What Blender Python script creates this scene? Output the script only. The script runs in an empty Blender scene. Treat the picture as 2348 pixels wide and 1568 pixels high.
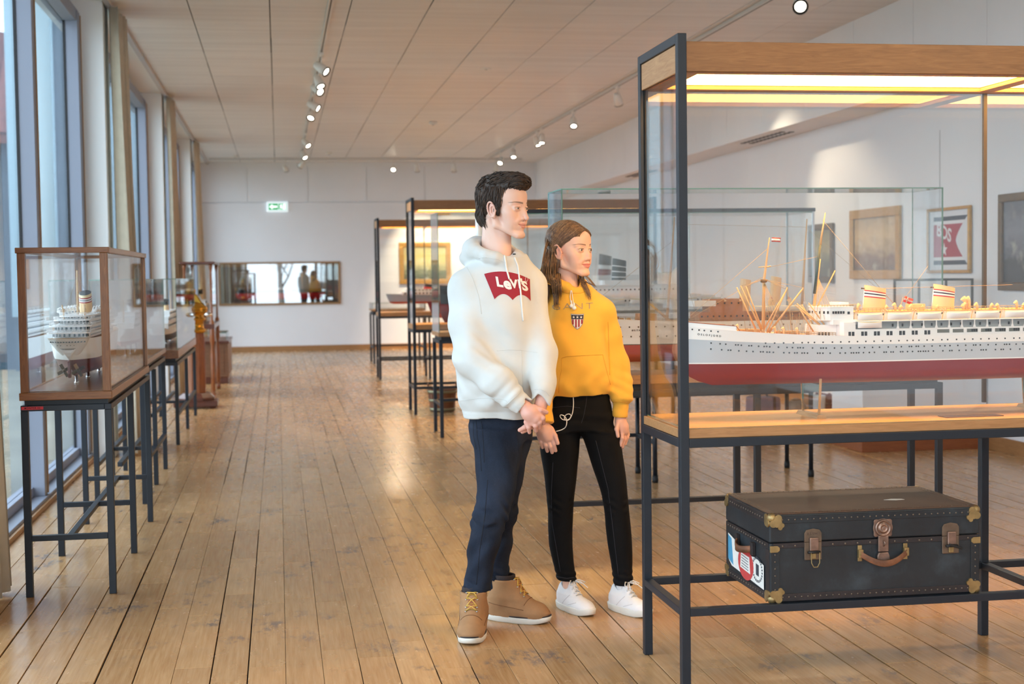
import bpy, bmesh, math, random
import numpy as np
from mathutils import Vector, Matrix, Euler
from mathutils.bvhtree import BVHTree

random.seed(7)
rng = np.random.default_rng(7)
S = bpy.context.scene
COL = S.collection

# ------------------------------------------------------------------ camera
CAMPOS = np.array([0.0, 0.0, 1.42])
YAW, PITCH, ROLL, FPX = math.radians(9.29), math.radians(2.73), math.radians(-0.758), 3261.0
IMG_W, IMG_H = 2348, 1568


def cam_axes():
    cy, sy, cp, sp = math.cos(YAW), math.sin(YAW), math.cos(PITCH), math.sin(PITCH)
    f = np.array([sy * cp, cy * cp, -sp])
    r = np.array([cy, -sy, 0.0])
    u = np.cross(r, f)
    c, s = math.cos(ROLL), math.sin(ROLL)
    return r * c + u * s, u * c - r * s, f


CR, CU, CF = cam_axes()
camd = bpy.data.cameras.new('camera')
camo = bpy.data.objects.new('camera', camd)
COL.objects.link(camo)
camo.matrix_world = Matrix(((CR[0], CU[0], -CF[0], CAMPOS[0]), (CR[1], CU[1], -CF[1], CAMPOS[1]),
                            (CR[2], CU[2], -CF[2], CAMPOS[2]), (0, 0, 0, 1)))
camd.sensor_width = 36.0
camd.lens = FPX / IMG_W * 36.0
camd.clip_start, camd.clip_end = 0.1, 300
camd.dof.use_dof = True
camd.dof.focus_distance = 5.5
camd.dof.aperture_fstop = 4.0
S.camera = camo


def pix_ray(x, y):
    d = CR * ((x - IMG_W / 2) / FPX) - CU * ((y - IMG_H / 2) / FPX) + CF
    return d


# ------------------------------------------------------------------ world, exposure
S.view_settings.view_transform = 'Standard'
S.view_settings.look = 'None'
S.view_settings.gamma = 1.0
S.view_settings.use_curve_mapping = False
S.view_settings.exposure = 0.55
SKY_STRENGTH = 3.9
wd = bpy.data.worlds.new('sky')
S.world = wd
wd.use_nodes = True
bg = wd.node_tree.nodes['Background']
bg.inputs[0].default_value = (0.70, 0.86, 1.0, 1)
bg.inputs[1].default_value = SKY_STRENGTH
cyc = S.cycles
cyc.use_denoising = True
cyc.max_bounces = 10
cyc.diffuse_bounces = 4
cyc.glossy_bounces = 4
cyc.transmission_bounces = 6
cyc.transparent_max_bounces = 40
cyc.sample_clamp_indirect = 3.0
cyc.caustics_reflective = False
cyc.caustics_refractive = False

# room dimensions (metres)
X_WIN, X_UP, X_RIGHT = -1.62, 5.05, 5.50
Y_BACK, Y_FAR, Z_CEIL, Z_SOFFIT = -6.0, 27.70, 3.61, 2.87
PILLARS = [0.35, 6.0, 11.62, 17.33, 22.83]      # front faces of the window pillars


def portal(name, loc, rot, sx, sy):
    l = bpy.data.lights.new(name, 'AREA')
    l.shape = 'RECTANGLE'
    l.size, l.size_y = sx, sy
    l.cycles.is_portal = True
    o = bpy.data.objects.new(name, l)
    COL.objects.link(o)
    o.location = loc
    o.rotation_euler = rot


portal('window_portal', (X_WIN - .06, (Y_BACK + Y_FAR) / 2, 1.78), (0, -math.pi / 2, 0), 3.45, Y_FAR - Y_BACK - .6)
portal('window_portal', (.85, Y_BACK - .06, 1.75), (math.pi / 2, 0, 0), 4.6, 3.2)

# ------------------------------------------------------------------ mesh helpers


class MB:
    def __init__(s):
        s.v, s.f, s.m, s.sm = [], [], [], []

    def add(s, verts, faces, mat=0, smooth=False):
        o = len(s.v)
        s.v += [tuple(map(float, p)) for p in verts]
        for f in faces:
            s.f.append(tuple(i + o for i in f))
            s.m.append(mat)
            s.sm.append(smooth)
        return s

    def box(s, x0, x1, y0, y1, z0, z1, mat=0):
        v = [(x0, y0, z0), (x1, y0, z0), (x1, y1, z0), (x0, y1, z0), (x0, y0, z1), (x1, y0, z1), (x1, y1, z1), (x0, y1, z1)]
        return s.add(v, [(0, 3, 2, 1), (4, 5, 6, 7), (0, 1, 5, 4), (1, 2, 6, 5), (2, 3, 7, 6), (3, 0, 4, 7)], mat)

    def obox(s, c, size, R=None, mat=0):
        R = np.eye(3) if R is None else np.array(R)
        h = np.array(size) / 2
        v = [np.array(c) + R @ (h * np.array(q)) for q in
             [(-1, -1, -1), (1, -1, -1), (1, 1, -1), (-1, 1, -1), (-1, -1, 1), (1, -1, 1), (1, 1, 1), (-1, 1, 1)]]
        return s.add(v, [(0, 3, 2, 1), (4, 5, 6, 7), (0, 1, 5, 4), (1, 2, 6, 5), (2, 3, 7, 6), (3, 0, 4, 7)], mat)

    def loft(s, rings, mat=0, smooth=True, closed=True, caps=True, mats=None):
        n = len(rings[0])
        v = [p for r in rings for p in r]
        o = len(s.v)
        s.v += [tuple(map(float, p)) for p in v]
        for i in range(len(rings) - 1):
            for j in range(n if closed else n - 1):
                k = (j + 1) % n
                s.f.append((o + i * n + j, o + i * n + k, o + (i + 1) * n + k, o + (i + 1) * n + j))
                s.m.append(mats[i] if mats else mat)
                s.sm.append(smooth)
        if caps and closed:
            s.f.append(tuple(o + j for j in range(n))[::-1])
            s.f.append(tuple(o + (len(rings) - 1) * n + j for j in range(n)))
            s.m += [mats[0] if mats else mat, mats[-1] if mats else mat]
            s.sm += [False, False]
        return s

    def tube(s, path, r, n=6, mat=0, smooth=True, caps=True, flat=1.0):
        path = [np.array(p, float) for p in path]
        rs = [r] * len(path) if np.isscalar(r) else list(r)
        rings = []
        up = None
        for i, p in enumerate(path):
            t = path[min(i + 1, len(path) - 1)] - path[max(i - 1, 0)]
            t = t / (np.linalg.norm(t) + 1e-9)
            if up is None:
                up = np.array([0, 0, 1.0]) if abs(t[2]) < .9 else np.array([1.0, 0, 0])
            a = np.cross(t, up)
            a /= np.linalg.norm(a) + 1e-9
            b = np.cross(a, t)
            up = b
            rings.append([p + rs[i] * (math.cos(2 * math.pi * k / n) * a + flat * math.sin(2 * math.pi * k / n) * b) for k in range(n)])
        return s.loft(rings, mat, smooth, True, caps)

    def cyl(s, p0, p1, r0, r1=None, n=10, mat=0, smooth=True):
        return s.tube([p0, p1], [r0, r0 if r1 is None else r1], n, mat, smooth)

    def lathe(s, prof, c=(0, 0, 0), n=20, mat=0, smooth=True, mats=None, sx=1.0, sy=1.0):
        rings = [[(c[0] + sx * r * math.cos(2 * math.pi * k / n), c[1] + sy * r * math.sin(2 * math.pi * k / n), c[2] + z)
                  for k in range(n)] for r, z in prof]
        return s.loft(rings, mat, smooth, True, True, mats)

    def ball(s, c, r, n=8, mat=0):
        r = (r, r, r) if np.isscalar(r) else r
        rings = []
        for i in range(n + 1):
            a = -math.pi / 2 + math.pi * i / n
            q = max(math.cos(a), 1e-3)
            rings.append([(c[0] + r[0] * q * math.cos(2 * math.pi * k / (2 * n)), c[1] + r[1] * q * math.sin(2 * math.pi * k / (2 * n)),
                           c[2] + r[2] * math.sin(a)) for k in range(2 * n)])
        return s.loft(rings, mat, True, True, True)

    def prism(s, poly, fn, d0, d1, mat=0):
        """extrude polygon; fn(u, v, d) gives the 3d point"""
        n = len(poly)
        v = [fn(u, w, d0) for u, w in poly] + [fn(u, w, d1) for u, w in poly]
        f = [tuple(range(n))[::-1], tuple(range(n, 2 * n))] + [(i, (i + 1) % n, n + (i + 1) % n, n + i) for i in range(n)]
        return s.add(v, f, mat)

    def mesh(s, name, mats):
        me = bpy.data.meshes.new(name)
        me.from_pydata(s.v, [], s.f)
        for m in (mats if isinstance(mats, (list, tuple)) else [mats]):
            me.materials.append(m)
        me.polygons.foreach_set('material_index', s.m)
        me.polygons.foreach_set('use_smooth', s.sm)
        me.update()
        return me

    def build(s, name, mats, parent=None, bevel=0.0, fixn=False):
        me = s.mesh(name, mats)
        if fixn:
            b = bmesh.new()
            b.from_mesh(me)
            bmesh.ops.recalc_face_normals(b, faces=b.faces)
            b.to_mesh(me)
            b.free()
        o = link(name, me, parent)
        if bevel:
            md = o.modifiers.new('edge', 'BEVEL')
            md.width = bevel
            md.segments = 2
            md.limit_method = 'ANGLE'
        return o


def link(name, data, parent=None):
    o = bpy.data.objects.new(name, data)
    COL.objects.link(o)
    if parent is not None:
        o.parent = parent
    return o


def tag(o, label=None, cat=None, group=None, kind=None):
    for k, v in (('label', label), ('category', cat), ('group', group), ('kind', kind)):
        if v:
            o[k] = v
    return o


def thing(name, label, cat, loc=(0, 0, 0), rz=0.0, group=None):
    o = link(name, None)
    o.empty_display_size = .1
    o.location = loc
    o.rotation_euler = (0, 0, rz)
    return tag(o, label, cat, group)


def rotz(a):
    return np.array([[math.cos(a), -math.sin(a), 0], [math.sin(a), math.cos(a), 0], [0, 0, 1]])


def rotx(a):
    return np.array([[1, 0, 0], [0, math.cos(a), -math.sin(a)], [0, math.sin(a), math.cos(a)]])


def roty(a):
    return np.array([[math.cos(a), 0, math.sin(a)], [0, 1, 0], [-math.sin(a), 0, math.cos(a)]])


# ------------------------------------------------------------------ materials
MATS = {}


def lin(c):
    """sRGB 0-255 to linear"""
    return tuple((x / 255 / 12.92) if x / 255 <= .04045 else ((x / 255 + .055) / 1.055) ** 2.4 for x in c)


class NT:
    def __init__(s, name):
        s.m = bpy.data.materials.new(name)
        s.m.use_nodes = True
        s.t = s.m.node_tree
        s.b = s.t.nodes['Principled BSDF']
        s.out = s.t.nodes['Material Output']

    def n(s, typ, **kw):
        nd = s.t.nodes.new('ShaderNode' + typ)
        for k, v in kw.items():
            if k.startswith('i_'):
                nd.inputs[k[2:]].default_value = v
            elif k[0] == 'i' and k[1:].isdigit():
                nd.inputs[int(k[1:])].default_value = v
            else:
                setattr(nd, k, v)
        return nd

    def l(s, a, b):
        s.t.links.new(a, b)

    def math(s, op, a, b=None, clamp=False):
        nd = s.n('Math', operation=op, use_clamp=clamp)
        for i, q in enumerate((a, b)):
            if q is None:
                continue
            if isinstance(q, (int, float)):
                nd.inputs[i].default_value = q
            else:
                s.l(q, nd.inputs[i])
        return nd.outputs[0]

    def mix(s, f, a, b, mode='MIX'):
        nd = s.n('Mix', data_type='RGBA', blend_type=mode)
        for i, q in ((0, f), (6, a), (7, b)):
            if isinstance(q, (int, float)):
                nd.inputs[i].default_value = q
            elif isinstance(q, tuple):
                nd.inputs[i].default_value = (*q[:3], 1)
            else:
                s.l(q, nd.inputs[i])
        return nd.outputs[2]

    def ramp(s, f, pts):
        nd = s.n('ValToRGB')
        e = nd.color_ramp.elements
        while len(e) < len(pts):
            e.new(.5)
        for q, (p, c) in zip(e, pts):
            q.position = p
            q.color = (*c[:3], 1) if isinstance(c, tuple) else (c, c, c, 1)
        s.l(f, nd.inputs[0])
        return nd.outputs[0]

    def noise(s, vec=None, scale=5.0, detail=4.0, rough=.5, dist=0.0):
        nd = s.n('TexNoise', i_Scale=scale, i_Detail=detail, i_Roughness=rough, i_Distortion=dist)
        if vec is not None:
            s.l(vec, nd.inputs['Vector'])
        return nd.outputs[0]

    def coord(s, which='Object'):
        if which == 'World':
            return s.n('NewGeometry').outputs['Position']
        return s.n('TexCoord').outputs[which]

    def scale(s, vec, sc):
        nd = s.n('VectorMath', operation='MULTIPLY')
        s.l(vec, nd.inputs[0])
        nd.inputs[1].default_value = sc
        return nd.outputs[0]

    def bump(s, h, strength=.2, dist=.01):
        nd = s.n('Bump', i_Strength=strength, i_Distance=dist)
        s.l(h, nd.inputs['Height'])
        s.l(nd.outputs[0], s.b.inputs['Normal'])

    def set(s, **kw):
        for k, v in kw.items():
            k = k.replace('_', ' ')
            q = s.b.inputs[k]
            if isinstance(v, (int, float)):
                q.default_value = v
            elif isinstance(v, tuple):
                q.default_value = (*v[:3], 1)
            else:
                s.l(v, q)
        return s


def plain(name, rgb, rough=.5, metal=0.0, var=.0, vscale=8.0, bump=0.0, bscale=200.0, coat=0.0, sheen=0.0):
    """rgb in sRGB 0..255"""
    if name in MATS:
        return MATS[name]
    t = NT(name)
    c = lin(rgb)
    t.set(Roughness=rough, Metallic=metal)
    if var:
        f = t.noise(t.coord(), vscale, 5)
        lo = tuple(x * (1 - var) for x in c)
        hi = tuple(min(1, x * (1 + var)) for x in c)
        t.set(Base_Color=t.ramp(f, [(.3, lo), (.7, hi)]))
    else:
        t.set(Base_Color=c)
    if bump:
        t.bump(t.noise(t.coord(), bscale, 3), bump, .003)
    if coat:
        t.set(Coat_Weight=coat, Coat_Roughness=.08)
    if sheen:
        t.set(Sheen_Weight=sheen)
    MATS[name] = t.m
    return t.m


def emis(name, rgb, strength):
    if name in MATS:
        return MATS[name]
    t = NT(name)
    t.set(Base_Color=lin(rgb), Emission_Color=lin(rgb), Emission_Strength=strength, Roughness=.4)
    MATS[name] = t.m
    return t.m


def wood(name, dark, light, axis=0, rough=.42, sc=1.0, coat=0.0):
    if name in MATS:
        return MATS[name]
    t = NT(name)
    v = [14.0, 14.0, 14.0]
    v[axis] = 1.3
    co = t.scale(t.coord(), tuple(q * sc for q in v))
    g = t.noise(co, 6.0, 6, .6, 1.2)
    g2 = t.noise(t.coord(), 2.2, 3)
    col = t.ramp(g, [(.25, lin(dark)), (.75, lin(light))])
    col = t.mix(t.math('MULTIPLY', g2, .35), col, tuple(x * .7 for x in lin(dark)))
    t.set(Base_Color=col, Roughness=rough)
    t.bump(g, .12, .002)
    if coat:
        t.set(Coat_Weight=coat, Coat_Roughness=.1)
    MATS[name] = t.m
    return t.m


def glass(name, ior=1.55, tint=(.992, .997, .995)):
    """clear pane: reflects by Fresnel, lets the rest straight through"""
    if name in MATS:
        return MATS[name]
    t = NT(name)
    t.t.nodes.remove(t.b)
    geo = t.n('NewGeometry')
    io = t.n('Mix', data_type='FLOAT')
    io.inputs[2].default_value, io.inputs[3].default_value = ior, 1 / ior
    t.l(geo.outputs['Backfacing'], io.inputs[0])
    fr = t.n('Fresnel')
    t.l(io.outputs[0], fr.inputs[0])
    tr = t.n('BsdfTransparent')
    tr.inputs[0].default_value = (*tint, 1)
    gl = t.n('BsdfGlossy')
    gl.inputs['Roughness'].default_value = 0.0
    mx = t.n('MixShader')
    t.l(fr.outputs[0], mx.inputs[0])
    t.l(tr.outputs[0], mx.inputs[1])
    t.l(gl.outputs[0], mx.inputs[2])
    t.l(mx.outputs[0], t.out.inputs[0])
    MATS[name] = t.m
    return t.m


GLASS = glass('clear_glass')
GEDGE = plain('glass_edge_green', (120, 165, 150), .1)
STEEL = plain('dark_blue_steel', (20, 29, 40), .45, .0, .06, 20)
WHITE = plain('white_paint', (236, 236, 238), .55, 0, .015, 3)
WALLM = plain('wall_white', (236, 236, 240), .8, 0, .02, 1.5, .05, 90)
BEECH_X = wood('beech_long', (152, 108, 66), (190, 144, 98), 0, .45)
BEECH_F = wood('beech_fascia', (126, 84, 46), (162, 114, 68), 0, .42)
BEECH_Y = wood('beech_cross', (168, 120, 74), (205, 160, 112), 1, .45)
BEECH_TOP = wood('beech_board_top', (196, 146, 92), (222, 176, 124), 0, .5)
TEAK_X = wood('teak_x', (116, 71, 36), (164, 110, 62), 0, .32)
TEAK_Y = wood('teak_y', (116, 71, 36), (164, 110, 62), 1, .25)
TEAK_Z = wood('teak_z', (116, 71, 36), (164, 110, 62), 2, .32)
BLACK = plain('black_rubber', (18, 18, 20), .6)
BRASS = plain('brass', (190, 145, 60), .22, 1.0)
CHROME = plain('chrome', (220, 222, 225), .12, 1.0)


def pane(name, parent, x0, x1, y0, y1, z0, z1, thin):
    """glass sheet; thin = axis index of the thickness; its narrow faces are green"""
    mb = MB().box(x0, x1, y0, y1, z0, z1)
    big = {2: (0, 1), 1: (2, 4), 0: (3, 5)}[thin]
    mb.m = [0 if i in big else 1 for i in range(6)]
    return mb.build(name, [GLASS, GEDGE], parent)


def text_mesh(body, size, ext=0.0, bold=0.0, align='CENTER', shear=0.0, spacing=1.0):
    """flat lettering as vertices and faces in the xy plane"""
    cu = bpy.data.curves.new('lettering', 'FONT')
    cu.body = body
    cu.size = size
    cu.extrude = ext
    cu.offset = bold
    cu.align_x = align
    cu.align_y = 'CENTER'
    cu.shear = shear
    cu.space_character = spacing
    cu.resolution_u = 3
    o = bpy.data.objects.new('lettering', cu)
    COL.objects.link(o)
    dg = bpy.context.evaluated_depsgraph_get()
    me = bpy.data.meshes.new_from_object(o.evaluated_get(dg))
    v = [tuple(q.co) for q in me.vertices]
    f = [tuple(p.vertices) for p in me.polygons]
    bpy.data.objects.remove(o)
    bpy.data.curves.remove(cu)
    bpy.data.meshes.remove(me)
    return v, f


def lettering(name, body, size, fn, mat, parent, **kw):
    """place lettering through fn((x, y)) -> 3d"""
    v, f = text_mesh(body, size, **kw)
    return MB().add([fn(x, y) for x, y, z in v], f).build(name, mat, parent)
# ================================================================== the room
# ---- floor: sub-floor slab and single planks
def floor_material():
    t = NT('oak_planks')
    pos = t.coord('World')
    inf = t.n('ObjectInfo').outputs['Random']
    isl = t.n('NewGeometry').outputs['Random Per Island']
    rnd = t.math('FRACT', t.math('ADD', inf, t.math('MULTIPLY', isl, 7.31)))
    off = t.n('CombineXYZ')
    t.l(t.math('MULTIPLY', rnd, 37.0), off.inputs[0])
    t.l(t.math('MULTIPLY', rnd, 91.0), off.inputs[1])
    vec = t.n('VectorMath', operation='ADD')
    t.l(pos, vec.inputs[0])
    t.l(off.outputs[0], vec.inputs[1])
    g = t.noise(t.scale(vec.outputs[0], (26, 1.1, 1)), 3.0, 5, .6, .15)
    base = t.ramp(rnd, [(0, lin((160, 116, 72))), (.35, lin((190, 143, 94))), (.7, lin((174, 129, 84))), (1, lin((204, 159, 110)))])
    grain = t.ramp(g, [(.3, lin((150, 112, 72))), (.7, lin((210, 178, 134)))])
    col = t.mix(.42, base, grain)
    # worn grey patches, shaped by walking
    w1 = t.noise(pos, 1.1, 3, .5)
    w2 = t.noise(t.scale(pos, (1.4, .8, 1)), 4.5, 5, .6)
    w3 = t.noise(t.scale(pos, (7, 2.5, 1)), 5.0, 5, .7)
    wear = t.math('MULTIPLY', t.ramp(w2, [(.54, 0.0), (.64, 1.0)]), t.ramp(w3, [(.42, 0.0), (.55, 1.0)]))
    wear = t.math('MULTIPLY', wear, t.ramp(w1, [(.45, .0), (.6, .95)]))
    col = t.mix(t.math('MULTIPLY', wear, .8), col, lin((98, 92, 92)))
    # small dark dents
    d = t.noise(t.scale(pos, (60, 20, 1)), 3.0, 3, .6)
    
    t.set(Base_Color=col)
    rg = t.ramp(t.noise(t.scale(pos, (5, 2, 1)), 3.0, 4), [(.3, .17), (.7, .30)])
    t.set(Roughness=rg)
    t.bump(t.noise(t.scale(pos, (1, .35, 1)), 5.0, 1), .05, .004)
    return t.m


OAK = floor_material()
GAP = plain('floor_gap_black', (22, 16, 12), .8)
fl_o = tag(MB().box(X_WIN - .1, X_RIGHT + .3, Y_BACK - .2, Y_FAR + .2, -.12, -.008).build('floor', GAP), 'worn varnished oak plank floor', None, None, 'structure')
PITCHW = .1333
LENS = (.82, 1.02, 1.2, 1.4)
GAPS = (.0016, .0042, .008)
plank_mesh = {}
for L_ in LENS:
    for g_ in GAPS:
        mb = MB()
        w, b = PITCHW - g_, .0009
        x0, x1, y0, y1 = -w / 2, w / 2, .0013, L_ - .0013
        mb.add([(x0, y0, -.008), (x1, y0, -.008), (x1, y1, -.008), (x0, y1, -.008), (x0, y0, -b), (x1, y0, -b), (x1, y1, -b), (x0, y1, -b),
                (x0 + b, y0 + b, 0), (x1 - b, y0 + b, 0), (x1 - b, y1 - b, 0), (x0 + b, y1 - b, 0)],
               [(0, 1, 5, 4), (1, 2, 6, 5), (2, 3, 7, 6), (3, 0, 4, 7), (4, 5, 9, 8), (5, 6, 10, 9), (6, 7, 11, 10), (7, 4, 8, 11), (8, 9, 10, 11)])
        plank_mesh[(L_, g_)] = mb
plank_data = {k: m.mesh('plank', OAK) for k, m in plank_mesh.items()}
planks = []
ncol = int((X_RIGHT - X_WIN) / PITCHW) + 2
for c in range(ncol):
    xc = -.0022 + PITCHW / 2 + (c - 12) * PITCHW
    if xc < X_WIN - .05 or xc > X_RIGHT + .05:
        continue
    y = Y_BACK - random.random()
    gap = random.choices(GAPS, (6, 4, 4))[0]
    while y < Y_FAR:
        L_ = random.choice(LENS)
        if random.random() < .35:
            gap = random.choices(GAPS, (6, 4, 4))[0]
        q = np.array([xc, y + L_ / 2, 0]) - CAMPOS
        dep = q @ CF
        px = (q @ CR) / max(dep, .01) * FPX
        vis = dep > 3.5 and abs(px) < 1174 + 120
        planks.append(((dep if vis else 1e3 + dep * dep), xc, y, L_, gap, random.uniform(-.0004, .0004)))
        y += L_
planks.sort()
rest = MB()
for i, (dep, xc, y, L_, gap, dz) in enumerate(planks):
    if i < 300:
        o = link('plank', plank_data[(L_, gap)], fl_o)
        o.location = (xc, y, dz)
    else:
        m = plank_mesh[(L_, gap)]
        rest.add([(p[0] + xc, p[1] + y, p[2] + dz) for p in m.v], m.f)
tag(rest.build('far_planks', OAK, fl_o), None, None, None, 'stuff')

# ---- ceiling: boards in long rows with open joints
def ceiling_material():
    t = NT('ceiling_board')
    pos = t.coord('World')
    rnd = t.n('ObjectInfo').outputs['Random']
    ln = t.math('MULTIPLY', t.math('ADD', t.math('SINE', t.math('MULTIPLY', t.n('SeparateXYZ').outputs[0], 1.0)), 1.0), .5)
    sx = t.n('SeparateXYZ')
    t.l(pos, sx.inputs[0])
    fine = t.math('ADD', t.math('MULTIPLY', t.math('SINE', t.math('MULTIPLY', sx.outputs[0], 420.0)), .5), .5)
    st = t.noise(t.scale(pos, (.35, 5.0, 1)), 1.6, 4)
    c = t.ramp(st, [(.3, lin((226, 222, 220))), (.7, lin((240, 237, 235)))])
    c = t.mix(t.math('MULTIPLY', rnd, .16), c, lin((206, 200, 196)))
    t.set(Base_Color=c, Roughness=.42)
    t.bump(t.math('ADD', t.math('MULTIPLY', fine, .3), st), .12, .002)
    return t.m


CEILM = ceiling_material()
ce = tag(MB().box(X_WIN - .1, X_RIGHT + .3, Y_BACK - .2, Y_FAR + .2, Z_CEIL + .012, Z_CEIL + .2).build('ceiling', plain('ceiling_void', (40, 36, 34), .9)), 'panelled ceiling with open joints', None, None, 'structure')
PW, PL = .6455, 1.62
cmesh = {}
for gw in (.006, .011):
    cmesh[gw] = MB().box(-PW / 2 + gw / 2, PW / 2 - gw / 2, .0015, PL - .0015, 0, .012).mesh('ceiling_panel', CEILM)
nx0 = int(math.floor((-1.27 + .022) / PW))
for i in range(-2, 8):
    xc = -.022 + (i + .5) * PW
    y = Y_BACK - (.8 if i % 2 else 0.1)
    while y < Y_FAR:
        if xc + PW / 2 > -1.4 and xc - PW / 2 < X_UP:
            o = link('ceiling_panel', cmesh[random.choice((.006, .006, .011))], ce)
            o.location = (xc, y, Z_CEIL + random.uniform(-.001, .001))
        y += PL

# ---- far wall with its upper band, baseboard and the sunk display window
fx0, fx1, fz0, fz1 = -1.09, 1.145, .925, 1.678          # clear opening of the display window
wf = MB()
for a, b, z0, z1 in ((X_WIN - .3, fx0, 0, 2.845), (fx1, X_RIGHT + .3, 0, 2.845), (fx0, fx1, 0, fz0), (fx0, fx1, fz1, 2.845)):
    wf.box(a, b, Y_FAR, Y_FAR + .25, z0, z1)
wf.box(X_WIN - .3, X_RIGHT + .3, Y_FAR + .02, Y_FAR + .25, 2.845, 3.8)
wall_far = tag(wf.build('wall_far', WALLM), 'plain white end wall', None, None, 'structure')
ux = [-1.6, -.55, .6, 1.72, 2.85, 3.95, 5.05]
for a, b in zip(ux[:-1], ux[1:]):
    MB().box(a + .003, b - .003, Y_FAR - .012, Y_FAR + .25, 2.857, 3.62).build('wall_panel', WALLM, wall_far)
tag(MB().box(-1.5, X_RIGHT, Y_FAR - .022, Y_FAR, 0, .1).build('baseboard_far', wood('base_oak_x', (150, 104, 62), (184, 138, 92), 0)), 'oak baseboard along the end wall', None, None, 'structure')
tag(MB().box(-1.5, X_UP, Y_FAR - .03, Y_FAR - .013, 3.53, 3.61).build('trim_1', WHITE), 'white cornice strip over the end wall', None, None, 'structure')

# ---- right wall: lower wall, soffit and upper wall of separate panels
wr = tag(MB().box(X_RIGHT, X_RIGHT + .25, Y_BACK, Y_FAR, 0, Z_SOFFIT).build('wall_right', WALLM), 'white gallery wall', None, None, 'structure')
so = tag(MB().box(X_UP, X_RIGHT + .3, Y_BACK, Y_FAR, Z_SOFFIT, Z_SOFFIT + .06).box(X_UP - .012, X_UP, Y_BACK, Y_FAR, Z_SOFFIT - .01, Z_SOFFIT + .07).build('wall_soffit', WALLM), 'white soffit with ventilation slots', None, None, 'structure')
y = Y_BACK
while y < Y_FAR - .3:
    MB().box(X_UP, X_UP + .2, y + .003, y + 1.197, Z_SOFFIT + .07, 3.62).build('wall_panel', WALLM, so)
    y += 1.2
MB().box(X_UP, X_UP + .2, y + .003, Y_FAR + .02, Z_SOFFIT + .07, 3.62).build('wall_panel', WALLM, so)
VENT = plain('vent_dark', (46, 44, 44), .7)
vent_slot = MB().obox((0, 0, 0), (.05, .065, .012)).mesh('vent_slot', VENT)
for yv in (14.2, 19.6, 8.6):
    pl = MB().box(X_UP + .10, X_UP + .32, yv - .1, yv + 1.45, Z_SOFFIT - .006, Z_SOFFIT).build('vent_plate', WALLM, so)
    for k in range(11):
        for r in range(2):
            o = link('vent_slot', vent_slot, so)
            o.location = (X_UP + .16 + .1 * r, yv + .05 + k * .125, Z_SOFFIT - .007)
tag(MB().box(X_RIGHT - .022, X_RIGHT, Y_BACK, Y_FAR - .03, 0, .11).build('baseboard_right', wood('base_oak_y', (150, 104, 62), (184, 138, 92), 1)), 'oak baseboard along the gallery wall', None, None, 'structure')

# ---- wall behind the camera: glazed like the window side
wb = tag(MB().box(-1.7, 5.7, Y_BACK - .2, Y_BACK, 0, .12).box(3.2, 5.7, Y_BACK - .2, Y_BACK, .12, 3.3).box(-1.7, 5.7, Y_BACK - .2, Y_BACK, 3.3, 3.62).build('wall_back', WALLM), 'glazed wall at the near end', None, None, 'structure')
for k in range(4):
    x = -1.5 + 1.55 * k
    MB().box(x - .06, x + .06, Y_BACK - .16, Y_BACK - .04, .12, 3.3).build('window_post', WHITE, wb)

# ---- window wall on the left
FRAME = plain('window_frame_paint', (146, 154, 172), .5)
CREAM = plain('pillar_paint', (244, 247, 248), .6)
STRIPW = wood('window_strip', (170, 138, 104), (196, 164, 130), 2)
GASKET = plain('gasket', (20, 22, 26), .5)
wl = MB()
for yp in PILLARS:
    wl.box(-1.56, -1.315, yp, yp + .34, 0, Z_CEIL + .01)
wl.box(-1.56, -1.275, Y_BACK, Y_FAR, Z_CEIL - .004, Z_CEIL + .02)
wl.box(-1.75, -1.5, Y_FAR - .3, Y_FAR, 0, Z_CEIL)
wl.box(-1.75, -1.56, Y_BACK, Y_FAR, 3.5, Z_CEIL + .02)
wall_left = tag(wl.build('wall_left', CREAM, None, .004), 'window wall with white pillars', None, None, 'structure')
tag(MB().box(-1.30, -1.255, Y_BACK, Y_FAR - .02, Z_CEIL - .035, Z_CEIL - .004).build('trim_2', plain('rail_grey', (196, 190, 186), .4, .3)), 'curtain rail along the ceiling edge', None, None, 'structure')
edges = [Y_BACK + .1] + PILLARS + [Y_FAR - .35]
for k, (a, b) in enumerate(zip(edges[:-1], edges[1:])):
    y0 = a + (.34 if k else 0)
    y1 = b
    mid = y0 + (y1 - y0) * .58
    w = link('window_%d' % (k + 1), None)
    tag(w, 'tall white framed window', None, None, 'structure')
    for yy, hw in ((y0 + .06, .06), (mid, .05), (y1 - .07, .07)):
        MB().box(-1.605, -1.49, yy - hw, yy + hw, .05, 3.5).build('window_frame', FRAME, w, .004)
        MB().box(-1.492, -1.482, yy + hw - .012, yy + hw + .002, .06, 3.48).build('wood_strip', STRIPW, w)
        for sgn in (-1, 1):
            MB().box(-1.60, -1.585, yy + sgn * hw - .007, yy + sgn * hw + .007, .1, 3.42).build('gasket', GASKET, w)
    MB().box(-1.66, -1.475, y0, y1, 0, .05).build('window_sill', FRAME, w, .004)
    MB().box(-1.475, -1.455, y0, y1, 0, .03).build('sill_strip', BEECH_Y, w)
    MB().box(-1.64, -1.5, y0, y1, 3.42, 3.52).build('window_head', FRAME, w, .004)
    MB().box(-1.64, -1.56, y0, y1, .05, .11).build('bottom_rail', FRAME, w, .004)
    for ya, yb in ((y0 + .12, mid - .04), (mid + .04, y1 - .12)):
        pane('window_pane', w, -1.60, -1.594, ya, yb, .11, 3.42, 0)


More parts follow.
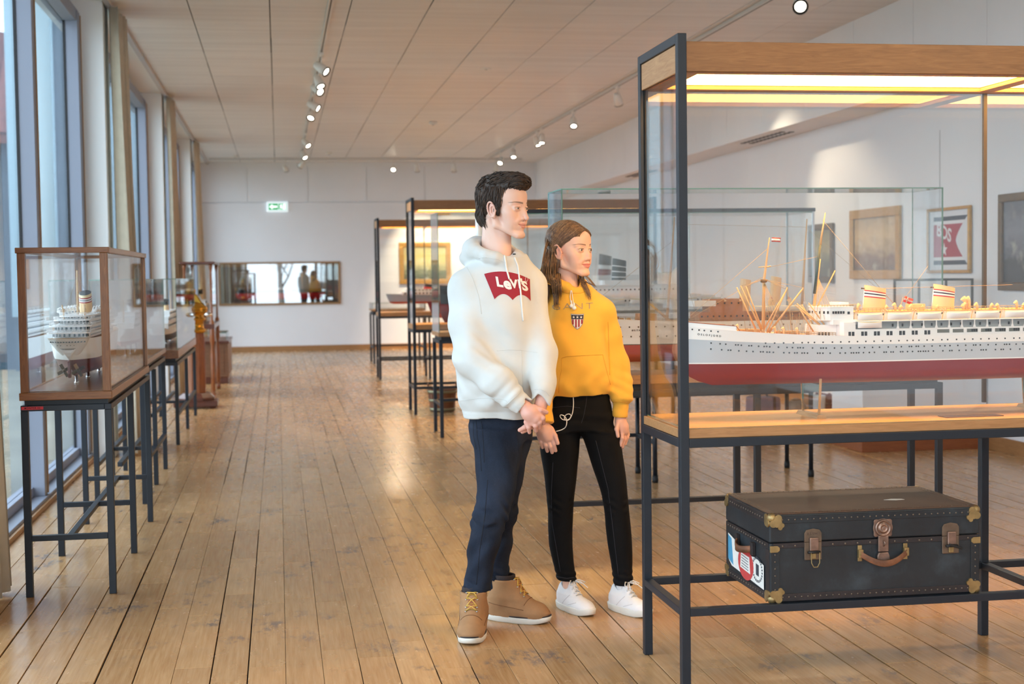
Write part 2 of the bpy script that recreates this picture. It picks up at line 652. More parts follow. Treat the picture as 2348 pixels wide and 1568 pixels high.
# ---- curtains gathered beside the pillars
CURT = plain('curtain_cloth', (200, 189, 168), .85, 0, .06, 14, .2, 260, 0, .3)
for k, yp in enumerate(PILLARS):
    n = 90
    rows = []
    ys0 = yp + .05 if k != 1 else yp - .06
    dx0 = -.09 if k == 1 else 0.0
    for iz, z in enumerate(np.linspace(.03, Z_CEIL - .04, 9)):
        ring = []
        f = iz / 8
        sp = .74 + .10 * (1 - f)
        for i in range(n):
            u = i / (n - 1)
            amp = (.032 + .014 * (1 - f)) * (1 + .35 * math.sin(9 * u + k))
            ph = 2 * math.pi * 6.5 * u + k
            x = dx0 - 1.235 + .045 * (1 - f) + amp * math.sin(ph) + .006 * math.sin(3.1 * ph + 5 * f)
            yy = ys0 + sp * u + .012 * math.cos(ph * 1.5 + f)
            ring.append((x, yy, z))
        rows.append(ring)
    mb = MB()
    v = [p for r in rows for p in r]
    mb.add(v, [(r * n + i, r * n + i + 1, (r + 1) * n + i + 1, (r + 1) * n + i) for r in range(8) for i in range(n - 1)], 0, True)
    where = ['behind the camera position, beside the first pillar', 'at the left picture edge, before the nearest showcase', 'beside the pillar over the teak framed showcase',
             'beside the second pillar, over the far vitrines', 'beside the last pillar near the end wall'][k]
    o = tag(mb.build('curtain', CURT), 'gathered beige curtain ' + where, 'curtain', 'curtains at the pillars')
    md = o.modifiers.new('cloth', 'SOLIDIFY')
    md.thickness = .004

# ---- outside: ground, neighbouring house with a tiled roof, trees
tag(MB().box(-60, X_WIN - .3, -30, 70, -.6, -.25).build('ground_outside', plain('outside_lawn', (132, 132, 118), .9, 0, .25, .6)), 'lawn outside the windows', None, None, 'structure')
hs = thing('house', 'neighbouring house with red tiled roof seen through the window', 'house', (-6.6, 27.0, -.25))
SLATE = plain('house_render', (84, 102, 114), .9, 0, .12, .8)
MB().box(1.78, 4.5, 0.4, 9, 0, 10.5).build('house_wall', SLATE, hs)
MB().box(-6, 1.78, .9, 9, 0, 4.4).build('house_wall', SLATE, hs)
rfo = MB().add([(-6, .5, 4.35), (1.78, .5, 4.35), (1.78, 2.2, 6.4), (-6, 2.2, 6.4), (-6, .5, 4.2), (1.78, .5, 4.2), (1.78, 2.2, 6.25), (-6, 2.2, 6.25)],
               [(0, 1, 2, 3), (7, 6, 5, 4), (0, 4, 5, 1), (1, 5, 6, 2), (2, 6, 7, 3), (3, 7, 4, 0)]).build('roof', plain('roof_batten', (120, 70, 56), .9), hs)
for k in range(5):
    MB().box(1.75 + .55 * k, 2.05 + .55 * k, .36, .42, 1.0, 9.0).build('house_window', plain('house_pane', (150, 178, 190), .2), hs)
tile = MB()
tt = []
for i in range(9):
    u = -1 + 2 * i / 8
    tt.append((u * .15, .035 * math.cos(u * math.pi / 2)))
tile.loft([[(a_, 0, z + .0) for a_, z in tt], [(a_, .36, z + .03) for a_, z in tt]], 0, True, False, False)
tme = tile.mesh('tile', plain('red_tile', (138, 84, 76), .8, 0, .12, 6))
sl = math.atan2(2.05, 1.7)
for r in range(9):
    for c in range(22):
        o = link('tile', tme, rfo)
        d = r * .3
        o.location = (1.62 - .31 * c, .48 + d * math.cos(sl), 4.38 + d * math.sin(sl))
        o.rotation_euler = (sl - .1, 0, 0)

BARK = plain('bark', (92, 82, 72), .9, 0, .25, 6)


def branch(mb, p, d, L, r, lev):
    pts, rs = [p], [r]
    for i in range(3):
        d = d + np.array([random.uniform(-.2, .2), random.uniform(-.2, .2), random.uniform(-.05, .15)])
        d /= np.linalg.norm(d)
        p = p + d * L / 3
        pts.append(p)
        rs.append(r * (1 - .22 * (i + 1)))
        if lev < 3:
            for q in range(2):
                a = random.uniform(0, 6.28)
                e = d + .9 * np.array([math.cos(a), math.sin(a), random.uniform(-.1, .5)])
                branch(mb, p, e / np.linalg.norm(e), L * .62, rs[-1] * .55, lev + 1)
    mb.tube(pts, rs, 5 if lev else 8)


LEAF = plain('yellow_green_leaves', (150, 152, 92), .8, 0, .3, 2)
for k, (tx, ty, th) in enumerate(((-7.5, 3.0, 3.2), (-10.5, 9.5, 3.6), (-6.8, 15.5, 3.0), (-12, 19.5, 3.8), (0.2, -14.0, 3.4), (5.5, -17.0, 3.8))):
    t = thing('tree', ['bare slender garden tree nearest the first window', 'tall bare garden tree behind the slender one', 'bare garden tree by the second window',
                       'wide bare garden tree at the back of the lawn', 'bare tree beyond the near glazed wall', 'tall bare tree beyond the near glazed wall'][k], 'tree', (tx, ty, -.25), 0, 'garden trees')
    mb = MB()
    branch(mb, np.zeros(3), np.array([0, 0, 1.0]), th, .13, 0)
    mb.build('trunk', BARK, t)
# ================================================================== showcases
T = .031                       # steel tube
LAMP = emis('warm_diffuser', (255, 190, 100), 15.0)


def bar(root, name, x0, x1, y0, y1, z0, z1, mat=STEEL, bevel=.002):
    return MB().box(x0, x1, y0, y1, z0, z1).build(name, mat, root, bevel)


def stand(root, X, Y0, Y1, ztop, zrail, t=T, feet=False, lower=None):
    """steel frame: legs at each X on both sides, top frame, low rails"""
    for i, x in enumerate(X):
        for y in (Y0, Y1 - t):
            if lower is None or i not in (0, len(X) - 1):
                if feet:
                    lg = MB().cyl((x + t / 2, y + t / 2, .012), (x + t / 2, y + t / 2, ztop - t), t / 2, None, 14).build('leg', STEEL, root)
                    MB().lathe([(t * .62, 0), (t * .68, .02), (t * .6, .05)], (x + t / 2, y + t / 2, 0), 14).build('rubber_foot', BLACK, lg)
                else:
                    bar(root, 'leg', x, x + t, y, y + t, 0, ztop - t)
    for y in (Y0, Y1 - t):
        bar(root, 'top_rail', X[0], X[-1] + t, y, y + t, ztop - t, ztop)
    for x in X:
        bar(root, 'cross_rail', x, x + t, Y0 + t, Y1 - t, ztop - t, ztop - .001)
    if zrail:
        for x in X:
            bar(root, 'end_rail', x, x + t, Y0 + t, Y1 - t, zrail - t * .8, zrail)


def tall_case(name, label, X0, X1, Yf, Yb, mids, ztop=2.207, zb=.862, bt=.05, zrail=.287, rails='both', power=1.0):
    r = thing(name, label, 'showcase', (X0, Yf, 0))
    W, D = X1 - X0, Yb - Yf
    xs = [0] + list(mids) + [W - T]
    # end posts run the full height, tied at the top
    for x in (0, W - T):
        for y in (0, D - T):
            bar(r, 'post', x, x + T, y, y + T, 0, ztop)
        bar(r, 'end_bar', x, x + T, T, D - T, ztop - T, ztop)
        bar(r, 'end_fascia', x + .006, x + T - .006, T, D - T, ztop - .125, ztop - T - .001, BEECH_Y)
    for x in mids:
        for y in (0, D - T):
            bar(r, 'leg', x, x + T, y, y + T, 0, zb - T)
        MB().box(x + .009, x + .022, D - .026, D - .012, zb + bt, ztop - .12).build('glazing_bar', plain('bronze_strip', (66, 58, 44), .4, .4), r)
    for y in (0, D - T):
        bar(r, 'top_rail', T, W - T, y, y + T, zb - T, zb)
        bar(r, 'low_rail', T, W - T, y, y + T, zrail - T * .85, zrail)
    for x in xs:
        bar(r, 'end_rail', x, x + T, T, D - T, zb - T, zb - .001)
        bar(r, 'low_cross_rail', x, x + T, T, D - T, zrail - T * .85, zrail - .001)
    # board
    bd = MB().box(T + .001 if False else .004, W - .004, .006, D - .006, zb, zb + bt - .012).build('board', BEECH_X, r, .002)
    bar(r, 'board_lining', T, W - T, .012, D - .012, zb + bt - .012, zb + bt - .008, BEECH_TOP, 0)
    # light box: fascias, frame strips and the glowing diffuser
    for y0, y1 in ((.004, .024), (D - .024, D - .004)):
        bar(r, 'fascia', T, W - T, y0, y1, ztop - .125, ztop - .026, BEECH_F)
    bar(r, 'lid', T, W - T, .024, D - .024, ztop - .036, ztop - .03, WHITE, 0)
    for y0, y1 in ((.024, .07), (D - .07, D - .024)):
        bar(r, 'lamp_frame', T, W - T, y0, y1, ztop - .125, ztop - .112, BEECH_X)
    ex = [T] + [m - .03 for m in mids] + [W - T - .06]
    for i, x in enumerate(ex):
        bar(r, 'lamp_frame', x, x + .06, .07, D - .07, ztop - .124, ztop - .112, BEECH_Y)
    for a, b in zip(ex[:-1], ex[1:]):
        MB().box(a + .06, b, .07, D - .07, ztop - .108, ztop - .104).build('lamp_diffuser', LAMP, r)
    g0, g1 = zb + bt - .008, ztop - .125
    pane('glass_pane', r, T + .001, W - T - .001, .008, .014, g0, g1, 1)
    pane('glass_pane', r, T + .001, W - T - .001, D - .014, D - .008, g0, g1, 1)
    pane('glass_pane', r, .012, .018, T, D - T, g0, g1, 0)
    pane('glass_pane', r, W - .018, W - .012, T, D - T, g0, g1, 0)
    return r


XL = 1.315
case_a = tall_case('showcase', 'tall lit oak-topped glass showcase over the studded trunk', XL, 4.03, 4.578, 5.107, [1.338], bt=.042)
case_f2 = tall_case('showcase', 'tall lit oak-topped showcase above the wooden bucket', 1.34, 3.9, 14.41, 15.02, [1.28], bt=.06, zb=.868)
case_f1 = tall_case('showcase', 'tall lit oak-topped showcase farthest down the row', 1.335, 3.9, 19.41, 19.96, [.68, 1.9], bt=.06, zb=.868)


def flat_case(name, label, X, Yf, Yb, zb, bt, ztop, zrail, framed=False, boardmat=BEECH_X, feet=False, sideways=False, cat='showcase', boardpad=0.006, spacer=.03):
    """stand + board + glass box"""
    x0, W, D = X[0], X[-1] - X[0] + T, Yb - Yf
    r = thing(name, label, cat, (x0, Yf, 0))
    xs = [x - x0 for x in X]
    stand(r, xs, 0, D, zb - spacer, zrail, T, feet)
    bar(r, 'plinth_strip', .02, W - .02, .02, D - .02, zb - spacer, zb, plain('dark_spacer', (22, 26, 32), .5), 0)  # near-black spacer between stand and board
    MB().box(-boardpad, W + boardpad, -boardpad, D + boardpad, zb, zb + bt).build('board', boardmat, r, .003)
    if zrail:
        for y in ((D - T,) if not sideways else ()):
            bar(r, 'low_rail', T, W - T, y, y + T, zrail - T * .8, zrail)
    e = .006
    g0 = zb + bt
    pane('glass_pane', r, 0, W, 0, e, g0, ztop - e, 1)
    pane('glass_pane', r, 0, W, D - e, D, g0, ztop - e, 1)
    pane('glass_pane', r, 0, e, e, D - e, g0, ztop - e, 0)
    pane('glass_pane', r, W - e, W, e, D - e, g0, ztop - e, 0)
    pane('glass_top', r, 0, W, 0, D, ztop - e, ztop, 2)
    if framed:
        for y in (-.012, D - .012):
            bar(r, 'top_frame', -.012, W + .012, y, y + .024, ztop, ztop + .024)
        for x in (-.012, W - .012):
            bar(r, 'top_frame', x, x + .024, .012, D - .012, ztop, ztop + .024)
            for y in (-.01, D - .004):
                bar(r, 'corner_strip', x + .004, x + .018, y, y + .014, g0, ztop, CHROME, 0)
    return r


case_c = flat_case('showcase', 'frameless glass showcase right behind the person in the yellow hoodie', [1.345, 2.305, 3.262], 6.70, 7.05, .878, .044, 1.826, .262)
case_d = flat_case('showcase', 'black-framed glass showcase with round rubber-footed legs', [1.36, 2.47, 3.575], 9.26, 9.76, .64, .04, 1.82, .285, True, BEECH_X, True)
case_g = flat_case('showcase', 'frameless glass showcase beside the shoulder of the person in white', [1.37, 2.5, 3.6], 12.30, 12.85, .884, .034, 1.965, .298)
# long side-on cases on the window side
case_i = flat_case('showcase', 'low frameless glass showcase right behind the teak framed one', [-1.165, -.875], 9.18, 10.87, .872, .034, 1.42, .27, False, TEAK_Y, False, True)
case_j = flat_case('showcase', 'frameless glass showcase in front of the brass binnacle', [-1.24, -.89], 12.4, 15.03, .74, .07, 1.42, .27, False, TEAK_Y, False, True)
for rr, L in ((case_i, 1.69), (case_j, 2.63)):
    for y in ((L / 2,) if L < 2 else (L / 2,)):
        for x in (0, .29 if L < 2 else .35):
            bar(rr, 'leg', x, x + T, y, y + T, 0, .80 if L < 2 else .67)
        bar(rr, 'end_rail', T, .29 if L < 2 else .35, y, y + T, .245, .27)
    bar(rr, 'centre_rail', .14, .14 + T, T, L - T, .24, .268)

# teak framed showcase nearest the window
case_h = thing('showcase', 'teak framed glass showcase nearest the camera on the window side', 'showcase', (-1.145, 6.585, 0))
W_, D_ = .393, 1.86
for x in (0, W_ - T):
    for y in (0, .955, 1.915):
        bar(case_h, 'leg', x, x + T, y, y + T, 0, .837)
    bar(case_h, 'side_rail', x, x + T, 0, 1.945, .837, .863)
for y in (0, .955, 1.915):
    bar(case_h, 'cross_rail', T, W_ - T, y, y + T, .837, .8625)
    bar(case_h, 'low_rail', T, W_ - T, y, y + T, .252, .277)
bar(case_h, 'centre_rail', W_ / 2 - .014, W_ / 2 + .014, T, 1.915, .254, .2765)
bar(case_h, 'plinth_strip', .016, W_ - .016, .016, D_ - .03, .863, .885, plain('dark_spacer', (22, 26, 32), .5), 0)  # near-black spacer set in under the base frame
bar(case_h, 'base_frame', -.004, W_ + .004, -.004, D_, .885, .92, TEAK_X, .003)
bar(case_h, 'base_board', .03, W_ - .03, .03, D_ - .03, .92, .924, TEAK_Y, 0)
for x in (.002, W_ - .036):
    for y in (.002, D_ - .04):
        bar(case_h, 'corner_post', x, x + .034, y, y + .034, .92, 1.541, TEAK_Z, .002)
for y in (-.004, D_ - .03):
    bar(case_h, 'top_frame', -.004, W_ + .004, y, y + .034, 1.541, 1.566, TEAK_X, .002)
for x in (-.004, W_ - .03):
    bar(case_h, 'top_frame', x, x + .034, .03, D_ - .03, 1.541, 1.5655, TEAK_Y, .002)
pane('glass_pane', case_h, .036, W_ - .036, .014, .019, .92, 1.541, 1)
pane('glass_pane', case_h, .036, W_ - .036, D_ - .026, D_ - .021, .92, 1.541, 1)
pane('glass_pane', case_h, .014, .019, .036, D_ - .04, .92, 1.541, 0)
pane('glass_pane', case_h, W_ - .019, W_ - .014, .036, D_ - .04, .92, 1.541, 0)
pane('glass_top', case_h, .03, W_ - .03, .03, D_ - .03, 1.55, 1.556, 2)
lab = MB().box(.004, .098, -.0015, 0, .8445, .858).build('inventory_tag', plain('red_tag', (206, 52, 62), .5), case_h)
lettering('tag_lettering', 'MONTER 02', .0115, lambda x, y: (.051 + x, -.002, .8512 + y), BLACK, lab, spacing=1.15, bold=.0002)

# small display table near the end wall
dt = flat_case('display_table', 'low display table in front of the end wall, left of the far showcase', [1.49, 2.3], 23.0, 23.8, .85, .03, .98, .27, cat='table')
# ================================================================== ship models
HULL_RED = plain('hull_red', (124, 8, 14), .30, 0, .06, 3)
HULL_RED2 = plain('hull_orange_red', (176, 66, 40), .35, 0, .06, 3)
HULL_MAROON = plain('hull_maroon', (112, 42, 46), .3, 0, .06, 3)
HULL_GREY = plain('hull_pale_grey', (186, 196, 206), .32, 0, .02, 6)
HULL_WHITE = plain('hull_white', (240, 240, 240), .35)
HULL_MID = plain('hull_mid_grey', (150, 158, 166), .4)
HULL_BLACK = plain('hull_black', (26, 28, 34), .4)
HULL_GREEN = plain('hull_green_line', (44, 74, 58), .4)
SHIP_WOOD = plain('ship_varnish', (178, 112, 56), .4, 0, .15, 20)
DECKM = plain('ship_deck', (196, 150, 98), .6, 0, .1, 40)
BUFF = plain('funnel_buff', (236, 200, 150), .45)
SPAR = plain('spar_varnish', (212, 172, 120), .45)
CREAMY = plain('boat_cream', (246, 232, 190), .5)
WIN = plain('ship_window', (20, 24, 28), .25)
GREYDECK = plain('ship_grey_house', (150, 156, 158), .5)
RIG = plain('rigging', (176, 150, 112), .7)
NAVY = plain('navy_band', (22, 26, 66), .4)
CRIM = plain('crimson_band', (170, 24, 32), .4)
PLEX = plain('plexi', (214, 200, 186), .15)


class Hull:
    """x runs from stem (0) to stern (L); z from keel (0)"""

    def __init__(s, L, B, zd, sheer_b=.03, sheer_s=.012, rake=.045, foot=.1, stern=.06, ent=.34, run=.3, tumble=1.0):
        s.L, s.B, s.zd, s.sb, s.ss, s.rake, s.foot, s.stern, s.ent, s.run = L, B, zd, sheer_b, sheer_s, rake, foot, stern, ent, run

    def deck(s, x):
        u = x / s.L
        return s.zd + s.sb * max(0, 1 - u / .45) ** 2 + s.ss * max(0, (u - .6) / .4) ** 2

    def xb(s, f):                # stem position for height fraction f (0 keel .. 1 deck)
        return s.rake * (1 - f) + s.foot * max(0, (.3 - f) / .3) ** 2.2

    def xs(s, f):
        return s.L - s.stern * max(0, (.62 - f) / .62) ** 1.3 * 1.6

    def half(s, u, f):
        e = s.ent * (1.25 - .45 * f)
        a = min(1, u / e)
        b = min(1, (1 - u) / (s.run * (1.35 - .75 * f)))
        fa = 1 - (1 - a) ** (1.6 + .7 * f)
        fb = (1 - (1 - b) ** 2.2) if f > .45 else (1 - (1 - b) ** 1.6)
        fb = max(fb, (.0 if f < .5 else .45 * min(1, (f - .5) / .3)) if b < 1 else 0)
        if b <= 0.001:
            fb = 0 if f < .55 else fb * .55
        bil = min(1, (.25 + f / .16 * .75)) if f < .16 else 1.0
        bil = math.sin(bil * math.pi / 2)
        return s.B / 2 * fa * fb * bil

    def pt(s, u, f, side):
        x0, x1 = s.xb(f), s.xs(f)
        x = x0 + u * (x1 - x0)
        z = f * s.deck(x)
        return (x, side * s.half(u, f), z)

    def build(s, parent, bands, nx=56, name='hull'):
        """bands: list of (z_top_of_band or fraction>5 flag, material index)"""
        mats = [m for _, m in bands]
        s.wl = bands[0][0] / s.zd
        # rows of heights: fractions at mid-deck
        rows, rm = [], []
        z0 = 0
        for zi, (zt, m) in enumerate(bands):
            k = max(1, int((zt - z0) / (s.zd * .085)))
            for i in range(k):
                rows.append((z0 + (zt - z0) * i / k) / s.zd)
                rm.append(zi)
            z0 = zt
        rows.append(1.0)
        mb = MB()
        us = [0.5 - .5 * math.cos(math.pi * (i / nx) ** .9) for i in range(nx + 1)]

        def prow(f, u, side):
            # rows below the waterline stay level, rows above follow the sheer
            wl = bands[0][0] / s.zd
            x0, x1 = s.xb(f), s.xs(f)
            x = x0 + u * (x1 - x0)
            z = f * s.zd if f <= wl + .06 else (wl + .06) * s.zd + (f - wl - .06) / (1 - wl - .06) * (s.deck(x) - (wl + .06) * s.zd)
            return (x, side * s.half(u, f), z)
        for side in (-1, 1):
            v = [prow(f, u, side) for f in rows for u in us]
            n = nx + 1
            for r in range(len(rows) - 1):
                fs = [(r * n + i, r * n + i + 1, (r + 1) * n + i + 1, (r + 1) * n + i) for i in range(nx)]
                if side > 0:
                    fs = [q[::-1] for q in fs]
                o = len(mb.v)
                if r == 0:
                    base = o
                    mb.v += v
                for q in fs:
                    mb.f.append(tuple(a + base for a in q))
                    mb.m.append(rm[r])
                    mb.sm.append(True)
        # bottom plate and deck
        bot = [prow(0, u, -1) for u in us] + [prow(0, u, 1) for u in us]
        n = nx + 1
        mb.add(bot, [(i, n + i, n + i + 1, i + 1) for i in range(nx)], 0)
        top = [prow(1, u, -1) for u in us] + [prow(1, u, 1) for u in us]
        top = [(x, y, z - .003) for x, y, z in top]
        mb.add(top, [(i, i + 1, n + i + 1, n + i) for i in range(nx)], len(bands))
        # transom
        tr = [prow(f, 1.0, -1) for f in rows] + [prow(f, 1.0, 1) for f in rows]
        m = len(rows)
        for i in range(m - 1):
            mb.add([tr[i], tr[m + i], tr[m + i + 1], tr[i + 1]], [(0, 1, 2, 3)], rm[i])
        s.prow = prow
        return mb.build(name, mats + [DECKM], parent)

    def side_y(s, x, z, side=-1):
        """outer skin at x, height z"""
        a = getattr(s, 'wl', 0) + .06
        if z <= a * s.zd:
            f = z / s.zd
        else:
            f = a + (z - a * s.zd) / max(1e-6, s.deck(x) - a * s.zd) * (1 - a)
        f = min(1, max(.02, f))
        x0, x1 = s.xb(f), s.xs(f)
        u = min(1, max(0, (x - x0) / (x1 - x0)))
        return side * s.half(u, f)


def spots(parent, hull, name, pts, r, mat, proud=.0006, side=-1, sq=False, w=None):
    """round or square port lights lying on the hull side, one joined fitting"""
    mb = MB()
    for x, z in pts:
        y = hull.side_y(x, z, side) + side * proud
        dy = (hull.side_y(x + .004, z, side) - hull.side_y(x - .004, z, side)) / .008
        if sq:
            hw, hh = w
            q = [(-hw, -hh), (hw, -hh), (hw, hh), (-hw, hh)]
        else:
            q = [(r * math.cos(a), r * math.sin(a)) for a in [k * math.pi / 4 for k in range(8)]]
        v = [(x + a, y + dy * a, z + b) for a, b in q] + [(x + a, y + dy * a + side * .0006, z + b) for a, b in q]
        n = len(q)
        mb.add(v, [tuple(range(n, 2 * n))] + [(i, (i + 1) % n, n + (i + 1) % n, n + i) for i in range(n)])
    o = mb.build(name, mat, parent, 0, True)
    o['kind'] = 'stuff'
    return o


def house(parent, name, x0, x1, hw0, hw1, z0, z1, mat, round_f=0.0, n=6):
    """deckhouse block with a rounded front"""
    pts = []
    for i in range(n + 1):
        a = math.pi / 2 * (1 - i / n)
        pts.append((x0 + round_f * (1 - math.cos(math.pi / 2 * (1 - i / n) - math.pi / 2 + math.pi / 2) if False else x0 * 0 + 0), 0))
    poly = [(x1, -hw1), (x1, hw1)]
    for i in range(n + 1):
        a = math.pi / 2 - math.pi * i / n
        poly.append((x0 + round_f * (1 - math.cos(a)), hw0 * math.sin(a)))
    return MB().prism(poly, lambda u, v, d: (u, v, d), z0, z1).build(name, mat, parent, 0, True)


def funnel(parent, x, y, z, L, W, h, lean, bands, name='funnel', cap=BLACK):
    """oval raked funnel; bands = [(fraction, material)]"""
    mats = [m for _, m in bands]
    rings, mm = [], []
    f0 = 0
    for i, (f, m) in enumerate(bands):
        for k in range(2):
            g = f0 + (f - f0) * k / 2
            rings.append(g)
            mm.append(i)
        f0 = f
    rings.append(1.0)
    rr = []
    for g in rings:
        sc = 1 - .04 * g
        rr.append([(x + lean * g + L / 2 * sc * math.cos(a), y + W / 2 * sc * math.sin(a), z + h * g - .10 * L * math.cos(a) * g)
                   for a in [2 * math.pi * k / 24 for k in range(24)]])
    inner = [tuple(np.array(p) * .0 + np.array([x + lean + (p[0] - x - lean) * .86, y + (p[1] - y) * .86, p[2]])) for p in rr[-1]]
    low = [(p[0], p[1], p[2] - h * .15) for p in inner]
    mb = MB().loft(rr, 0, True, True, False, mm)
    mb.loft([rr[-1], inner, low], len(mats), False, True, True)
    return mb.build(name, mats + [cap], parent)


def lifeboat(parent, x0, x1, y, z, w, h, mat_b=HULL_WHITE, mat_t=CREAMY):
    n = 14
    hl = Hull(x1 - x0, w, h, h * .22, h * .22, .004, .01, .006, .42, .42)
    rows = [0, .2, .45, .75, 1.0]
    mb = MB()
    for side in (-1, 1):
        v = []
        for f in rows:
            for i in range(n + 1):
                u = i / n
                q = 1 - abs(2 * u - 1) ** 2.4
                v.append((x0 + u * (x1 - x0), y + side * w / 2 * q * math.sqrt(min(1, f * 1.25 + .02)), z + h * f + h * .18 * abs(2 * u - 1) ** 2 * (f > .5)))
        fs = [(r * (n + 1) + i, r * (n + 1) + i + 1, (r + 1) * (n + 1) + i + 1, (r + 1) * (n + 1) + i) for r in range(4) for i in range(n)]
        mb.add(v, fs if side < 0 else [q[::-1] for q in fs], 0, True)
    top = []
    for i in range(n + 1):
        u = i / n
        q = 1 - abs(2 * u - 1) ** 2.4
        top.append((u, q))
    v = [(x0 + u * (x1 - x0), y - w / 2 * q, z + h + h * .18 * abs(2 * u - 1) ** 2) for u, q in top] + \
        [(x0 + u * (x1 - x0), y, z + h * 1.22 + h * .1 * abs(2 * u - 1) ** 2) for u, q in top] + \
        [(x0 + u * (x1 - x0), y + w / 2 * q, z + h + h * .18 * abs(2 * u - 1) ** 2) for u, q in top]
    m = n + 1
    mb.add(v, [(r * m + i, r * m + i + 1, (r + 1) * m + i + 1, (r + 1) * m + i) for r in range(2) for i in range(n)], 1, True)
    return mb.build('lifeboat', [mat_b, mat_t], parent)


def cowl(parent, x, y, z, h, r, mat=BUFF, inner=None, dirn=-1):
    mb = MB()
    path = [(x, y, z), (x, y, z + h * .55), (x + dirn * r * .3, y, z + h * .8), (x + dirn * r * 1.3, y, z + h)]
    mb.tube(path, [r * .75, r * .75, r, r * 1.45], 10)
    if inner:
        mb.cyl((x + dirn * r * 1.35, y, z + h), (x + dirn * r * 1.45, y, z + h + .0001), r * 1.3, r * 1.3, 10, 1)
    return mb.build('ventilator', [mat] + ([inner] if inner else []), parent)


def rail(parent, pts, h, n_post, mat=RIG, r=.0009):
    mb = MB()
    for k in (.5, 1):
        mb.tube([(p[0], p[1], p[2] + h * k) for p in pts], r, 4)
    P = [np.array(p, float) for p in pts]
    seg = [np.linalg.norm(b - a) for a, b in zip(P[:-1], P[1:])]
    tot = sum(seg)
    for i in range(n_post + 1):
        d = tot * i / n_post
        j = 0
        while j < len(seg) - 1 and d > seg[j]:
            d -= seg[j]
            j += 1
        q = P[j] + (P[j + 1] - P[j]) * min(1, d / max(seg[j], 1e-6))
        mb.cyl(q, q + np.array([0, 0, h]), r, None, 4)
    return mb.build('railing', mat, parent)


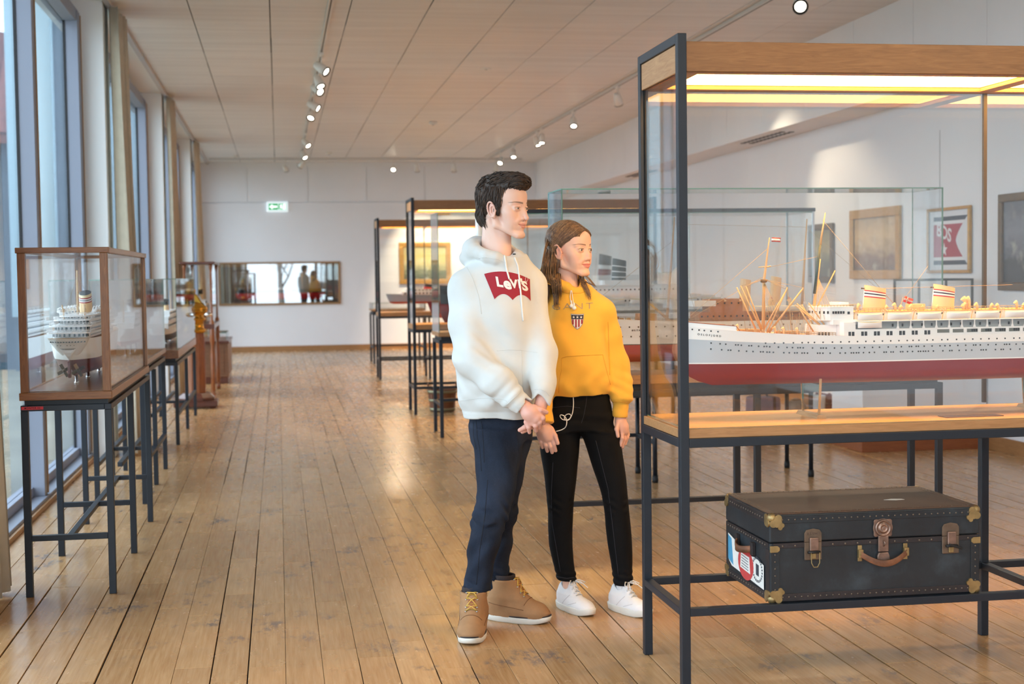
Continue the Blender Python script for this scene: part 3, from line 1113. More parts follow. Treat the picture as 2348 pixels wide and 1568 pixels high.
# ------------------------------------------------------------------ the large liner in the near showcase
def liner():
    O = np.array([1.392, 4.86, 1.017])
    r = thing('ship_model', 'large white ocean liner model with red bottom and two striped funnels', 'ship model', tuple(O))
    h = Hull(1.86, .225, .166, .047, .012, .036, .085, .07, .36, .3)
    zd = h.zd
    h.build(r, [(.077, HULL_RED), (.081, HULL_WHITE), (.138, HULL_GREY), (zd, HULL_WHITE)], 72)
    R = lambda x: x - O[0]
    Z = lambda z: z - O[2]
    n = -1
    # forecastle bulwark ending in the well cut
    mb = MB()
    xs = [.003 + .187 * i / 20 for i in range(21)]
    for side in (-1, 1):
        v = []
        for x in xs:
            y = h.side_y(x, zd, side)
            top = h.deck(x) + .012 + (.004 if x > .02 else 0)
            v += [(x, y, h.deck(x) - .004), (x, y * 1.01, top), (x + .001, y * .96, top), (x + .001, y * .96, h.deck(x) - .004)]
        m = 4
        mb.add(v, [(i * m + a, (i + 1) * m + a, (i + 1) * m + a + 1, i * m + a + 1) for i in range(20) for a in range(3)] + [tuple((20 * m + a) for a in range(4))], 0)
    mb.build('bulwark', HULL_WHITE, r, 0, True)
    mb = MB()
    for side in (-1, 1):
        pts = [(x, h.side_y(x, zd, side) * 1.005, h.deck(x) + .0165) for x in xs] + \
              [(R(1.597), h.side_y(.205, zd, side) * 1.005, h.deck(.2) - .003), (R(1.61), h.side_y(.22, zd, side), h.deck(.22) - .009), (R(1.65), h.side_y(.26, zd, side), h.deck(.26) - .011),
               (R(1.69), h.side_y(.3, zd, side), h.deck(.3) - .007), (R(1.712), h.side_y(.32, zd, side), h.deck(.32) + .001)]
        mb.tube(pts, .0013, 5)
    mb.build('rubbing_strip', plain('mahogany_line', (120, 52, 36), .4), r)
    # port lights in three rows, joined like the fine drilled brass they are
    A, B, C = [], [], []
    random.seed(3)
    x = .1
    for x in (.044, .066, .083, .105, .128):
        A.append((x, h.deck(x) - .008))
    x = .29
    while x < 1.80:
        A.append((x, .1495))
        x += random.choice((.022, .031, .034, .031))
    x = .107
    while x < 1.78:
        B.append((x, .128 + .035 * max(0, 1 - x / .6) ** 2))
        if random.random() < .25:
            B.append((x + .0085, .128 + .035 * max(0, 1 - x / .6) ** 2))
        x += random.choice((.019, .026, .03, .033))
    x = .107
    while x < 1.76:
        C.append((x, .110 + .03 * max(0, 1 - x / .6) ** 2))
        if random.random() < .3:
            C.append((x + .0085, .110 + .03 * max(0, 1 - x / .6) ** 2))
        x += random.choice((.019, .022, .026, .036))
    spots(r, h, 'port_lights', A + B + C, .0029, WIN)
    spots(r, h, 'port_lights', A + B + C, .0029, WIN, .0006, 1)
    # name, anchor
    lettering('bow_name', 'OSLOFJORD', .0092, lambda x, y: (.1 + x, h.side_y(.1 + x, h.deck(.1 + x) - .0235 + y) - .0014, h.deck(.1 + x) - .0235 + y), WIN, r, spacing=1.75, bold=.0002)
    an = MB()
    ya = h.side_y(.016, .172) - .004
    an.cyl((.012, ya, .172), (.02, ya - .001, .160), .0016, None, 6).obox((.0165, ya - .001, .166), (.013, .003, .003), roty(.7)).obox((.012, ya - .001, .1635), (.003, .003, .012), roty(.5))
    an.build('anchor', CHROME, r)
    # promenade superstructure
    D0 = Z(1.181)
    house(r, 'deckhouse', R(1.945), R(3.02), .104, .104, D0 - .006, Z(1.209), HULL_WHITE, .02)
    house(r, 'deckhouse', R(1.945), R(2.008), .1035, .1035, Z(1.209), Z(1.234), HULL_WHITE, .02)
    house(r, 'deckhouse', R(1.952), R(3.0), .086, .09, Z(1.209), Z(1.236), GREYDECK, .015)
    # square windows in pairs along the white wall
    wm = MB()
    for k in range(7):
        x = R(1.986) + k * .0475
        for dx in (0, .0125):
            wm.box(x + dx - .0048, x + dx + .0048, -.1046, -.1038, Z(1.186), Z(1.201))
            wm.box(x + dx - .0048, x + dx + .0048, .1038, .1046, Z(1.186), Z(1.201))
    o = wm.build('square_windows', WIN, r)
    o['kind'] = 'stuff'
    pm = MB()
    x = R(2.315)
    pm.box(x, R(2.98), -.1045, -.1030, Z(1.191), Z(1.2035))
    pm.build('promenade_opening', plain('promenade_shade', (104, 108, 104), .6), r)
    pp = MB()
    for k in range(12):
        pp.box(x + .046 + .054 * k, x + .058 + .054 * k, -.1062, -.1038, Z(1.189), Z(1.2055))
    pp.build('promenade_pillars', HULL_WHITE, r)
    wm = MB()
    for k in range(9):
        xx = x + .13 + .054 * k
        for q in range(4):
            wm.box(xx + .008 * q, xx + .008 * q + .006, -.1055, -.1044, Z(1.1935), Z(1.2025))
    o = wm.build('promenade_windows', WIN, r)
    o['kind'] = 'stuff'
    # forward house, bridge and wheelhouse
    house(r, 'deckhouse', R(1.873), R(1.95), .062, .07, D0 - .003, Z(1.226), HULL_WHITE, .014)
    house(r, 'deckhouse', R(1.915), R(2.02), .088, .09, Z(1.226), Z(1.244), HULL_WHITE, .016)
    house(r, 'bridge_house', R(1.888), R(2.006), .083, .09, Z(1.241), Z(1.287), HULL_WHITE, .034, 10)
    house(r, 'bridge_roof', R(1.886), R(2.008), .085, .092, Z(1.287), Z(1.29), HULL_WHITE, .034, 10)
    house(r, 'wheelhouse', R(1.965), R(2.005), .05, .05, Z(1.29), Z(1.304), HULL_WHITE, .01)
    wm = MB()
    for k in range(5):
        wm.box(R(1.929) + .0095 * k, R(1.9345) + .0095 * k, -.0905, -.086, Z(1.265), Z(1.274))
    wm.box(R(1.984), R(1.992), -.0912, -.086, Z(1.263), Z(1.272))
    for k in range(9):
        a = -1.35 + k * .33
        if a < -.2 or a > .2:
            pass
        cx, cy = R(1.888) + .034 * (1 - math.cos(a)), .0835 * math.sin(a)
        wm.obox((cx - .0005, cy, Z(1.27)), (.003, .006, .009), rotz(-a * .3))
    for k in range(4):
        wm.box(R(1.885) + .012 * k, R(1.889) + .012 * k, -.071, -.062, D0 + .006, D0 + .018)
    o = wm.build('bridge_windows', WIN, r)
    o['kind'] = 'stuff'
    house(r, 'boat_deck', R(2.004), R(3.02), .112, .112, Z(1.2355), Z(1.2385), HULL_WHITE, .0)
    house(r, 'deckhouse', R(2.01), R(2.9), .066, .066, Z(1.2385), Z(1.268), HULL_WHITE, .01)
    house(r, 'sun_deck', R(2.008), R(2.9), .074, .074, Z(1.268), Z(1.2705), plain('sun_deck_buff', (216, 158, 88), .6, 0, .1, 60), .0)
    wm = MB()
    for k in range(26):
        wm.box(R(2.03) + .032 * k, R(2.0365) + .032 * k, -.0668, -.0655, Z(1.256), Z(1.2625))
    for k in range(22):
        wm.box(R(2.15) + .037 * k, R(2.156) + .037 * k, -.0908, -.0895, Z(1.216), Z(1.226))
    o = wm.build('house_windows', WIN, r)
    o['kind'] = 'stuff'
    # frames between promenade and boat deck
    for k in range(17):
        xx = R(2.165) + .0485 * k
        MB().prism([(-.0055, 0), (.0055, 0), (.0016, .011), (.0016, .027), (-.0016, .027), (-.0016, .011)], lambda u, v, d: (xx + u, d, Z(1.209) + v), -.1085, -.1045).build('side_frame', HULL_WHITE, r, 0, True)
    # lifeboats and davits
    lifeboat(r, R(2.014), R(2.104), -.109, Z(1.2135), .03, .018)
    for k in range(9):
        x0 = R(2.014 + .1115 * k) - (.0 if k else 0)
        lifeboat(r, x0, x0 + .091, -.109, Z(1.2405), .032, .02)
        for side in (1,):
            lifeboat(r, x0, x0 + .091, .109, Z(1.2405), .032, .02)
        dm = MB()
        for xx in (x0 - .004, x0 + .095):
            for yy in (-1,):
                dm.tube([(xx, yy * .082, Z(1.2385)), (xx, yy * .088, Z(1.258)), (xx, yy * .097, Z(1.272)), (xx, yy * .107, Z(1.2765)), (xx, yy * .113, Z(1.271))], .0017, 5)
                dm.cyl((xx, yy * .112, Z(1.27)), (xx + (.006 if xx > x0 + .04 else -.0 + .004), yy * .110, Z(1.262)), .0006, None, 4)
        dm.build('davit', plain('davit_paint', (196, 176, 148), .5), r)
    rail(r, [(R(2.01), -.0735, Z(1.2705)), (R(2.9), -.0735, Z(1.2705))], .012, 60)
    rail(r, [(R(1.89), -.083, Z(1.29)), (R(2.005), -.09, Z(1.29))], .006, 10)
    # sun deck clutter
    random.seed(11)
    for k in range(17):
        xx = R(2.045) + .05 * k + random.uniform(-.012, .012)
        if any(abs(xx - R(q)) < .05 for q in (2.122, 2.388)):
            xx += .06
        cowl(r, xx, random.uniform(-.06, -.02), Z(1.27), random.uniform(.014, .026), .0055, BUFF, None, random.choice((-1, 1)))
    house(r, 'skylight', R(2.255), R(2.305), .03, .03, Z(1.27), Z(1.293), plain('skylight_buff', (226, 196, 140), .5), .002)
    for q in (2.46, 2.474):
        cowl(r, R(q), -.03, Z(1.27), .042, .0075, BUFF)
    st = [(.55, BUFF), (.60, CRIM), (.665, HULL_WHITE), (.72, NAVY), (.775, HULL_WHITE), (.82, CRIM), (1.0, BUFF)]
    for q in (2.0795, 2.3455):
        fu = funnel(r, R(q) + .041, 0, Z(1.268), .084, .054, .088, .006, st)
        MB().cyl((R(q) + .0, 0, Z(1.272)), (R(q) + .0065, 0, Z(1.345)), .0026, None, 8).build('steam_pipe', HULL_WHITE, fu)
        MB().cyl((R(q) - .004, 0, Z(1.352)), (R(q) + .012, 0, Z(1.352)), .002, None, 6).ball((R(q) - .004, 0, Z(1.352)), .0032, 4).build('whistle', plain('dark_bronze', (70, 44, 34), .4), fu)
    # ensign between the funnels
    fl = MB()
    q0 = np.array([R(2.212), -.02, Z(1.275)])
    q1 = q0 + np.array([.012, 0, .043])
    fl.cyl(q0, q1, .0009, None, 5)
    fl.build('flag_staff', SPAR, r)

    def flag(x, z, w, hgt, ang, rows, name):
        mats = []
        mb = MB()
        ca, sa = math.cos(ang), math.sin(ang)
        for (u0, u1, v0, v1, m) in rows:
            if m not in mats:
                mats.append(m)
            k = 8
            pts = []
            for i in range(k + 1):
                u = (u0 + (u1 - u0) * i / k) * w
                for v in (v0 * hgt, v1 * hgt):
                    pts.append((x + u * ca - v * sa, -.02 - .003 * math.sin(u / w * 7) - .0002 * mats.index(m), z + u * sa + v * ca))
            mb.add(pts, [(2 * i, 2 * i + 2, 2 * i + 3, 2 * i + 1) for i in range(k)], mats.index(m), True)
        o = mb.build(name, mats, r)
        md = o.modifiers.new('cloth', 'SOLIDIFY')
        md.thickness = .0005
        return o
    flag(R(2.224), Z(1.302), .034, .022, -.35, [(0, 1, 0, 1, CRIM), (.3, .44, 0, 1, HULL_WHITE), (0, 1, .4, .6, HULL_WHITE), (.34, .40, 0, 1, NAVY), (0, 1, .46, .54, NAVY)], 'ensign')
    flag(R(1.729), Z(1.523), .033, .015, -.05, [(0, 1, 0, .25, CRIM), (0, .93, .25, .75, HULL_WHITE), (0, 1, .75, 1, CRIM)], 'name_pennant')
    # foremast with its derricks
    mx = R(1.703)
    m = MB()
    m.tube([(mx, 0, D0), (mx + .004, 0, Z(1.385)), (mx + .012, 0, Z(1.44)), (mx + .020, 0, Z(1.50)), (mx + .026, 0, Z(1.538))], [.0065, .0055, .004, .0026, .0015], 8)
    m.build('foremast', SPAR, r)
    MB().lathe([(.008, 0), (.012, .002), (.012, .012), (.0105, .012), (.010, .003)], (mx + .004, 0, Z(1.378)), 12).build('crows_nest', plain('nest_bronze', (122, 94, 62), .5), r)
    MB().cyl((mx - .016, 0, Z(1.433)), (mx + .03, 0, Z(1.436)), .0018, None, 6).cyl((mx + .012, -.03, Z(1.434)), (mx + .012, .03, Z(1.434)), .0018, None, 6).build('crosstree', SPAR, r)
    boom = lambda a, b, w=.0032: MB().tube([a, b], [w, w * .75], 7).build('derrick_boom', SPAR, r)
    bz = D0 + .02
    for (bx, by, tx, ty, tz) in ((-.012, -.03, 1.604, -.05, 1.368), (-.012, .03, 1.616, .03, 1.362), (-.006, -.02, 1.63, -.03, 1.366), (.004, -.03, 1.775, -.055, 1.36),
                                 (.008, .03, 1.80, .02, 1.352), (.012, -.025, 1.832, -.06, 1.358), (.016, -.02, 1.824, -.07, 1.352)):
        boom((mx + bx, by, bz), (R(tx), ty, Z(tz)))
    px = R(1.935)
    for yy in (-.05, -.03, .05):
        MB().cyl((px, yy, D0), (px, yy, Z(1.275)), .006, .005, 8).lathe([(.004, 0), (.008, .004), (.008, .008), (.004, .012)], (px, yy, Z(1.27)), 10).build('king_post', SPAR, r)
        px += .021
    for (ax, ay, tx, ty, tz) in ((1.92, -.06, 1.80, -.06, 1.298), (1.925, -.045, 1.822, -.02, 1.302), (1.93, -.05, 1.855, -.05, 1.304), (1.918, .04, 1.86, .03, 1.296), (1.868, -.06, 1.81, -.07, 1.29)):
        boom((R(ax), ay, D0 + .022), (R(tx), ty, Z(tz)), .003)
    # second tall mast behind the bridge and boom
    m2 = MB().tube([(R(1.902), .02, Z(1.285)), (R(1.9165), .02, Z(1.40)), (R(1.924), .02, Z(1.46))], [.0062, .0055, .005], 8)
    m2.build('topmast', SPAR, r)
    MB().tube([(R(1.905), .02, Z(1.335)), (R(1.926), .02, Z(1.51))], [.0066, .0052], 8).build('topmast_sleeve', plain('mast_green', (44, 66, 66), .4), r)
    MB().tube([(R(1.926), .02, Z(1.508)), (R(1.946), .02, Z(1.626))], [.0045, .0018], 8).build('topmast_head', SPAR, r)
    boom((R(1.91), .01, Z(1.287)), (R(1.975), .0, Z(1.418)), .0032)
    # rigging wires
    rg = MB()
    W = lambda a, b: rg.tube([a, b], .0007, 4)
    W((.012, 0, h.deck(.01) + .01), (mx + .004, 0, Z(1.40)))
    W((mx + .01, 0, Z(1.43)), (R(1.925), .02, Z(1.47)))
    W((mx + .02, 0, Z(1.50)), (.012, 0, h.deck(.01) + .01))
    for tx, ty, tz in ((1.604, -.05, 1.368), (1.63, -.03, 1.366), (1.775, -.055, 1.36), (1.832, -.06, 1.358), (1.80, .02, 1.352)):
        W((mx + .004, 0, Z(1.39)), (R(tx), ty, Z(tz)))
        W((R(tx), ty, Z(tz)), (R(tx) + .02, ty, D0 + .004))
    for k in range(7):
        W((mx + .004, 0, Z(1.385)), (mx - .03 + .016 * k, -.085, D0))
        W((R(1.92), .02, Z(1.39)), (R(1.86) + .014 * k, -.08, Z(1.245)))
    W((R(2.08), 0, Z(1.35)), (R(2.35), 0, Z(1.353)))
    W((R(2.35), 0, Z(1.353)), (R(2.66), 0, Z(1.357)))
    W((R(2.205), -.01, Z(1.275)), (R(2.33), -.0, Z(1.43)))
    W((R(1.935), .02, Z(1.6)), (R(2.21), .0, Z(1.28)))
    for k in range(12):
        xx = R(1.78) + .008 * k
        W((xx, -.06 + .004 * k, D0), (xx - .006 + .002 * k, -.06 + .004 * k, D0 + .05 + .02 * (k % 3)))
    o = rg.build('rigging', RIG, r)
    o['kind'] = 'stuff'
    # foredeck gear: winches, hatches, small vents, rails
    for k, (xx, yy) in enumerate(((.24, -.03), (.262, -.055), (.29, -.06), (.345, -.07), (.37, -.05), (.39, -.075), (.42, -.04), (.455, -.06))):
        MB().cyl((xx, yy - .006, .006 + h.deck(xx)), (xx, yy + .006, .006 + h.deck(xx)), .005, None, 8).box(xx - .006, xx + .006, yy - .004, yy + .004, h.deck(xx) - .003, h.deck(xx) + .004).build('deck_winch', plain('winch_brass', (196, 160, 112), .35, .5), r)
    for xx, w in ((.26, .03), (.40, .035)):
        MB().box(xx - w, xx + w, -.035, .035, h.deck(xx) - .004, h.deck(xx) + .008).build('hatch', DECKM, r)
    for xx, yy in ((.335, -.06), (.36, -.078), (.41, -.08), (.205, -.04)):
        cowl(r, xx, yy, h.deck(xx) - .003, .024, .0042, BUFF)
    rail(r, [(x, h.side_y(x, zd) * .97, h.deck(x)) for x in (.36, .42, .48, .54)], .011, 16)
    # two wooden cradles with clear uprights
    for k, xx in enumerate((.49, 1.36)):
        MB().add([(xx - .022, -.1, -.125), (xx + .022, -.1, -.125), (xx + .022, .1, -.125), (xx - .022, .1, -.125), (xx - .012, -.1, -.108), (xx + .012, -.1, -.108), (xx + .012, .1, -.108), (xx - .012, .1, -.108)],
                 [(0, 3, 2, 1), (4, 5, 6, 7), (0, 1, 5, 4), (1, 2, 6, 5), (2, 3, 7, 6), (3, 0, 4, 7)]).build('cradle_base', wood('cradle_wood', (170, 132, 92), (206, 172, 132), 1), r)
        for yy in (-.085, .085):
            MB().obox((xx, yy, -.045), (.008, .005, .13), rotx(-.12 * np.sign(yy))).build('cradle_upright', wood('cradle_wood', (170, 132, 92), (206, 172, 132), 1), r)
        pane('cradle_plate', r, xx - .003, xx + .003, -.08, .08, -.11, -.001, 0)
    return r


ship_a = liner()
pl = tag(MB().box(2.30, 2.52, 4.66, 4.72, .8965, .899).build('name_plate', plain('plate_bronze', (120, 92, 66), .4, .6), None, .0006), 'small engraved plate lying on the board under the large liner', 'plaque')
# ------------------------------------------------------------------ the other ship models
def pegs(r, xs, z0, mat=CHROME, rad=.007):
    for x in xs:
        MB().lathe([(rad * 1.6, z0), (rad * 1.6, z0 + .006), (rad, z0 + .008), (rad, .004)], (x, 0, 0), 10).build('support_peg', mat, r)


def side_windows(r, x0, x1, step, w, hgt, y, z, name='windows'):
    mb = MB()
    x = x0
    while x < x1:
        for s in (-1, 1):
            mb.box(x, x + w, s * y - .0007, s * y + .0007, z, z + hgt)
        x += step
    o = mb.build(name, WIN, r)
    o['kind'] = 'stuff'


# white steamer with varnished houses behind the girl
rb = thing('ship_model', 'white steamer model with varnished wooden deckhouses and orange bottom', 'ship model', (1.42, 6.865, .978))
hb = Hull(1.78, .2, .196, .035, .012, .05, .1, .07, .33, .3)
hb.build(rb, [(.086, HULL_RED2), (.09, HULL_GREEN), (.196, HULL_WHITE)], 60)
P1, P2 = [], []
x = .1
while x < 1.7:
    P1.append((x, .175))
    P2.append((x + .01, .128))
    x += .0435
spots(rb, hb, 'port_lights', P1 + P2, .0042, plain('port_bronze', (92, 74, 48), .35))
lettering('bow_name', 'BRITANNIA', .011, lambda x, y: (.325 + x, hb.side_y(.325 + x, .158 + y) - .0014, .158 + y), WIN, rb, spacing=1.5, bold=.0003)
for x0, x1, hw, z0, z1, m in ((.21, .235, .03, .195, .225, SHIP_WOOD), (.33, .42, .05, .195, .238, SHIP_WOOD), (.62, .92, .075, .195, .242, SHIP_WOOD), (.68, .86, .06, .242, .305, SHIP_WOOD),
                              (.60, .72, .065, .27, .298, HULL_WHITE), (.96, 1.36, .07, .195, .235, SHIP_WOOD), (.96, 1.36, .09, .235, .239, DECKM), (1.45, 1.6, .06, .195, .235, SHIP_WOOD)):
    house(rb, 'deckhouse', x0, x1, hw, hw, z0, z1, m, .01)
side_windows(rb, .64, .91, .03, .008, .008, .0755, .216)
side_windows(rb, .69, .85, .036, .008, .008, .0605, .28)
side_windows(rb, .98, 1.34, .033, .008, .008, .0705, .212)
for q, hh in ((.885, .40), (1.045, .41)):
    funnel(rb, q, 0, .24, .056, .05, hh - .24, .012, [(1.0, BUFF)])
for q, yy in ((.838, -.05), (1.0, -.055), (1.115, -.05), (.76, -.05)):
    cowl(rb, q, yy, .24, .06, .009, BUFF, CRIM, 1 if q < 1.05 else -1)
for k in range(5):
    lifeboat(rb, .895 + .145 * k, 1.02 + .145 * k, -.088, .242, .032, .022)
    dm = MB()
    for xx in (.89 + .145 * k, 1.026 + .145 * k):
        dm.tube([(xx, -.07, .239), (xx, -.072, .27), (xx, -.085, .284), (xx, -.094, .272)], .0016, 5)
    dm.build('davit', HULL_WHITE, rb)
for a, b in (((.485, 0, .19), (.53, 0, .715)), ((.50, .0, .2), (.36, 0, .32)), ((1.19, 0, .24), (1.22, 0, .70))):
    MB().tube([a, b], [.008, .003], 8).build('mast', SPAR, rb)
mb = MB()
for a, b in (((.03, 0, .235), (.525, 0, .6)), ((.525, 0, .6), (.62, -.09, .2)), ((.525, 0, .6), (.44, -.09, .2)), ((.53, 0, .68), (1.21, 0, .66)), ((1.21, 0, .66), (1.75, 0, .22))):
    mb.tube([a, b], .0007, 4)
mb.build('rigging', RIG, rb)['kind'] = 'stuff'
rail(rb, [(x, hb.side_y(x, .196) * .97, hb.deck(x)) for x in (.1, .2, .3, .45, .6)], .014, 22)
rail(rb, [(x, hb.side_y(x, .196) * .97, hb.deck(x)) for x in (.6, .8, 1.0, 1.2, 1.4, 1.6)], .014, 40)
for xx in (.25, .285):
    MB().cyl((xx, -.03, .21), (xx, .0, .21), .01, None, 10).build('deck_winch', plain('winch_brass', (196, 160, 112), .35, .5), rb)
pegs(rb, (.22, .9, 1.5), -.056)

# modern white liner with a banded dark funnel
rd = thing('ship_model', 'white passenger ship model with a dark white-banded funnel', 'ship model', (1.46, 9.5, .86))
hd = Hull(2.05, .26, .21, .03, .012, .07, .06, .06, .3, .25)
hd.build(rd, [(.075, HULL_RED2), (.082, HULL_WHITE), (.21, HULL_WHITE)], 50)
SILVER = plain('grey_window_band', (96, 106, 108), .4)
for x0, x1, hw, z0, z1, m in ((.34, 1.85, .125, .205, .265, HULL_WHITE), (.36, 1.80, .126, .222, .243, SILVER), (.4, 1.7, .12, .265, .325, HULL_WHITE), (.43, 1.66, .121, .285, .305, SILVER),
                              (.42, 1.65, .13, .325, .332, HULL_WHITE), (.47, 1.5, .085, .332, .40, HULL_WHITE), (.5, 1.4, .095, .40, .408, HULL_WHITE), (.56, 1.3, .07, .408, .47, HULL_WHITE),
                              (.62, 1.25, .08, .47, .478, HULL_WHITE), (.7, 1.0, .05, .478, .51, HULL_WHITE)):
    house(rd, 'deckhouse', x0, x1, hw, hw, z0, z1, m, .03)
side_windows(rd, .5, 1.45, .03, .01, .01, .0855, .365)
side_windows(rd, .6, 1.28, .03, .01, .01, .0705, .44)
FGREY = plain('funnel_dark_grey', (62, 72, 74), .4)
funnel(rd, .84, 0, .51, .1, .07, .14, .006, [(.12, FGREY), (.17, HULL_WHITE), (.38, FGREY), (.43, HULL_WHITE), (.64, FGREY), (.69, HULL_WHITE), (1.0, FGREY)])
for k in range(6):
    lifeboat(rd, .55 + .17 * k, .68 + .17 * k, -.112, .345, .034, .03)
    dm = MB()
    for xx in (.545 + .17 * k, .686 + .17 * k):
        dm.tube([(xx, -.09, .332), (xx, -.09, .385), (xx, -.105, .405), (xx, -.122, .39)], .003, 5)
    dm.build('davit', HULL_WHITE, rd)
MB().tube([(.6, 0, .47), (.58, 0, .66)], [.006, .003], 8).build('mast', HULL_WHITE, rd)
pegs(rd, (.35, 1.0, 1.6), -.18)

# black freighter, maroon hull, grey ship, in the cases farther down
rg_ = thing('ship_model', 'black-hulled freighter model with a red band beside the shoulder of the person in white', 'ship model', (1.41, 12.56, 1.0))
hg = Hull(2.1, .3, .30, .03, .01, .012, .03, .07, .22, .3)
hg.build(rg_, [(.10, HULL_MAROON), (.155, HULL_RED), (.30, HULL_BLACK)], 44)
house(rg_, 'deckhouse', .5, .8, .1, .1, .295, .42, HULL_WHITE, .02)
house(rg_, 'deckhouse', 1.4, 1.8, .11, .11, .295, .40, HULL_WHITE, .02)
funnel(rg_, 1.5, 0, .4, .12, .08, .18, .01, [(.3, HULL_RED), (.5, HULL_WHITE), (1, HULL_BLACK)])
for q in (.3, 1.1):
    MB().tube([(q, 0, .29), (q, 0, .75)], [.012, .006], 8).build('mast', SPAR, rg_)
side_windows(rg_, .52, .78, .04, .014, .014, .1005, .36)
pegs(rg_, (.4, 1.0, 1.6), -.082)

re_ = thing('ship_model', 'maroon-bottomed cargo ship model in the showcase above the bucket', 'ship model', (1.52, 14.72, .975))
he = Hull(2.1, .26, .15, .02, .01, .06, .08, .07, .3, .3)
he.build(re_, [(.045, HULL_RED2), (.15, HULL_MAROON)], 40)
house(re_, 'deckhouse', .7, 1.2, .1, .1, .145, .24, HULL_WHITE, .02)
side_windows(re_, .72, 1.18, .04, .014, .014, .1005, .19)
funnel(re_, .95, 0, .24, .12, .08, .12, .01, [(.5, HULL_RED), (1, HULL_BLACK)])
for q in (.35, 1.5):
    MB().tube([(q, 0, .14), (q, 0, .5)], [.01, .005], 8).build('mast', SPAR, re_)
pegs(re_, (.4, 1.0, 1.6), -.055)

rf_ = thing('ship_model', 'grey-hulled ship model with white decks in the farthest tall showcase', 'ship model', (1.46, 19.68, 1.03))
hf = Hull(2.2, .28, .12, .02, .01, .06, .05, .07, .25, .3)
hf.build(rf_, [(.03, HULL_RED2), (.12, HULL_MID)], 40)
for x0, x1, hw, z0, z1 in ((.2, 1.7, .11, .118, .165), (.26, 1.5, .09, .165, .2), (.3, .5, .08, .2, .23), (.7, 1.2, .07, .2, .235)):
    house(rf_, 'deckhouse', x0, x1, hw, hw, z0, z1, HULL_WHITE, .02)
side_windows(rf_, .25, 1.65, .05, .024, .018, .1105, .135)
side_windows(rf_, .3, 1.45, .05, .02, .014, .0905, .178)
funnel(rf_, .58, 0, .19, .12, .08, .075, .02, [(.5, CRIM), (1, HULL_BLACK)])
MB().tube([(.35, 0, .22), (.33, 0, .42)], [.008, .004], 8).build('mast', SPAR, rf_)
pegs(rf_, (.4, 1.1, 1.8), -.112)


# stern-on white liner in the teak framed case (bow points down the room)
rh = thing('ship_model', 'white liner model seen from its stern, in the teak framed showcase', 'ship model', (-.968, 8.30, .966), -math.pi / 2)
Lh = 1.47
hh_ = Hull(Lh, .205, .176, .03, .008, .05, .08, .10, .3, .2)
hh_.build(rh, [(.081, HULL_MAROON), (.084, HULL_WHITE), (.176, HULL_WHITE)], 60)


def stern_pt(u, z):
    """point on the rounded counter"""
    return Lh + .001


# rounded counter closing the stern
rings, mm = [], []
zz = [.078, .083, .105, .130, .155, .184]
for z in zz:
    f = (z - .078) / (.184 - .078)
    bw = .012 + .083 * min(1, f * 1.05) ** .75
    ln = .02 + .075 * f ** .8
    rings.append([(Lh - .085 + .085 * f * .6 + ln * math.sin(math.pi * k / 16), -bw * math.cos(math.pi * k / 16), z) for k in range(17)])
mb = MB()
for i in range(len(rings) - 1):
    for k in range(16):
        mb.add([rings[i][k], rings[i][k + 1], rings[i + 1][k + 1], rings[i + 1][k]], [(0, 1, 2, 3)], 0 if i == 0 else 1, True)
mb.add(rings[-1], [tuple(range(17))], 2)
mb.build('stern_counter', [HULL_MAROON, HULL_WHITE, DECKM], rh, 0, True)
MB().prism([(Lh - .055, .0), (Lh - .012, -.001), (Lh - .006, .02), (Lh - .01, .075), (Lh - .04, .085)], lambda u, v, d: (u, d, v), -.006, .006).build('rudder', HULL_MAROON, rh, .002, True)
for s in (-1, 1):
    pr = MB()
    c = np.array([Lh - .085, s * .032, .03])
    pr.cyl(c - np.array([.1, 0, -.006]), c, .006, .005, 8)
    pr.ball(c + np.array([.006, 0, 0]), .008, 5)
    for k in range(4):
        a = k * math.pi / 2 + .5
        d = np.array([0, math.cos(a), math.sin(a)])
        pr.obox(c + d * .02 + np.array([.004, 0, 0]), (.003, .016, .026), rotx(a - math.pi / 2) @ rotz(.5))
    pr.build('propeller', plain('prop_bronze', (86, 66, 48), .35, .8), rh)


def on_stern(x, y, z):
    """wrap lettering round the counter; x sideways as seen from behind"""
    f = (z + y - .078) / (.184 - .078)
    bw = .012 + .083 * min(1, f * 1.05) ** .75
    ln = .02 + .075 * f ** .8
    th = math.acos(max(-1, min(1, x / bw)))
    return (Lh - .085 + .085 * f * .6 + ln * math.sin(th) + .0012, x, z + y)


lettering('stern_name', 'BERGENSFJORD', .0085, lambda x, y: on_stern(x, y, .133), WIN, rh, bold=.0002, spacing=1.2)
lettering('home_port', 'OSLO', .006, lambda x, y: on_stern(x, y, .124), WIN, rh, spacing=1.2)
mb = MB()
for k in range(13):
    x = -.075 + .0125 * k
    p = on_stern(x, 0, .168)
    mb.obox((p[0], p[1], p[2]), (.002, .0085, .006))
for x in (-.045, -.03, .0, .015, .03):
    p = on_stern(x, 0, .152)
    mb.obox((p[0], p[1], p[2]), (.002, .004, .003))
mb.build('stern_windows', WIN, rh)['kind'] = 'stuff'
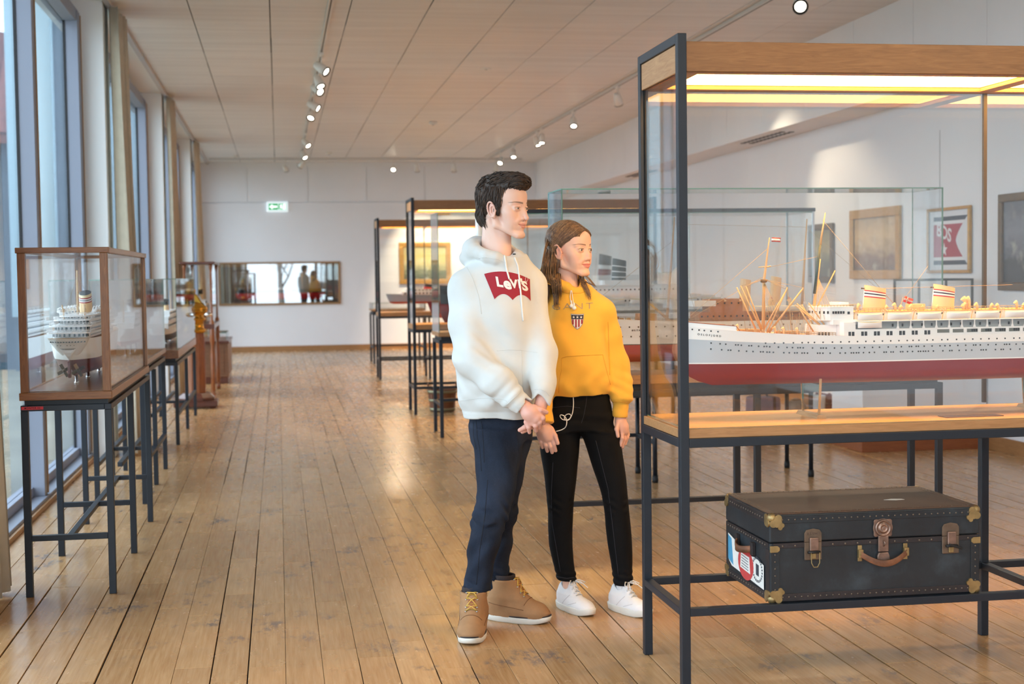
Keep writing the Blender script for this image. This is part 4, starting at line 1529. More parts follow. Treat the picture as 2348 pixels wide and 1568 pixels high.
# terraces of the after decks
lev = [(.184, .211, Lh + .012, .1), (.211, .241, Lh - .05, .098), (.241, .267, Lh - .11, .085), (.267, .285, Lh - .19, .07)]
for i, (z0, z1, xe, hw) in enumerate(lev):
    poly = [(.35 + .06 * i, -hw), (.35 + .06 * i, hw)] + [(xe - .05 + .05 * math.sin(math.pi * k / 12), hw * math.cos(math.pi * k / 12)) for k in range(13)]
    MB().prism(poly, lambda u, v, d: (u, v, d), z1 - .006, z1).build('deck', HULL_WHITE, rh, 0, True)
    inn = [(.36 + .06 * i, -hw * .8), (.36 + .06 * i, hw * .8)] + [(xe - .11 + .04 * math.sin(math.pi * k / 12), hw * .8 * math.cos(math.pi * k / 12)) for k in range(13)]
    MB().prism(inn, lambda u, v, d: (u, v, d), z0 - .004, z1 - .006).build('deckhouse', HULL_WHITE, rh, 0, True)
    mb = MB()
    for k in range(11):
        a = math.pi * (k + .5) / 11
        mb.obox((xe - .11 + .041 * math.sin(a), hw * .81 * math.cos(a), (z0 + z1) / 2 - .002), (.003, .009, (z1 - z0) * .5), rotz(math.pi / 2 - a))
    for k in range(30):
        for s in (-1, 1):
            mb.box(.4 + .06 * i + .03 * k, .415 + .06 * i + .03 * k, s * hw * .8 - .001, s * hw * .8 + .001, z0 + .006, z1 - .016) if .42 + .06 * i + .03 * k < xe - .14 else None
    mb.build('windows', plain('blue_window', (44, 66, 74), .2), rh)['kind'] = 'stuff'
    rail(rh, [(xe - .2, -hw, z1), (xe - .05, -hw, z1)] + [(xe - .05 + .05 * math.sin(math.pi * k / 8), -hw * math.cos(math.pi * k / 8), z1) for k in range(1, 8)] + [(xe - .05, hw, z1), (xe - .2, hw, z1)], .013, 24, HULL_WHITE)
for s in (-1, 1):
    for k in range(6):
        MB().obox((.55 + .11 * k, s * .085, .302), (.085, .02, .016)).build('lifeboat', HULL_WHITE, rh, .006)
        MB().tube([(.55 + .11 * k, s * .06, .283), (.55 + .11 * k, s * .075, .325), (.55 + .11 * k, s * .098, .312)], .003, 5).build('davit', HULL_WHITE, rh)
funnel(rh, .80, 0, .28, .13, .062, .108, .03, [(.58, BUFF), (.64, CRIM), (.70, HULL_WHITE), (.74, NAVY), (.80, HULL_WHITE), (.86, CRIM), (1, CREAMY)], cap=plain('funnel_soot', (40, 46, 52), .5))
MB().tube([(1.12, 0, .26), (1.1, 0, .50)], [.006, .0035], 8).build('mast', SPAR, rh)
for s in (-1, 1):
    MB().tube([(1.22, s * .045, .24), (1.26, s * .052, .335)], [.004, .003], 7).build('derrick_boom', SPAR, rh)
    MB().tube([(1.24, s * .05, .24), (1.22, s * .05, .315)], [.005, .004], 7).build('king_post', SPAR, rh)
mb = MB()
for a, b in (((1.1, 0, .47), (1.3, .05, .25)), ((1.1, 0, .47), (1.3, -.05, .25)), ((1.1, 0, .49), (.8, 0, .39))):
    mb.tube([a, b], .0007, 4)
mb.build('rigging', RIG, rh)['kind'] = 'stuff'
pegs(rh, (.35, .8, 1.22), -.042)


def simple_ship(label, loc, rz, L, B, D, bands, houses, fun, pegz, mast=None):
    r = thing('ship_model', label, 'ship model', loc, rz)
    h = Hull(L, B, D, D * .2, D * .08, D * .3, D * .5, D * .4, .3, .28)
    h.build(r, bands, 36)
    for x0, x1, hw, z0, z1 in houses:
        house(r, 'deckhouse', x0, x1, hw, hw, z0, z1, HULL_WHITE, .02)
        side_windows(r, x0 + .03, x1 - .02, .035, .014, (z1 - z0) * .35, hw + .0005, z0 + (z1 - z0) * .4)
    if fun:
        funnel(r, *fun)
    for q, h0, h1 in (mast or ()):
        MB().tube([(q, 0, h0), (q, 0, h1)], [.006, .003], 8).build('mast', SPAR, r)
    pegs(r, (L * .25, L * .5, L * .75), pegz)
    return r


simple_ship('white ferry model in the low showcase behind the teak framed one', (-1.005, 10.7, .985), -math.pi / 2, 1.35, .17, .11, [(.035, HULL_RED2), (.11, HULL_WHITE)],
            [(.25, 1.2, .075, .108, .15), (.3, 1.05, .065, .15, .185), (.35, .9, .055, .185, .215)], (.62, 0, .21, .1, .05, .08, .01, [(.6, HULL_WHITE), (.8, NAVY), (1, BLACK)]), -.078, [(.3, .2, .35), (1.1, .15, .3)])
simple_ship('navy-bottomed ship model in the showcase before the brass binnacle', (-1.05, 14.75, .86), -math.pi / 2, 2.1, .2, .12, [(.07, NAVY), (.12, HULL_WHITE)],
            [(.4, 1.95, .09, .118, .17), (.5, 1.8, .08, .17, .22), (.6, 1.5, .07, .22, .265)], (1.0, 0, .26, .12, .06, .1, .01, [(.6, BUFF), (1, BLACK)]), -.048, [(.4, .2, .45), (1.7, .2, .42)])
# ================================================================== studded trunk
TR_CLOTH = NT('trunk_vulcanised')
_f = TR_CLOTH.noise(TR_CLOTH.coord(), 5, 6, .65)
TR_CLOTH.set(Base_Color=TR_CLOTH.ramp(_f, [(.3, lin((18, 20, 25))), (.55, lin((30, 37, 43))), (.75, lin((52, 63, 71)))]), Roughness=.5)
TR_CLOTH.bump(TR_CLOTH.noise(TR_CLOTH.coord(), 260, 3), .25, .002)
TR_CLOTH = TR_CLOTH.m
TR_TOP = plain('trunk_top_warm_lit', (78, 58, 46), .6, 0, .25, 7, .25, 240)  # brown stands for warm light from above, put into the colour
TR_TRIM = plain('trunk_trim_leather', (38, 32, 34), .5, 0, .25, 12, .3, 160)
TR_BRASS = plain('aged_brass', (156, 134, 92), .42, .75, .3, 30)
TR_STEELM = plain('worn_bronze', (140, 116, 104), .36, .8, .25, 40)
TR_LEATHER = plain('cracked_leather', (110, 70, 46), .6, 0, .4, 26, .5, 120)
tk = thing('steamer_trunk', 'dark studded steamer trunk with brass corners on the showcase rail', 'trunk', (1.632, 4.60, .2875))
W_, D_, H_, SEAM = .766, .482, .302, .205
MB().box(0, W_, 0, D_, 0, SEAM - .0008).build('trunk_body', TR_CLOTH, tk, .005)
lid = MB().box(0, W_, 0, D_, SEAM + .0008, H_).build('trunk_lid', TR_CLOTH, tk, .005)
MB().box(.03, W_ - .03, .03, D_ - .03, H_ - .0005, H_ + .002).build('lid_cover', TR_TOP, lid, .001)
for y0, y1 in ((.004, .032), (D_ - .032, D_ - .004)):
    MB().box(.004, W_ - .004, y0, y1, H_ - .001, H_ + .003).build('edge_trim', plain('trim_warm_lit', (88, 64, 48), .6, 0, .25, 16), lid, .001)  # top trim browned as well, warm light from above in its colour
for x0, x1 in ((.004, .032), (W_ - .032, W_ - .004)):
    MB().box(x0, x1, .03, D_ - .03, H_ - .001, H_ + .0029).build('edge_trim', plain('trim_warm_lit', (88, 64, 48), .6, 0, .25, 16), lid, .001)
# trims on the front and on the left end
for z0, z1, m in ((.0, .03, TR_TRIM), (SEAM - .022, SEAM - .001, TR_TRIM)):
    MB().box(.012, W_ - .012, -.003, .004, z0 + .004, z1).build('edge_trim', m, tk, .001)
    MB().box(-.003, .004, .012, D_ - .012, z0 + .004, z1).build('edge_trim', m, tk, .001)
MB().box(.012, W_ - .012, -.003, .004, H_ - .03, H_ - .006).build('edge_trim', TR_CLOTH, lid, .001)
MB().box(-.003, .004, .012, D_ - .012, H_ - .032, H_ - .004).build('edge_trim', TR_TRIM, lid, .001)
for x0 in (.004, W_ - .034):
    MB().box(x0, x0 + .03, -.003, .004, .03, SEAM - .022).build('edge_trim', TR_CLOTH, tk, .001)
MB().box(-.003, .004, .004, .034, .03, SEAM - .022).build('edge_trim', TR_TRIM, tk, .001)
rv = MB()
for k in range(31):
    x = .045 + (W_ - .09) * k / 30
    for z in (.018, H_ - .018):
        rv.ball((x, -.003, z), (.0034, .0022, .0034), 3)
    if k % 2 == 0:
        rv.ball((x, -.003, SEAM - .011), (.004, .002, .004), 3)
for k in range(17):
    y = .04 + (D_ - .08) * k / 16
    for z in (.018, H_ - .018):
        rv.ball((-.003, y, z), (.0022, .0034, .0034), 3)
    for x in (.018, W_ - .018):
        rv.ball((x, y, H_ + .003), (.003, .003, .0018), 3)
    rv.ball((-.003, y, SEAM - .011), (.002, .004, .004), 3)
for k in range(6):
    for x in (.018, W_ - .018):
        rv.ball((x, -.003, .045 + .024 * k), (.0034, .0022, .0034), 3)
for k in range(35):
    x = .035 + (W_ - .07) * k / 34
    for y in (.018, D_ - .018):
        rv.ball((x, y, H_ + .003), (.003, .003, .0018), 3)
rv.build('rivets', plain('rivet_metal', (116, 104, 92), .4, .7), tk)['kind'] = 'stuff'
# brass corner caps with four-lobed plates
for (x, sx) in ((0, 1), (W_, -1)):
    for (z, sz) in ((0, 1), (H_, -1)):
        for (y, sy) in ((0, 1), (D_, -1)):
            mb = MB().ball((x + sx * .012, y + sy * .012, z + sz * .012), .0175, 8)
            if sy > 0:
                for i, (a, b, rr) in enumerate(((.03, .012, .013), (.012, .03, .013), (.026, .026, .017), (.043, .036, .008), (.036, .044, .008))):
                    mb.cyl((x + sx * a, -.0050 - .0004 * i, z + sz * b), (x + sx * a, .0, z + sz * b), rr, None, 14, 0, False)
            if sx > 0:
                for i, (a, b, rr) in enumerate(((.03, .012, .013), (.012, .03, .013), (.024, .026, .015))):
                    mb.cyl((-.0050 - .0004 * i, y + sy * a, z + sz * b), (0, y + sy * a, z + sz * b), rr, None, 14, 0, False)
            mb.build('corner_cap', TR_BRASS, tk if sz > 0 else lid)
# side clips on the seam
for x, sx in ((0, 1), (W_, -1)):
    c = MB().prism([(0, -.011), (.026, -.011), (.034, -.005), (.034, .005), (.026, .011), (0, .011)], lambda u, v, d: (x + sx * u, d, SEAM - .02 + v), -.0065, .0).build('seam_clip', TR_BRASS, tk, .001, True)
# centre lock: lobed plate, round dial, hasp and handle
lx, lz = .405, SEAM + .038
lk = thing('lock', None, None)
bpy.data.objects.remove(lk)
poly = []
for k in range(48):
    a = 2 * math.pi * k / 48
    poly.append(((.034 + .008 * max(0, math.cos(4 * (a - math.pi / 4))) ** 2) * math.cos(a) * 1.05, (.032 + .008 * max(0, math.cos(4 * (a - math.pi / 4))) ** 2) * math.sin(a)))
lock = MB().prism(poly, lambda u, v, d: (lx + u, d, lz + v), -.008, -.002).build('lock_plate', TR_STEELM, lid, .001, True)
mb = MB()
rings = [(.030, .008), (.029, .013), (.023, .0145), (.0225, .0125), (.017, .0125), (.0165, .016), (.010, .017), (.0095, .0155), (.006, .0165), (.002, .0168)]
mb.loft([[(lx + r_ * math.cos(2 * math.pi * k / 28), -d, lz + r_ * math.sin(2 * math.pi * k / 28)) for k in range(28)] for r_, d in rings], 0, True)
mb.build('lock_dial', TR_STEELM, lock, 0, True)
hp = MB().box(lx - .0185, lx + .0185, -.013, -.004, lz - .082, lz - .026).build('hasp', TR_STEELM, lock, .002)
MB().tube([(lx, -.013, lz - .043), (lx + .002, -.02, lz - .048), (lx + .002, -.02, lz - .056), (lx, -.013, lz - .062)], .0025, 8).build('staple', TR_STEELM, lock)
MB().prism([(-.017, 0), (.017, 0), (.022, -.012), (.023, -.026), (.016, -.04), (0, -.046), (-.016, -.04), (-.023, -.026), (-.022, -.012)], lambda u, v, d: (lx + u, d, lz - .084 + v), -.014, -.004).build('hasp_plate', TR_STEELM, lock, .002, True)
hx0, hx1, hz = lx - .083, lx + .083, .158
hd_ = []
for k in range(21):
    u = -1 + 2 * k / 20
    hd_.append((lx + .088 * u, -.012 - .020 * (1 - u * u), hz - .034 * (1 - u * u) ** 1.2))
rings = [[(p[0], p[1] - .0035, p[2] - .011), (p[0], p[1] - .0035, p[2] + .011), (p[0], p[1] + .0035, p[2] + .011), (p[0], p[1] + .0035, p[2] - .011)] for p in hd_]
hnd = MB().loft(rings, 0, True).build('carry_handle', TR_LEATHER, tk, .002, True)
for x in (hx0, hx1):
    mb = MB().box(x - .0085, x + .0085, -.017, -.002, hz - .014, hz + .014)
    for s in (-1, 1):
        mb.box(x - .0075, x + .0075, -.006, -.001, hz + s * .02 - .0075, hz + s * .02 + .0075)
    mb.cyl((x, -.0185, hz), (x, -.016, hz), .0045, None, 10)
    mb.build('handle_bracket', TR_BRASS, hnd, .001)
# two draw latches
for x, ring in ((.153, True), (.655, False)):
    la = MB().prism([(-.031, 0), (.031, 0), (.031, .03), (.024, .041), (0, .046), (-.024, .041), (-.031, .03)], lambda u, v, d: (x + u, d, SEAM + v), -.006, 0).build('latch_plate', plain('latch_bronze', (112, 96, 82), .45, .6, .2, 30), lid, .001, True)
    MB().box(x - .031, x + .031, -.006, 0, SEAM - .062, SEAM - .001).build('latch_plate', plain('latch_bronze', (112, 96, 82), .45, .6, .2, 30), tk, .002)
    MB().box(x - .015, x + .017, -.016, -.005, SEAM - .03, SEAM + .016).build('latch_bolt', TR_STEELM, la, .003)
    MB().cyl((x - .022, -.015, SEAM - .034), (x + .022, -.015, SEAM - .034), .0045, None, 10).build('latch_hinge', BLACK, la)
    MB().box(x - .009, x + .009, -.012, -.005, SEAM - .058, SEAM - .034).build('latch_tongue', TR_BRASS, la, .002)
    if ring:
        MB().tube([(x - .012, -.018, SEAM - .034), (x - .011, -.02, SEAM - .07), (x - .004, -.021, SEAM - .084), (x + .01, -.021, SEAM - .084), (x + .018, -.02, SEAM - .07), (x + .019, -.018, SEAM - .034)], .0017, 6).build('latch_loop', TR_BRASS, la)
        lettering('scratched_mark', 'B.S.594', .012, lambda u, v: (x - .003 + u, -.0066, SEAM + .028 + v), plain('scratch', (60, 46, 40), .7), la, spacing=1.05)
    else:
        MB().obox((x + .012, -.02, SEAM - .036), (.05, .006, .008), roty(.3)).build('latch_lever', BLACK, la, .002)
# side handle, travel stickers, scuffed label on the lid
mb = MB()
pts = []
for k in range(13):
    u = -1 + 2 * k / 12
    pts.append((-.008 - .03 * (1 - u * u), .24 + .085 * u, .158 - .012 * (1 - u * u)))
sh = MB().loft([[(p[0], p[1], p[2] - .012), (p[0], p[1], p[2] + .012), (p[0] + .006, p[1], p[2] + .012), (p[0] + .006, p[1], p[2] - .012)] for p in pts], 0, True).build('side_handle', TR_LEATHER, tk, 0, True)
for y in (.155, .325):
    MB().box(-.014, .0, y - .012, y + .012, .135, .181).build('handle_loop', TR_TRIM, sh, .002)
PAPER = plain('sticker_paper', (226, 226, 222), .7, 0, .06, 30)
SRED = plain('sticker_red', (196, 66, 66), .7, 0, .1, 30)
SBLUE = plain('sticker_blue', (74, 150, 190), .7, 0, .1, 30)
SINK = plain('sticker_ink', (54, 58, 70), .7)


def on_end(u, v, d):
    return (-.0036 - d, u, v)


st = MB().prism([(.05, .035), (.40, .05), (.44, .07), (.44, .165), (.35, .15), (.26, .12), (.14, .13), (.05, .12)], on_end, 0, .0008).build('travel_sticker', PAPER, tk, 0, True)
MB().prism([(.24 + .085 * math.cos(a) * 1.0, .088 + .058 * math.sin(a)) for a in [2 * math.pi * k / 24 for k in range(24)]], on_end, .0008, .0013).build('sticker_ring', SRED, st, 0, True)
MB().prism([(.19, .06), (.30, .066), (.29, .12), (.2, .118)], on_end, .0013, .0017).build('sticker_panel', PAPER, st, 0, True)
MB().prism([(.38, .055), (.44, .07), (.44, .16), (.4, .15)], on_end, .0008, .0012).build('sticker_patch', SBLUE, st, 0, True)
for k in range(5):
    MB().prism([(.21, .068 + .01 * k), (.285, .072 + .01 * k), (.285, .0745 + .01 * k), (.21, .0705 + .01 * k)], on_end, .0017, .002).build('sticker_line', SINK, st, 0, True)
mb = MB()
for k in range(24):
    a0, a1 = 2 * math.pi * k / 24, 2 * math.pi * (k + .6) / 24
    mb.prism([(.115 + .055 * math.cos(a0), .092 + .045 * math.sin(a0)), (.115 + .055 * math.cos(a1), .092 + .045 * math.sin(a1)), (.115 + .045 * math.cos(a1), .092 + .036 * math.sin(a1)), (.115 + .045 * math.cos(a0), .092 + .036 * math.sin(a0))], on_end, .0008, .0012)
mb.prism([(.1, .07), (.13, .072), (.13, .112), (.1, .11)], on_end, .0008, .0012)
mb.build('sticker_stamp', SINK, st, 0, True)
MB().prism([(.50, .20), (.54, .185), (.575, .19), (.57, .205), (.535, .215)], lambda u, v, d: (u, v, H_ + .002 + d), 0, .0008).build('label_remnant', PAPER, lid, 0, True)

# ================================================================== wooden bucket
bk = thing('bucket', 'old staved wooden bucket with metal hoops under the showcase', 'bucket', (1.665, 14.74, 0))
STAVE = wood('bucket_stave', (92, 54, 32), (140, 88, 54), 2)
HOOP = plain('hoop_metal', (150, 146, 118), .4, .7)
for k in range(18):
    a0, a1 = 2 * math.pi * k / 18 + .01, 2 * math.pi * (k + 1) / 18 - .01
    v = []
    for r0, z in ((.128, .005), (.155, .235)):
        for rr in (r0 - .012, r0):
            for a in (a0, a1):
                v.append((rr * math.cos(a), rr * math.sin(a), z))
    MB().add(v, [(0, 1, 3, 2), (4, 6, 7, 5), (2, 3, 7, 6), (0, 4, 5, 1), (0, 2, 6, 4), (1, 5, 7, 3)]).build('stave', STAVE, bk)
for z in (.012, .105, .195):
    r0 = .128 + .027 * z / .235
    MB().loft([[((r0 + d) * math.cos(2 * math.pi * k / 32), (r0 + d) * math.sin(2 * math.pi * k / 32), z + h) for k in range(32)] for d, h in ((.0, 0), (.005, 0), (.007, .028), (.0, .028))], 0, True, True, False).build('hoop', HOOP, bk)
MB().lathe([(.115, .01), (.115, .02)], (0, 0, 0), 24).build('bucket_bottom', STAVE, bk)
for s in (-1, 1):
    MB().obox((s * .147, 0, .26), (.014, .05, .07)).build('ear', STAVE, bk, .004)

# ================================================================== binnacle
MAHOG = wood('mahogany', (110, 56, 26), (166, 98, 48), 2, .3, 1.0, .3)
MAHOG_D = wood('mahogany_dark', (70, 34, 26), (112, 60, 42), 0, .3, 1.0, .3)
bn = thing('binnacle', 'polished brass ship binnacle on an octagonal mahogany column', 'binnacle', (-.915, 15.95, 0))
oct_ = lambda r, z: [(r * math.cos(math.pi / 8 + k * math.pi / 4), r * math.sin(math.pi / 8 + k * math.pi / 4), z) for k in range(8)]
MB().box(-.235, .235, -.2, .2, .02, .085).box(-.22, -.14, -.19, .19, 0, .02).box(.14, .22, -.19, .19, 0, .02).build('plinth', MAHOG_D, bn, .01)
MB().loft([oct_(.215, .085), oct_(.215, .115), oct_(.17, .15), oct_(.15, .165)], 0, False).build('column_foot', MAHOG_D, bn, .004, True)
MB().loft([oct_(.112, .165), oct_(.105, .82)], 0, False).build('column', MAHOG, bn, .003, True)
for k in range(8):
    a = math.pi / 4 * k
    MB().obox((.101 * math.cos(a), .101 * math.sin(a), .5), (.006, .046, .56), rotz(a)).build('column_panel', MAHOG, bn, .002)
MB().lathe([(.10, .82), (.118, .83), (.118, .86), (.10, .87), (.098, .95), (.12, .965), (.12, .985), (.1, .99), (.1, 1.03), (.13, 1.045), (.142, 1.06), (.14, 1.075)], (0, 0, 0), 32).build('brass_collar', BRASS, bn)
MB().lathe([(.142, 1.072), (.146, 1.085), (.138, 1.10), (.12, 1.13), (.09, 1.155), (.05, 1.17), (.01, 1.175)], (0, 0, 0), 32).build('compass_bowl', BRASS, bn)
MB().prism([(-.11, 1.09), (.125, 1.09), (.03, 1.245), (-.045, 1.27), (-.11, 1.24)], lambda u, v, d: (u, d, v), -.07, .07).build('hood', BRASS, bn, .012, True)
MB().obox((.088, 0, 1.175), (.006, .095, .13), roty(-.56)).build('hood_window', plain('hood_glass', (210, 220, 220), .06), bn, .002)
MB().lathe([(.045, 1.24), (.05, 1.29), (.036, 1.31), (.022, 1.33), (.03, 1.35), (.03, 1.37), (.012, 1.385), (.004, 1.39)], (-.03, 0, 0), 20).build('lamp_chimney', BRASS, bn)
for s in (-1, 1):
    MB().cyl((-s * .035, -s * .094, .97), (-s * .052, -s * .14, .97), .014, None, 10).ball((-s * .064, -s * .172, .97), .055, 8).build('compensating_sphere', plain('sphere_iron', (84, 48, 36), .35, .4), bn)
MB().cyl((-.05, -.13, .83), (-.05, -.13, 1.2), .024, None, 16).build('flinders_tube', BRASS, bn)
MB().lathe([(.02, 0), (.045, .008), (.05, .03), (.03, .045)], (.15, -.1, 1.0), 16).build('brass_cup', CHROME, bn)

# ================================================================== pillared display cabinet behind the binnacle
dc = thing('display_cabinet', 'flat-topped cabinet with slim turned posts behind the binnacle', 'cabinet', (-1.12, 17.1, 0))
MB().box(-.02, .385, -.02, 1.52, 1.585, 1.615).build('cabinet_top', MAHOG_D, dc, .006)
for x in (.03, .335):
    for y in (.03, 1.47):
        MB().lathe([(.024, 0), (.03, .04), (.016, .07), (.026, .1), (.022, .3), (.028, .5), (.018, .62), (.03, .68), (.03, .9), (.016, .93), (.014, 1.2), (.013, 1.5), (.022, 1.55), (.026, 1.585)], (x, y, 0), 14).build('turned_post', MAHOG, dc)
MB().box(0, .365, 0, 1.5, .82, .88).build('cabinet_shelf', MAHOG_D, dc, .006)
pane('glass_pane', dc, .05, .315, .028, .034, .88, 1.585, 1)
pane('glass_pane', dc, .332, .338, .05, 1.45, .88, 1.585, 0)
pane('glass_pane', dc, .03, .036, .05, 1.45, .88, 1.585, 0)
simple_ship('small red and black tug model in the pillared cabinet', (-.94, 18.45, .93), -math.pi / 2, 1.15, .16, .16, [(.09, HULL_RED), (.16, HULL_BLACK)], [(.4, .75, .06, .158, .23)], (.65, 0, .23, .08, .05, .12, .01, [(.6, BUFF), (1, BLACK)]), -.05, [(.25, .16, .42)])

# ================================================================== chest by the end wall
ch = thing('chest', 'dark wooden chest under a glass cover near the end wall', 'chest', (-1.08, 19.45, 0))
MB().box(.02, .385, .02, 1.48, 0, .09).build('chest_plinth', MAHOG_D, ch, .006)
MB().box(.01, .395, .01, 1.49, .09, .54).build('chest_body', wood('chest_wood', (96, 64, 44), (140, 98, 70), 0), ch, .004)
MB().box(-.01, .41, -.01, 1.51, .54, .575).build('chest_lid', MAHOG_D, ch, .006)
for x in (.06, .21):
    MB().box(x, x + .13, .004, .011, .14, .5).build('chest_panel', wood('chest_wood', (96, 64, 44), (140, 98, 70), 0), ch, .003)
MB().lathe([(.012, 0), (.014, .006), (.008, .012)], (.2, 0, .45), 10).build('knob', BRASS, ch)
pane('glass_cover', ch, .04, .36, .5, .506, .575, .66, 1)
pane('glass_cover', ch, .354, .36, .506, 1.4, .575, .66, 0)
pane('glass_cover', ch, .04, .36, .5, 1.4, .66, .666, 2)

# ================================================================== white plinth with a framed glass box, things on the floor beside it
pt = thing('plinth', 'white plinth with reddish base board standing against the gallery wall', 'plinth', (4.455, 10.42, 0))
MB().box(0, 1.03, .0, .62, .1, .82).build('plinth_body', WALLM, pt, .003)
MB().box(-.012, 1.04, -.012, .63, 0, .1).build('plinth_base', wood('plinth_base_wood', (132, 72, 40), (166, 100, 60), 0), pt, .003)
gb = thing('glass_display_box', 'small dark-framed glass display box on the white plinth', 'display box', (4.93, 10.45, .82))
DF = plain('box_frame', (70, 72, 70), .5)
for x in (0, .445):
    for y in (0, .445):
        MB().box(x, x + .016, y, y + .016, 0, .52).build('frame_bar', DF, gb)
for z in (0, .504):
    for x in (0, .445):
        MB().box(x, x + .016, .016, .445, z, z + .016).build('frame_bar', DF, gb)
    for y in (0, .445):
        MB().box(0, .461, y, y + .016, z, z + .0158).build('frame_bar', DF, gb)
pane('glass_pane', gb, .016, .445, .005, .01, .016, .504, 1)
pane('glass_pane', gb, .005, .01, .016, .445, .016, .504, 0)
pt_ = thing('suitcase', 'purple-grey suitcase standing on the floor far behind the liner', 'suitcase', (4.02, 11.75, 0))
MB().box(0, .26, 0, .2, .01, .325).build('case_shell', plain('suitcase_purple', (120, 98, 112), .7, 0, .15, 12), pt_, .02)
for x in (.05, .2):
    MB().box(x - .012, x + .012, -.004, .204, .005, .33).build('case_strap', plain('strap_brown', (84, 56, 40), .6), pt_, .002)
MB().tube([(.09, .1, .325), (.1, .1, .35), (.16, .1, .35), (.17, .1, .325)], .008, 8).build('case_handle', BLACK, pt_)
sk = thing('sack', 'lumpy burlap sack on the floor beside the white pot', 'sack', (4.43, 11.8, 0))
mb = MB()
rings = []
for i, (r0, z) in enumerate(((.07, 0), (.1, .03), (.105, .12), (.095, .2), (.075, .26), (.035, .3), (.02, .31))):
    rings.append([(r0 * (1 + .1 * math.sin(3 * a + i) + .06 * math.sin(5 * a - 2 * i)) * math.cos(a), r0 * (1 + .1 * math.sin(3 * a + i)) * math.sin(a), z) for a in [2 * math.pi * k / 24 for k in range(24)]])
mb.loft(rings, 0, True).build('sack_body', plain('burlap', (150, 132, 118), .9, 0, .2, 30, .5, 200), sk)
MB().lathe([(.04, .285), (.045, .292), (.04, .3)], (0, 0, 0), 16).build('sack_tie', plain('twine', (110, 84, 60), .9), sk)
po = thing('plant_pot', 'tall tapered white pot on the floor beside the plinth', 'pot', (4.60, 11.72, 0))
MB().lathe([(.045, 0), (.048, .004), (.066, .33), (.066, .335), (.061, .335), (.045, .02)], (0, 0, 0), 28).build('pot_body', plain('pot_white', (236, 238, 240), .4), po)
cr = thing('crate', 'dark red wooden crate on the floor behind the white plinth', 'crate', (4.68, 11.7, 0))
for k in range(4):
    MB().box(0, .2, 0, .02, .01 + .085 * k, .088 + .085 * k).build('crate_slat', plain('crate_red', (112, 54, 52), .6, 0, .2, 10), cr, .002)
    MB().box(0, .02, .02, .28, .01 + .085 * k, .088 + .085 * k).build('crate_slat', plain('crate_red', (112, 54, 52), .6, 0, .2, 10), cr, .002)
for x in (.02, .16):
    MB().box(x, x + .02, .02, .04, 0, .35).build('crate_post', plain('crate_red', (112, 54, 52), .6, 0, .2, 10), cr, .002)

# ================================================================== pictures
GOLD = plain('gilt_frame', (196, 148, 74), .38, .35, .15, 30, .2, 80)
DGOLD = plain('dark_gilt_frame', (96, 72, 44), .4, .3, .2, 30)


def seascape(name, sky, mid, sea, zc, hgt, axis):
    t = NT(name)
    co = t.coord()
    s = t.n('SeparateXYZ')
    t.l(co, s.inputs[0])
    v = t.math('DIVIDE', s.outputs[2], hgt)
    n1 = t.noise(t.scale(co, (4, 4, 11)), 1.2, 6, .62, .6)
    n2 = t.noise(co, 6, 4)
    h = t.math('ADD', v, t.math('MULTIPLY', t.math('SUBTRACT', n1, .5), .55))
    c = t.ramp(h, [(.08, tuple(q * .5 for q in lin(sea))), (.3, lin(sea)), (.42, lin(mid)), (.62, lin(sky)), (.85, lin(mid)), (1, tuple(q * .7 for q in lin(sky)))])
    c = t.mix(t.math('MULTIPLY', t.ramp(n2, [(.55, 0.0), (.7, 1.0)]), .4), c, lin((226, 220, 200)))
    t.set(Base_Color=c, Roughness=.35)
    return t.m


def picture(label, p0, along, wdt, hgt, z0, fw, fmat, cmat, normal, name='painting'):
    """p0: wall point (x, y), along: unit vector in the wall, normal: unit vector into the room"""
    a, nn = np.array([*along, 0.0]), np.array([*normal, 0.0])
    r = thing(name, label, 'painting' if name == 'painting' else 'framed flag', (p0[0], p0[1], z0))
    f = lambda u, v, d: tuple(a * u + nn * d + np.array([0, 0, v]))
    cv = MB().prism([(fw * .7, fw * .7), (wdt - fw * .7, fw * .7), (wdt - fw * .7, hgt - fw * .7), (fw * .7, hgt - fw * .7)], f, .004, .016).build('canvas', cmat, r, 0, True)
    for (u0, u1, v0, v1) in ((0, wdt, 0, fw), (0, wdt, hgt - fw, hgt), (0, fw, fw, hgt - fw), (wdt - fw, wdt, fw, hgt - fw)):
        fr = MB().prism([(u0, v0), (u1, v0), (u1, v1), (u0, v1)], f, .002, .034).build('frame_moulding', fmat, r, .006, True)
    for (u0, u1, v0, v1) in ((fw * .6, wdt - fw * .6, fw * .75, fw * 1.05), (fw * .6, wdt - fw * .6, hgt - fw * 1.05, hgt - fw * .75), (fw * .75, fw * 1.05, fw, hgt - fw), (wdt - fw * 1.05, wdt - fw * .75, fw, hgt - fw)):
        MB().prism([(u0, v0), (u1, v0), (u1, v1), (u0, v1)], f, .003, .024).build('inner_slip', DGOLD, r, .002, True)
    return r, f


